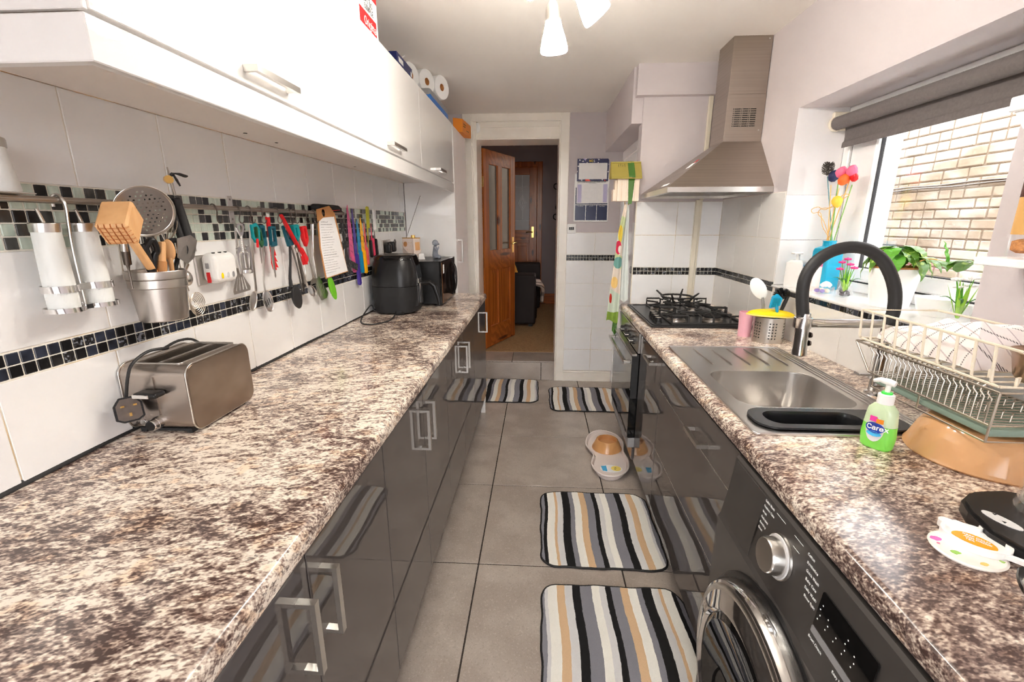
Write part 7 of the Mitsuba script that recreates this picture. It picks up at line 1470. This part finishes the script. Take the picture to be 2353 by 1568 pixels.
def heart(L, w, curl=0.25):
    n_ = 15
    def f(u, v):
        s = v; half = w*(np.sin(PI*np.clip(s, 0, 1)**0.62)**0.85)*(1-0.25*s); x = (u-0.5)*2*half
        return (x, L*s-0.018*(np.abs(u-0.5)*2)**1.5*(s < 0.35)*(0.35-s)/0.35*3*L/0.06*0.5, -curl*L*s*s+0.25*np.abs(x)-0.002*np.sin(s*20))
    return thick(grid_mesh(f, n_, n_), 0.0008)
mat('leaf_veined', lambda p, n, uv: MX(S(84, 128, 44), S(168, 200, 96), SM(0.58, 0.74, FB(p.x*70, p.y*70, p.z*70, 3))), 0.35, spec=0.5)
r_l = random.Random(21)
for k in range(17):
    a = k*2.399+0.4; q = 0.030+0.038*(k/17.0); h = 0.150+0.040*(1-k/17.0)+0.012*r_l.random()
    base_ = np.array([px_+q*math.cos(a), py_+q*math.sin(a), ZS+h]); L = 0.052+0.018*r_l.random()
    g = heart(L, L*0.46, 0.25+0.5*r_l.random()); g = mv(g, (0, 0, 0), rx=-0.25-0.5*k/17.0); g = mv(g, tuple(base_), rz=a-PI/2)
    lf = obj('leaf', g, 'leaf_veined' if k % 4 else 'leaf_green', t, smooth=True)
    obj('stalk', tube([(px_+0.01*math.cos(a), py_+0.01*math.sin(a), ZS+0.118), (px_+0.6*q*math.cos(a), py_+0.6*q*math.sin(a), ZS+h-0.01), base_], 0.0016, 6, 4), 'leaf_green', t)
tr = np.array([(px_, py_-0.03, ZS+0.13), (px_+0.02, py_-0.09, ZS+0.165), (px_+0.03, py_-0.15, ZS+0.160), (px_+0.035, py_-0.20, ZS+0.150)])
obj('trailing_stem', tube(tr, 0.002, 6, 6), 'stem_straw', t)
for k, (p_, a) in enumerate(((tr[1], 0.3), (tr[2], -0.6), (tr[2]+[0, -0.03, 0], 0.8), (tr[3], -0.2))):
    g = heart(0.055, 0.024, 0.5); obj('leaf', mv(mv(g, rx=-0.2+0.3*k), tuple(p_), rz=PI+a), 'leaf_veined', t, smooth=True)
obj('leaf', mv(mv(heart(0.06, 0.008, 0.1), rx=1.35), tuple(tr[2]+[0, 0, 0.005]), rz=0.3), 'leaf_green', t, smooth=True)
solid('white_bowl', mv(lathe([(0, 0), (0.036, 0), (0.048, 0.02), (0.056, 0.055), (0.054, 0.056), (0.045, 0.022), (0.033, 0.004), (0, 0.004)], 40), (1.205, 1.432, ZS)), 'white_ceramic', 'plain white bowl on the sill between the plant pot and the white flowers', 'bowl', smooth=40)

# shelves on the near pier
solid('wall_shelf', rbox((0.985, 0.50, 1.304), (1.0845, 1.105, 1.3215), 0.003, 2), 'upvc', 'white shelf slab on the right wall carrying the coffee jar', 'shelf', smooth=False)
t = thing('upper_shelf', 'white bracketed shelf higher up at the right edge beside the window', 'shelf')
obj('slab', rbox((0.990, 0.50, 1.622), (1.0845, 1.118, 1.652), 0.004, 2), 'upvc', t); obj('bracket', hull([(x, y_, z) for x in (1.0, 1.0845) for y_, z in ((1.112, 1.622), (0.98, 1.622), (1.085, 1.585), (1.04, 1.585))]), 'upvc', t, smooth=False)
t = thing('coffee_jar', 'glass jar with a brown paper label and orange-brown grains on the white shelf', 'jar')
jx, jy = 1.030, 1.020
flat('jar_brown', (150, 96, 48), 0.5); flat('jar_dark', (70, 36, 24), 0.5); flat('jar_gold', (206, 160, 96), 0.5)
obj('glass', mv(lathe([(0, 0), (0.040, 0), (0.044, 0.006), (0.044, 0.19), (0.034, 0.21), (0.034, 0.225), (0, 0.225)], 40), (jx, jy, 1.3218)), 'clear_glass', t, smooth=40)
obj('grains', mv(lathe([(0, 0.012), (0.030, 0.012), (0.0395, 0.018), (0.0398, 0.036), (0.03, 0.040), (0, 0.045)], 32), (jx, jy, 1.3218)), 'grain_orange', t, smooth=40)
mat('grain_orange', lambda p, n, uv: MX(S(150, 84, 30), S(224, 160, 96), FB(p.x*240, p.y*240, p.z*240, 3)), 0.7)
def ring(z0, z1, r): return mv(lathe([(r-0.0004, z0), (r, z0), (r, z1), (r-0.0004, z1)], 40, True), (jx, jy, 1.3218))
obj('paper_label', ring(0.050, 0.170, 0.0446), 'jar_gold', t, smooth=40); obj('paper_label', ring(0.125, 0.168, 0.0449), 'jar_dark', t, smooth=40)
aj = math.radians(214); nj = np.array([math.cos(aj), math.sin(aj), 0]); uj = np.array([-math.sin(aj), math.cos(aj), 0])
def onjar(m, z): v = m.vertices; th = v[:, 0]/0.045; m = m.copy(); m.vertices = np.array([jx, jy, 1.3218+z])+(0.0449+v[:, 2:])*(np.cos(th)[:, None]*nj+np.sin(th)[:, None]*uj)+v[:, 1:2]*np.array([0, 0, 1.0]); m.fix_normals(); return m
obj('lettering', onjar(mv(meshkit.text_mesh('COFFEE', 0.013, 0.0006, True), (-0.030, 0, 0.0004)), 0.100), 'jar_dark', t, smooth=False)
obj('bean_print', onjar(mv(prism(affinity.scale(Point(0, 0).buffer(0.013), 0.8, 1.2).segmentize(0.004), 0.0005), (0, 0, 0.0004)), 0.080), 'paper', t, smooth=False)

# outside
struct('wall_outer_reveal', cat([box((XW+0.10, Y1W+0.002, -0.3), (1.535, YA+0.6, 2.9)), box((XW+0.10, -1.0, -0.3), (1.535, Y0W-0.002, 2.9)), box((XW+0.10, -1.0, 2.02), (1.535, YA+0.5, 2.9)), box((XW+0.10, Y0W-0.01, -0.3), (1.535, Y1W+0.01, 1.10))]), 'render_white')
struct('sill_outside', box((XW+0.066, Y0W, 1.10), (1.60, Y1W+0.002, 1.165), 0.004), 'render_white')
cb_ = [tube([(XB-0.016, y_, z0+0.004*math.sin(y_*9+p_)) for y_ in np.linspace(2.0, 4.6, 24)], 0.006, 6) for z0, p_ in ((1.690, 0), (1.672, 1.3))]
solid('outdoor_cable', cb_[0], 'steel_dark', 'upper of two grey cables running along the painted brick wall outside', 'cable'); solid('outdoor_cable', cb_[1], 'steel_dark', 'lower of two grey cables running along the painted brick wall outside', 'cable')

# ---------------------------------------------------------------- on the floor
BK, GR, WHT, BG, LG = S(36, 36, 37), S(134, 134, 142), S(238, 236, 228), S(214, 182, 146), S(214, 213, 213)
ST_ = [(30, GR), (25, BK), (60, WHT), (20, BG), (45, LG), (60, BK), (35, GR), (55, WHT), (50, BG), (60, GR), (35, BK), (40, LG), (50, WHT), (75, GR), (50, BK), (50, LG), (50, BG), (60, WHT), (20, LG), (30, GR)]
def stripes(x0, x1, order, ph):
    tot = sum(w for w, _ in order); e = np.cumsum([0]+[w for w, _ in order])/tot
    def f(p, n, uv):
        u = (p.x-x0)/(x1-x0)+0.006*(FB(p.y*60+ph, p.x*60, 0, 2)-0.5)+0.008*dr.sin(p.y*14+ph)
        c = mi.Color3f(order[0][1])
        for k in range(1, len(order)): c = dr.select(u > float(e[k]), mi.Color3f(order[k][1]), c)
        return c*(0.93+0.10*N(p.x*700, p.y*700, 0))
    return f
for k, (x0, x1, y0, y1, order, lb) in enumerate(((0.024, 0.565, 0.965, 1.515, ST_[::-1], 'striped floor mat nearest the camera, beside the washing machine'), (0.024, 0.565, 1.607, 2.160, ST_, 'striped floor mat, second from the camera, before the drawer unit'),
        (0.098, 0.655, 3.250, 3.772, ST_, 'striped floor mat at the far right below the tiled end wall'), (-0.545, 0.008, 3.400, 3.955, ST_, 'striped floor mat at the foot of the doorway step'))):
    mat(f'mat_pile_{k}', stripes(x0, x1, order, k*1.7), 0.95, spec=0.1, sheen=0.3, bump=lambda p, n, uv: N(p.x*500, p.y*500, 0), bump_scale=0.002, eps=1e-3)
    t = thing('floor_mat', lb, 'mat', 'striped floor mats')
    out = np.array(rrect(x0, y0, x1, y1, 0.075).exterior.segmentize(0.02).coords)[:-1]; c = out.mean(0)
    wob = 1+0.008*np.sin(np.arange(len(out))*0.55+k)+0.004*np.sin(np.arange(len(out))*1.3)
    out = c+(out-c)*wob[:, None]
    obj('pile', prism(Polygon(out).buffer(-0.004), 0.0075, at=0.0008), f'mat_pile_{k}', t, smooth=False)
    obj('binding', tube(np.column_stack([np.array(Polygon(out).buffer(-0.003).exterior.coords)[:-1], np.full(len(Polygon(out).buffer(-0.003).exterior.coords)-1, 0.0048)]), 0.0046, 7, closed=True), 'black_matte', t)
t = thing('pet_tray', 'pale pink plastic pet feeding tray on the floor against the right-hand units', 'tray')
mat('tray_pink', S(226, 216, 212), 0.3)
TP = Polygon(smooth_path([(0.312, 2.640), (0.345, 2.775), (0.420, 2.845), (0.510, 2.800), (0.548, 2.690), (0.530, 2.560), (0.540, 2.440), (0.508, 2.330), (0.430, 2.270), (0.352, 2.300), (0.322, 2.400), (0.345, 2.520)], 6, True))
obj('tray', cat([loft([(np.array(TP.buffer(-0.030).exterior.segmentize(0.01).coords)[:0] if False else np.array([TP.buffer(-0.022).exterior.interpolate(s, True).coords[0] for s in np.linspace(0, 1, 96, False)]), 0.001), (np.array([TP.exterior.interpolate(s, True).coords[0] for s in np.linspace(0, 1, 96, False)]), 0.040)], False), prism(TP.buffer(-0.012), 0.004, at=0.024)]), 'tray_pink', t)
obj('rim', tube(np.array([[*TP.exterior.interpolate(s, True).coords[0], 0.042] for s in np.linspace(0, 1, 80, False)]), 0.0055, 8, closed=True), 'tray_pink', t, smooth=True)
lb_ = obj('label', prism(affinity.scale(Point(0.430, 2.375).buffer(0.055), 1.15, 0.75), 0.0005, at=0.0281), 'paper', t, smooth=False)
obj('print', prism(Point(0.458, 2.378).buffer(0.028), 0.0004, at=0.0286), 'pale_yellow', lb_, smooth=False); obj('print', prism(Polygon([(0.375, 2.400), (0.405, 2.408), (0.405, 2.345), (0.380, 2.350)]), 0.0004, at=0.0286), 'soap_sky', lb_, smooth=False)
obj('print', tube([(0.45, 2.392, 0.0292), (0.458, 2.382, 0.0292), (0.447, 2.372, 0.0292), (0.456, 2.362, 0.0292)], 0.0012, 5, 4), 'ink', lb_)
t = thing('dog_bowl', 'tan stoneware dog bowl with raised letters standing in the pet tray', 'bowl')
flat('stoneware', (202, 150, 98), 0.14, 0.55); bx_, by_ = 0.440, 2.625
obj('bowl', mv(lathe([(0, 0), (0.088, 0), (0.092, 0.004), (0.066, 0.060), (0.061, 0.063), (0.057, 0.060), (0.066, 0.020), (0.05, 0.010), (0, 0.010)], 48), (bx_, by_, 0.0284)), 'stoneware', t, smooth=40)
obj('water', mv(lathe([(0, 0.028), (0.0640, 0.028), (0.0632, 0.030), (0, 0.030)], 32), (bx_, by_, 0.0284)), 'soap_pale' if False else 'bowl_tan', t)
for k, ch_ in enumerate('DOG'):
    a = -0.95+0.30*k; n_ = np.array([math.cos(a), math.sin(a), 0.46]); n_ /= np.linalg.norm(n_); u_ = np.array([-math.sin(a), math.cos(a), 0]); v_ = np.cross(n_, u_)
    obj('letter', frame3(mv(meshkit.text_mesh(ch_, 0.022, 0.0016, True), (-0.009, -0.011, -0.0008)), np.array([bx_, by_, 0.0284+0.030])+np.array([math.cos(a), math.sin(a), 0])*0.0800, u_, v_, n_), 'stoneware', t, smooth=False)
# ceiling lamp
scene['lamp_glow'] = {'type': 'twosided', 'n': {'type': 'diffuse', 'reflectance': rgb((0.8, 0.78, 0.74))}}
def shade(place, axis):
    """frosted shade hanging along the unit vector axis from place"""
    axis = np.array(axis, float)/np.linalg.norm(axis)
    R_ = trimesh.geometry.align_vectors([0, 0, -1], axis)
    def put(m): m = m.copy(); m.apply_transform(R_); m.apply_translation(place); return m
    return put
t = thing('ceiling_lamp', 'chrome ceiling spotlight fitting with lit frosted white glass shades', 'ceiling lamp')
obj('ceiling_bar', cat([tube([(0.08, 1.05, 2.195), (0.08, 1.62, 2.195)], 0.012, 12), mv(lathe([(0, 0), (0.055, 0), (0.052, 0.012), (0.02, 0.05), (0, 0.052)], 32), (0.08, 1.33, 2.249), rx=PI)]), 'chrome', t)
heads = [((0.030, 1.585, 2.043), (0.06, 0.10, -1)), ((0.075, 1.470, 2.065), (0.62, 0.10, -0.78)), ((0.02, 1.28, 2.06), (-0.6, 0.1, -0.8)), ((0.08, 1.08, 2.06), (0.1, -0.5, -0.8))]
for p, ax in heads:
    put = shade(p, ax); p = np.array(p)
    obj('arm', tube([(0.08, p[1], 2.19), (p+np.array([0.08, p[1], 2.19]))/2+[0, 0, 0.01], p], 0.005, 8, 4), 'chrome', t)
    obj('socket_cup', put(lathe([(0, 0.004), (0.010, 0.003), (0.016, -0.006), (0.0215, -0.022), (0.0225, -0.044), (0.026, -0.050), (0.022, -0.052), (0.019, -0.046)], 24)), 'steel_handle', t, smooth=50)
    g = put(lathe([(0.0235, -0.049), (0.028, -0.070), (0.036, -0.095), (0.042, -0.120), (0.0425, -0.130), (0.040, -0.134), (0.034, -0.132), (0.0, -0.128)], 32))
    k = obj('glass_shade', g, 'lamp_glow', t, smooth=50)
    scene[k]['emitter'] = {'type': 'area', 'radiance': {'type': 'rgb', 'value': [LAMP, LAMP*0.94, LAMP*0.84]}}
    labels[k] = {'label': 'lit frosted white glass shade'}
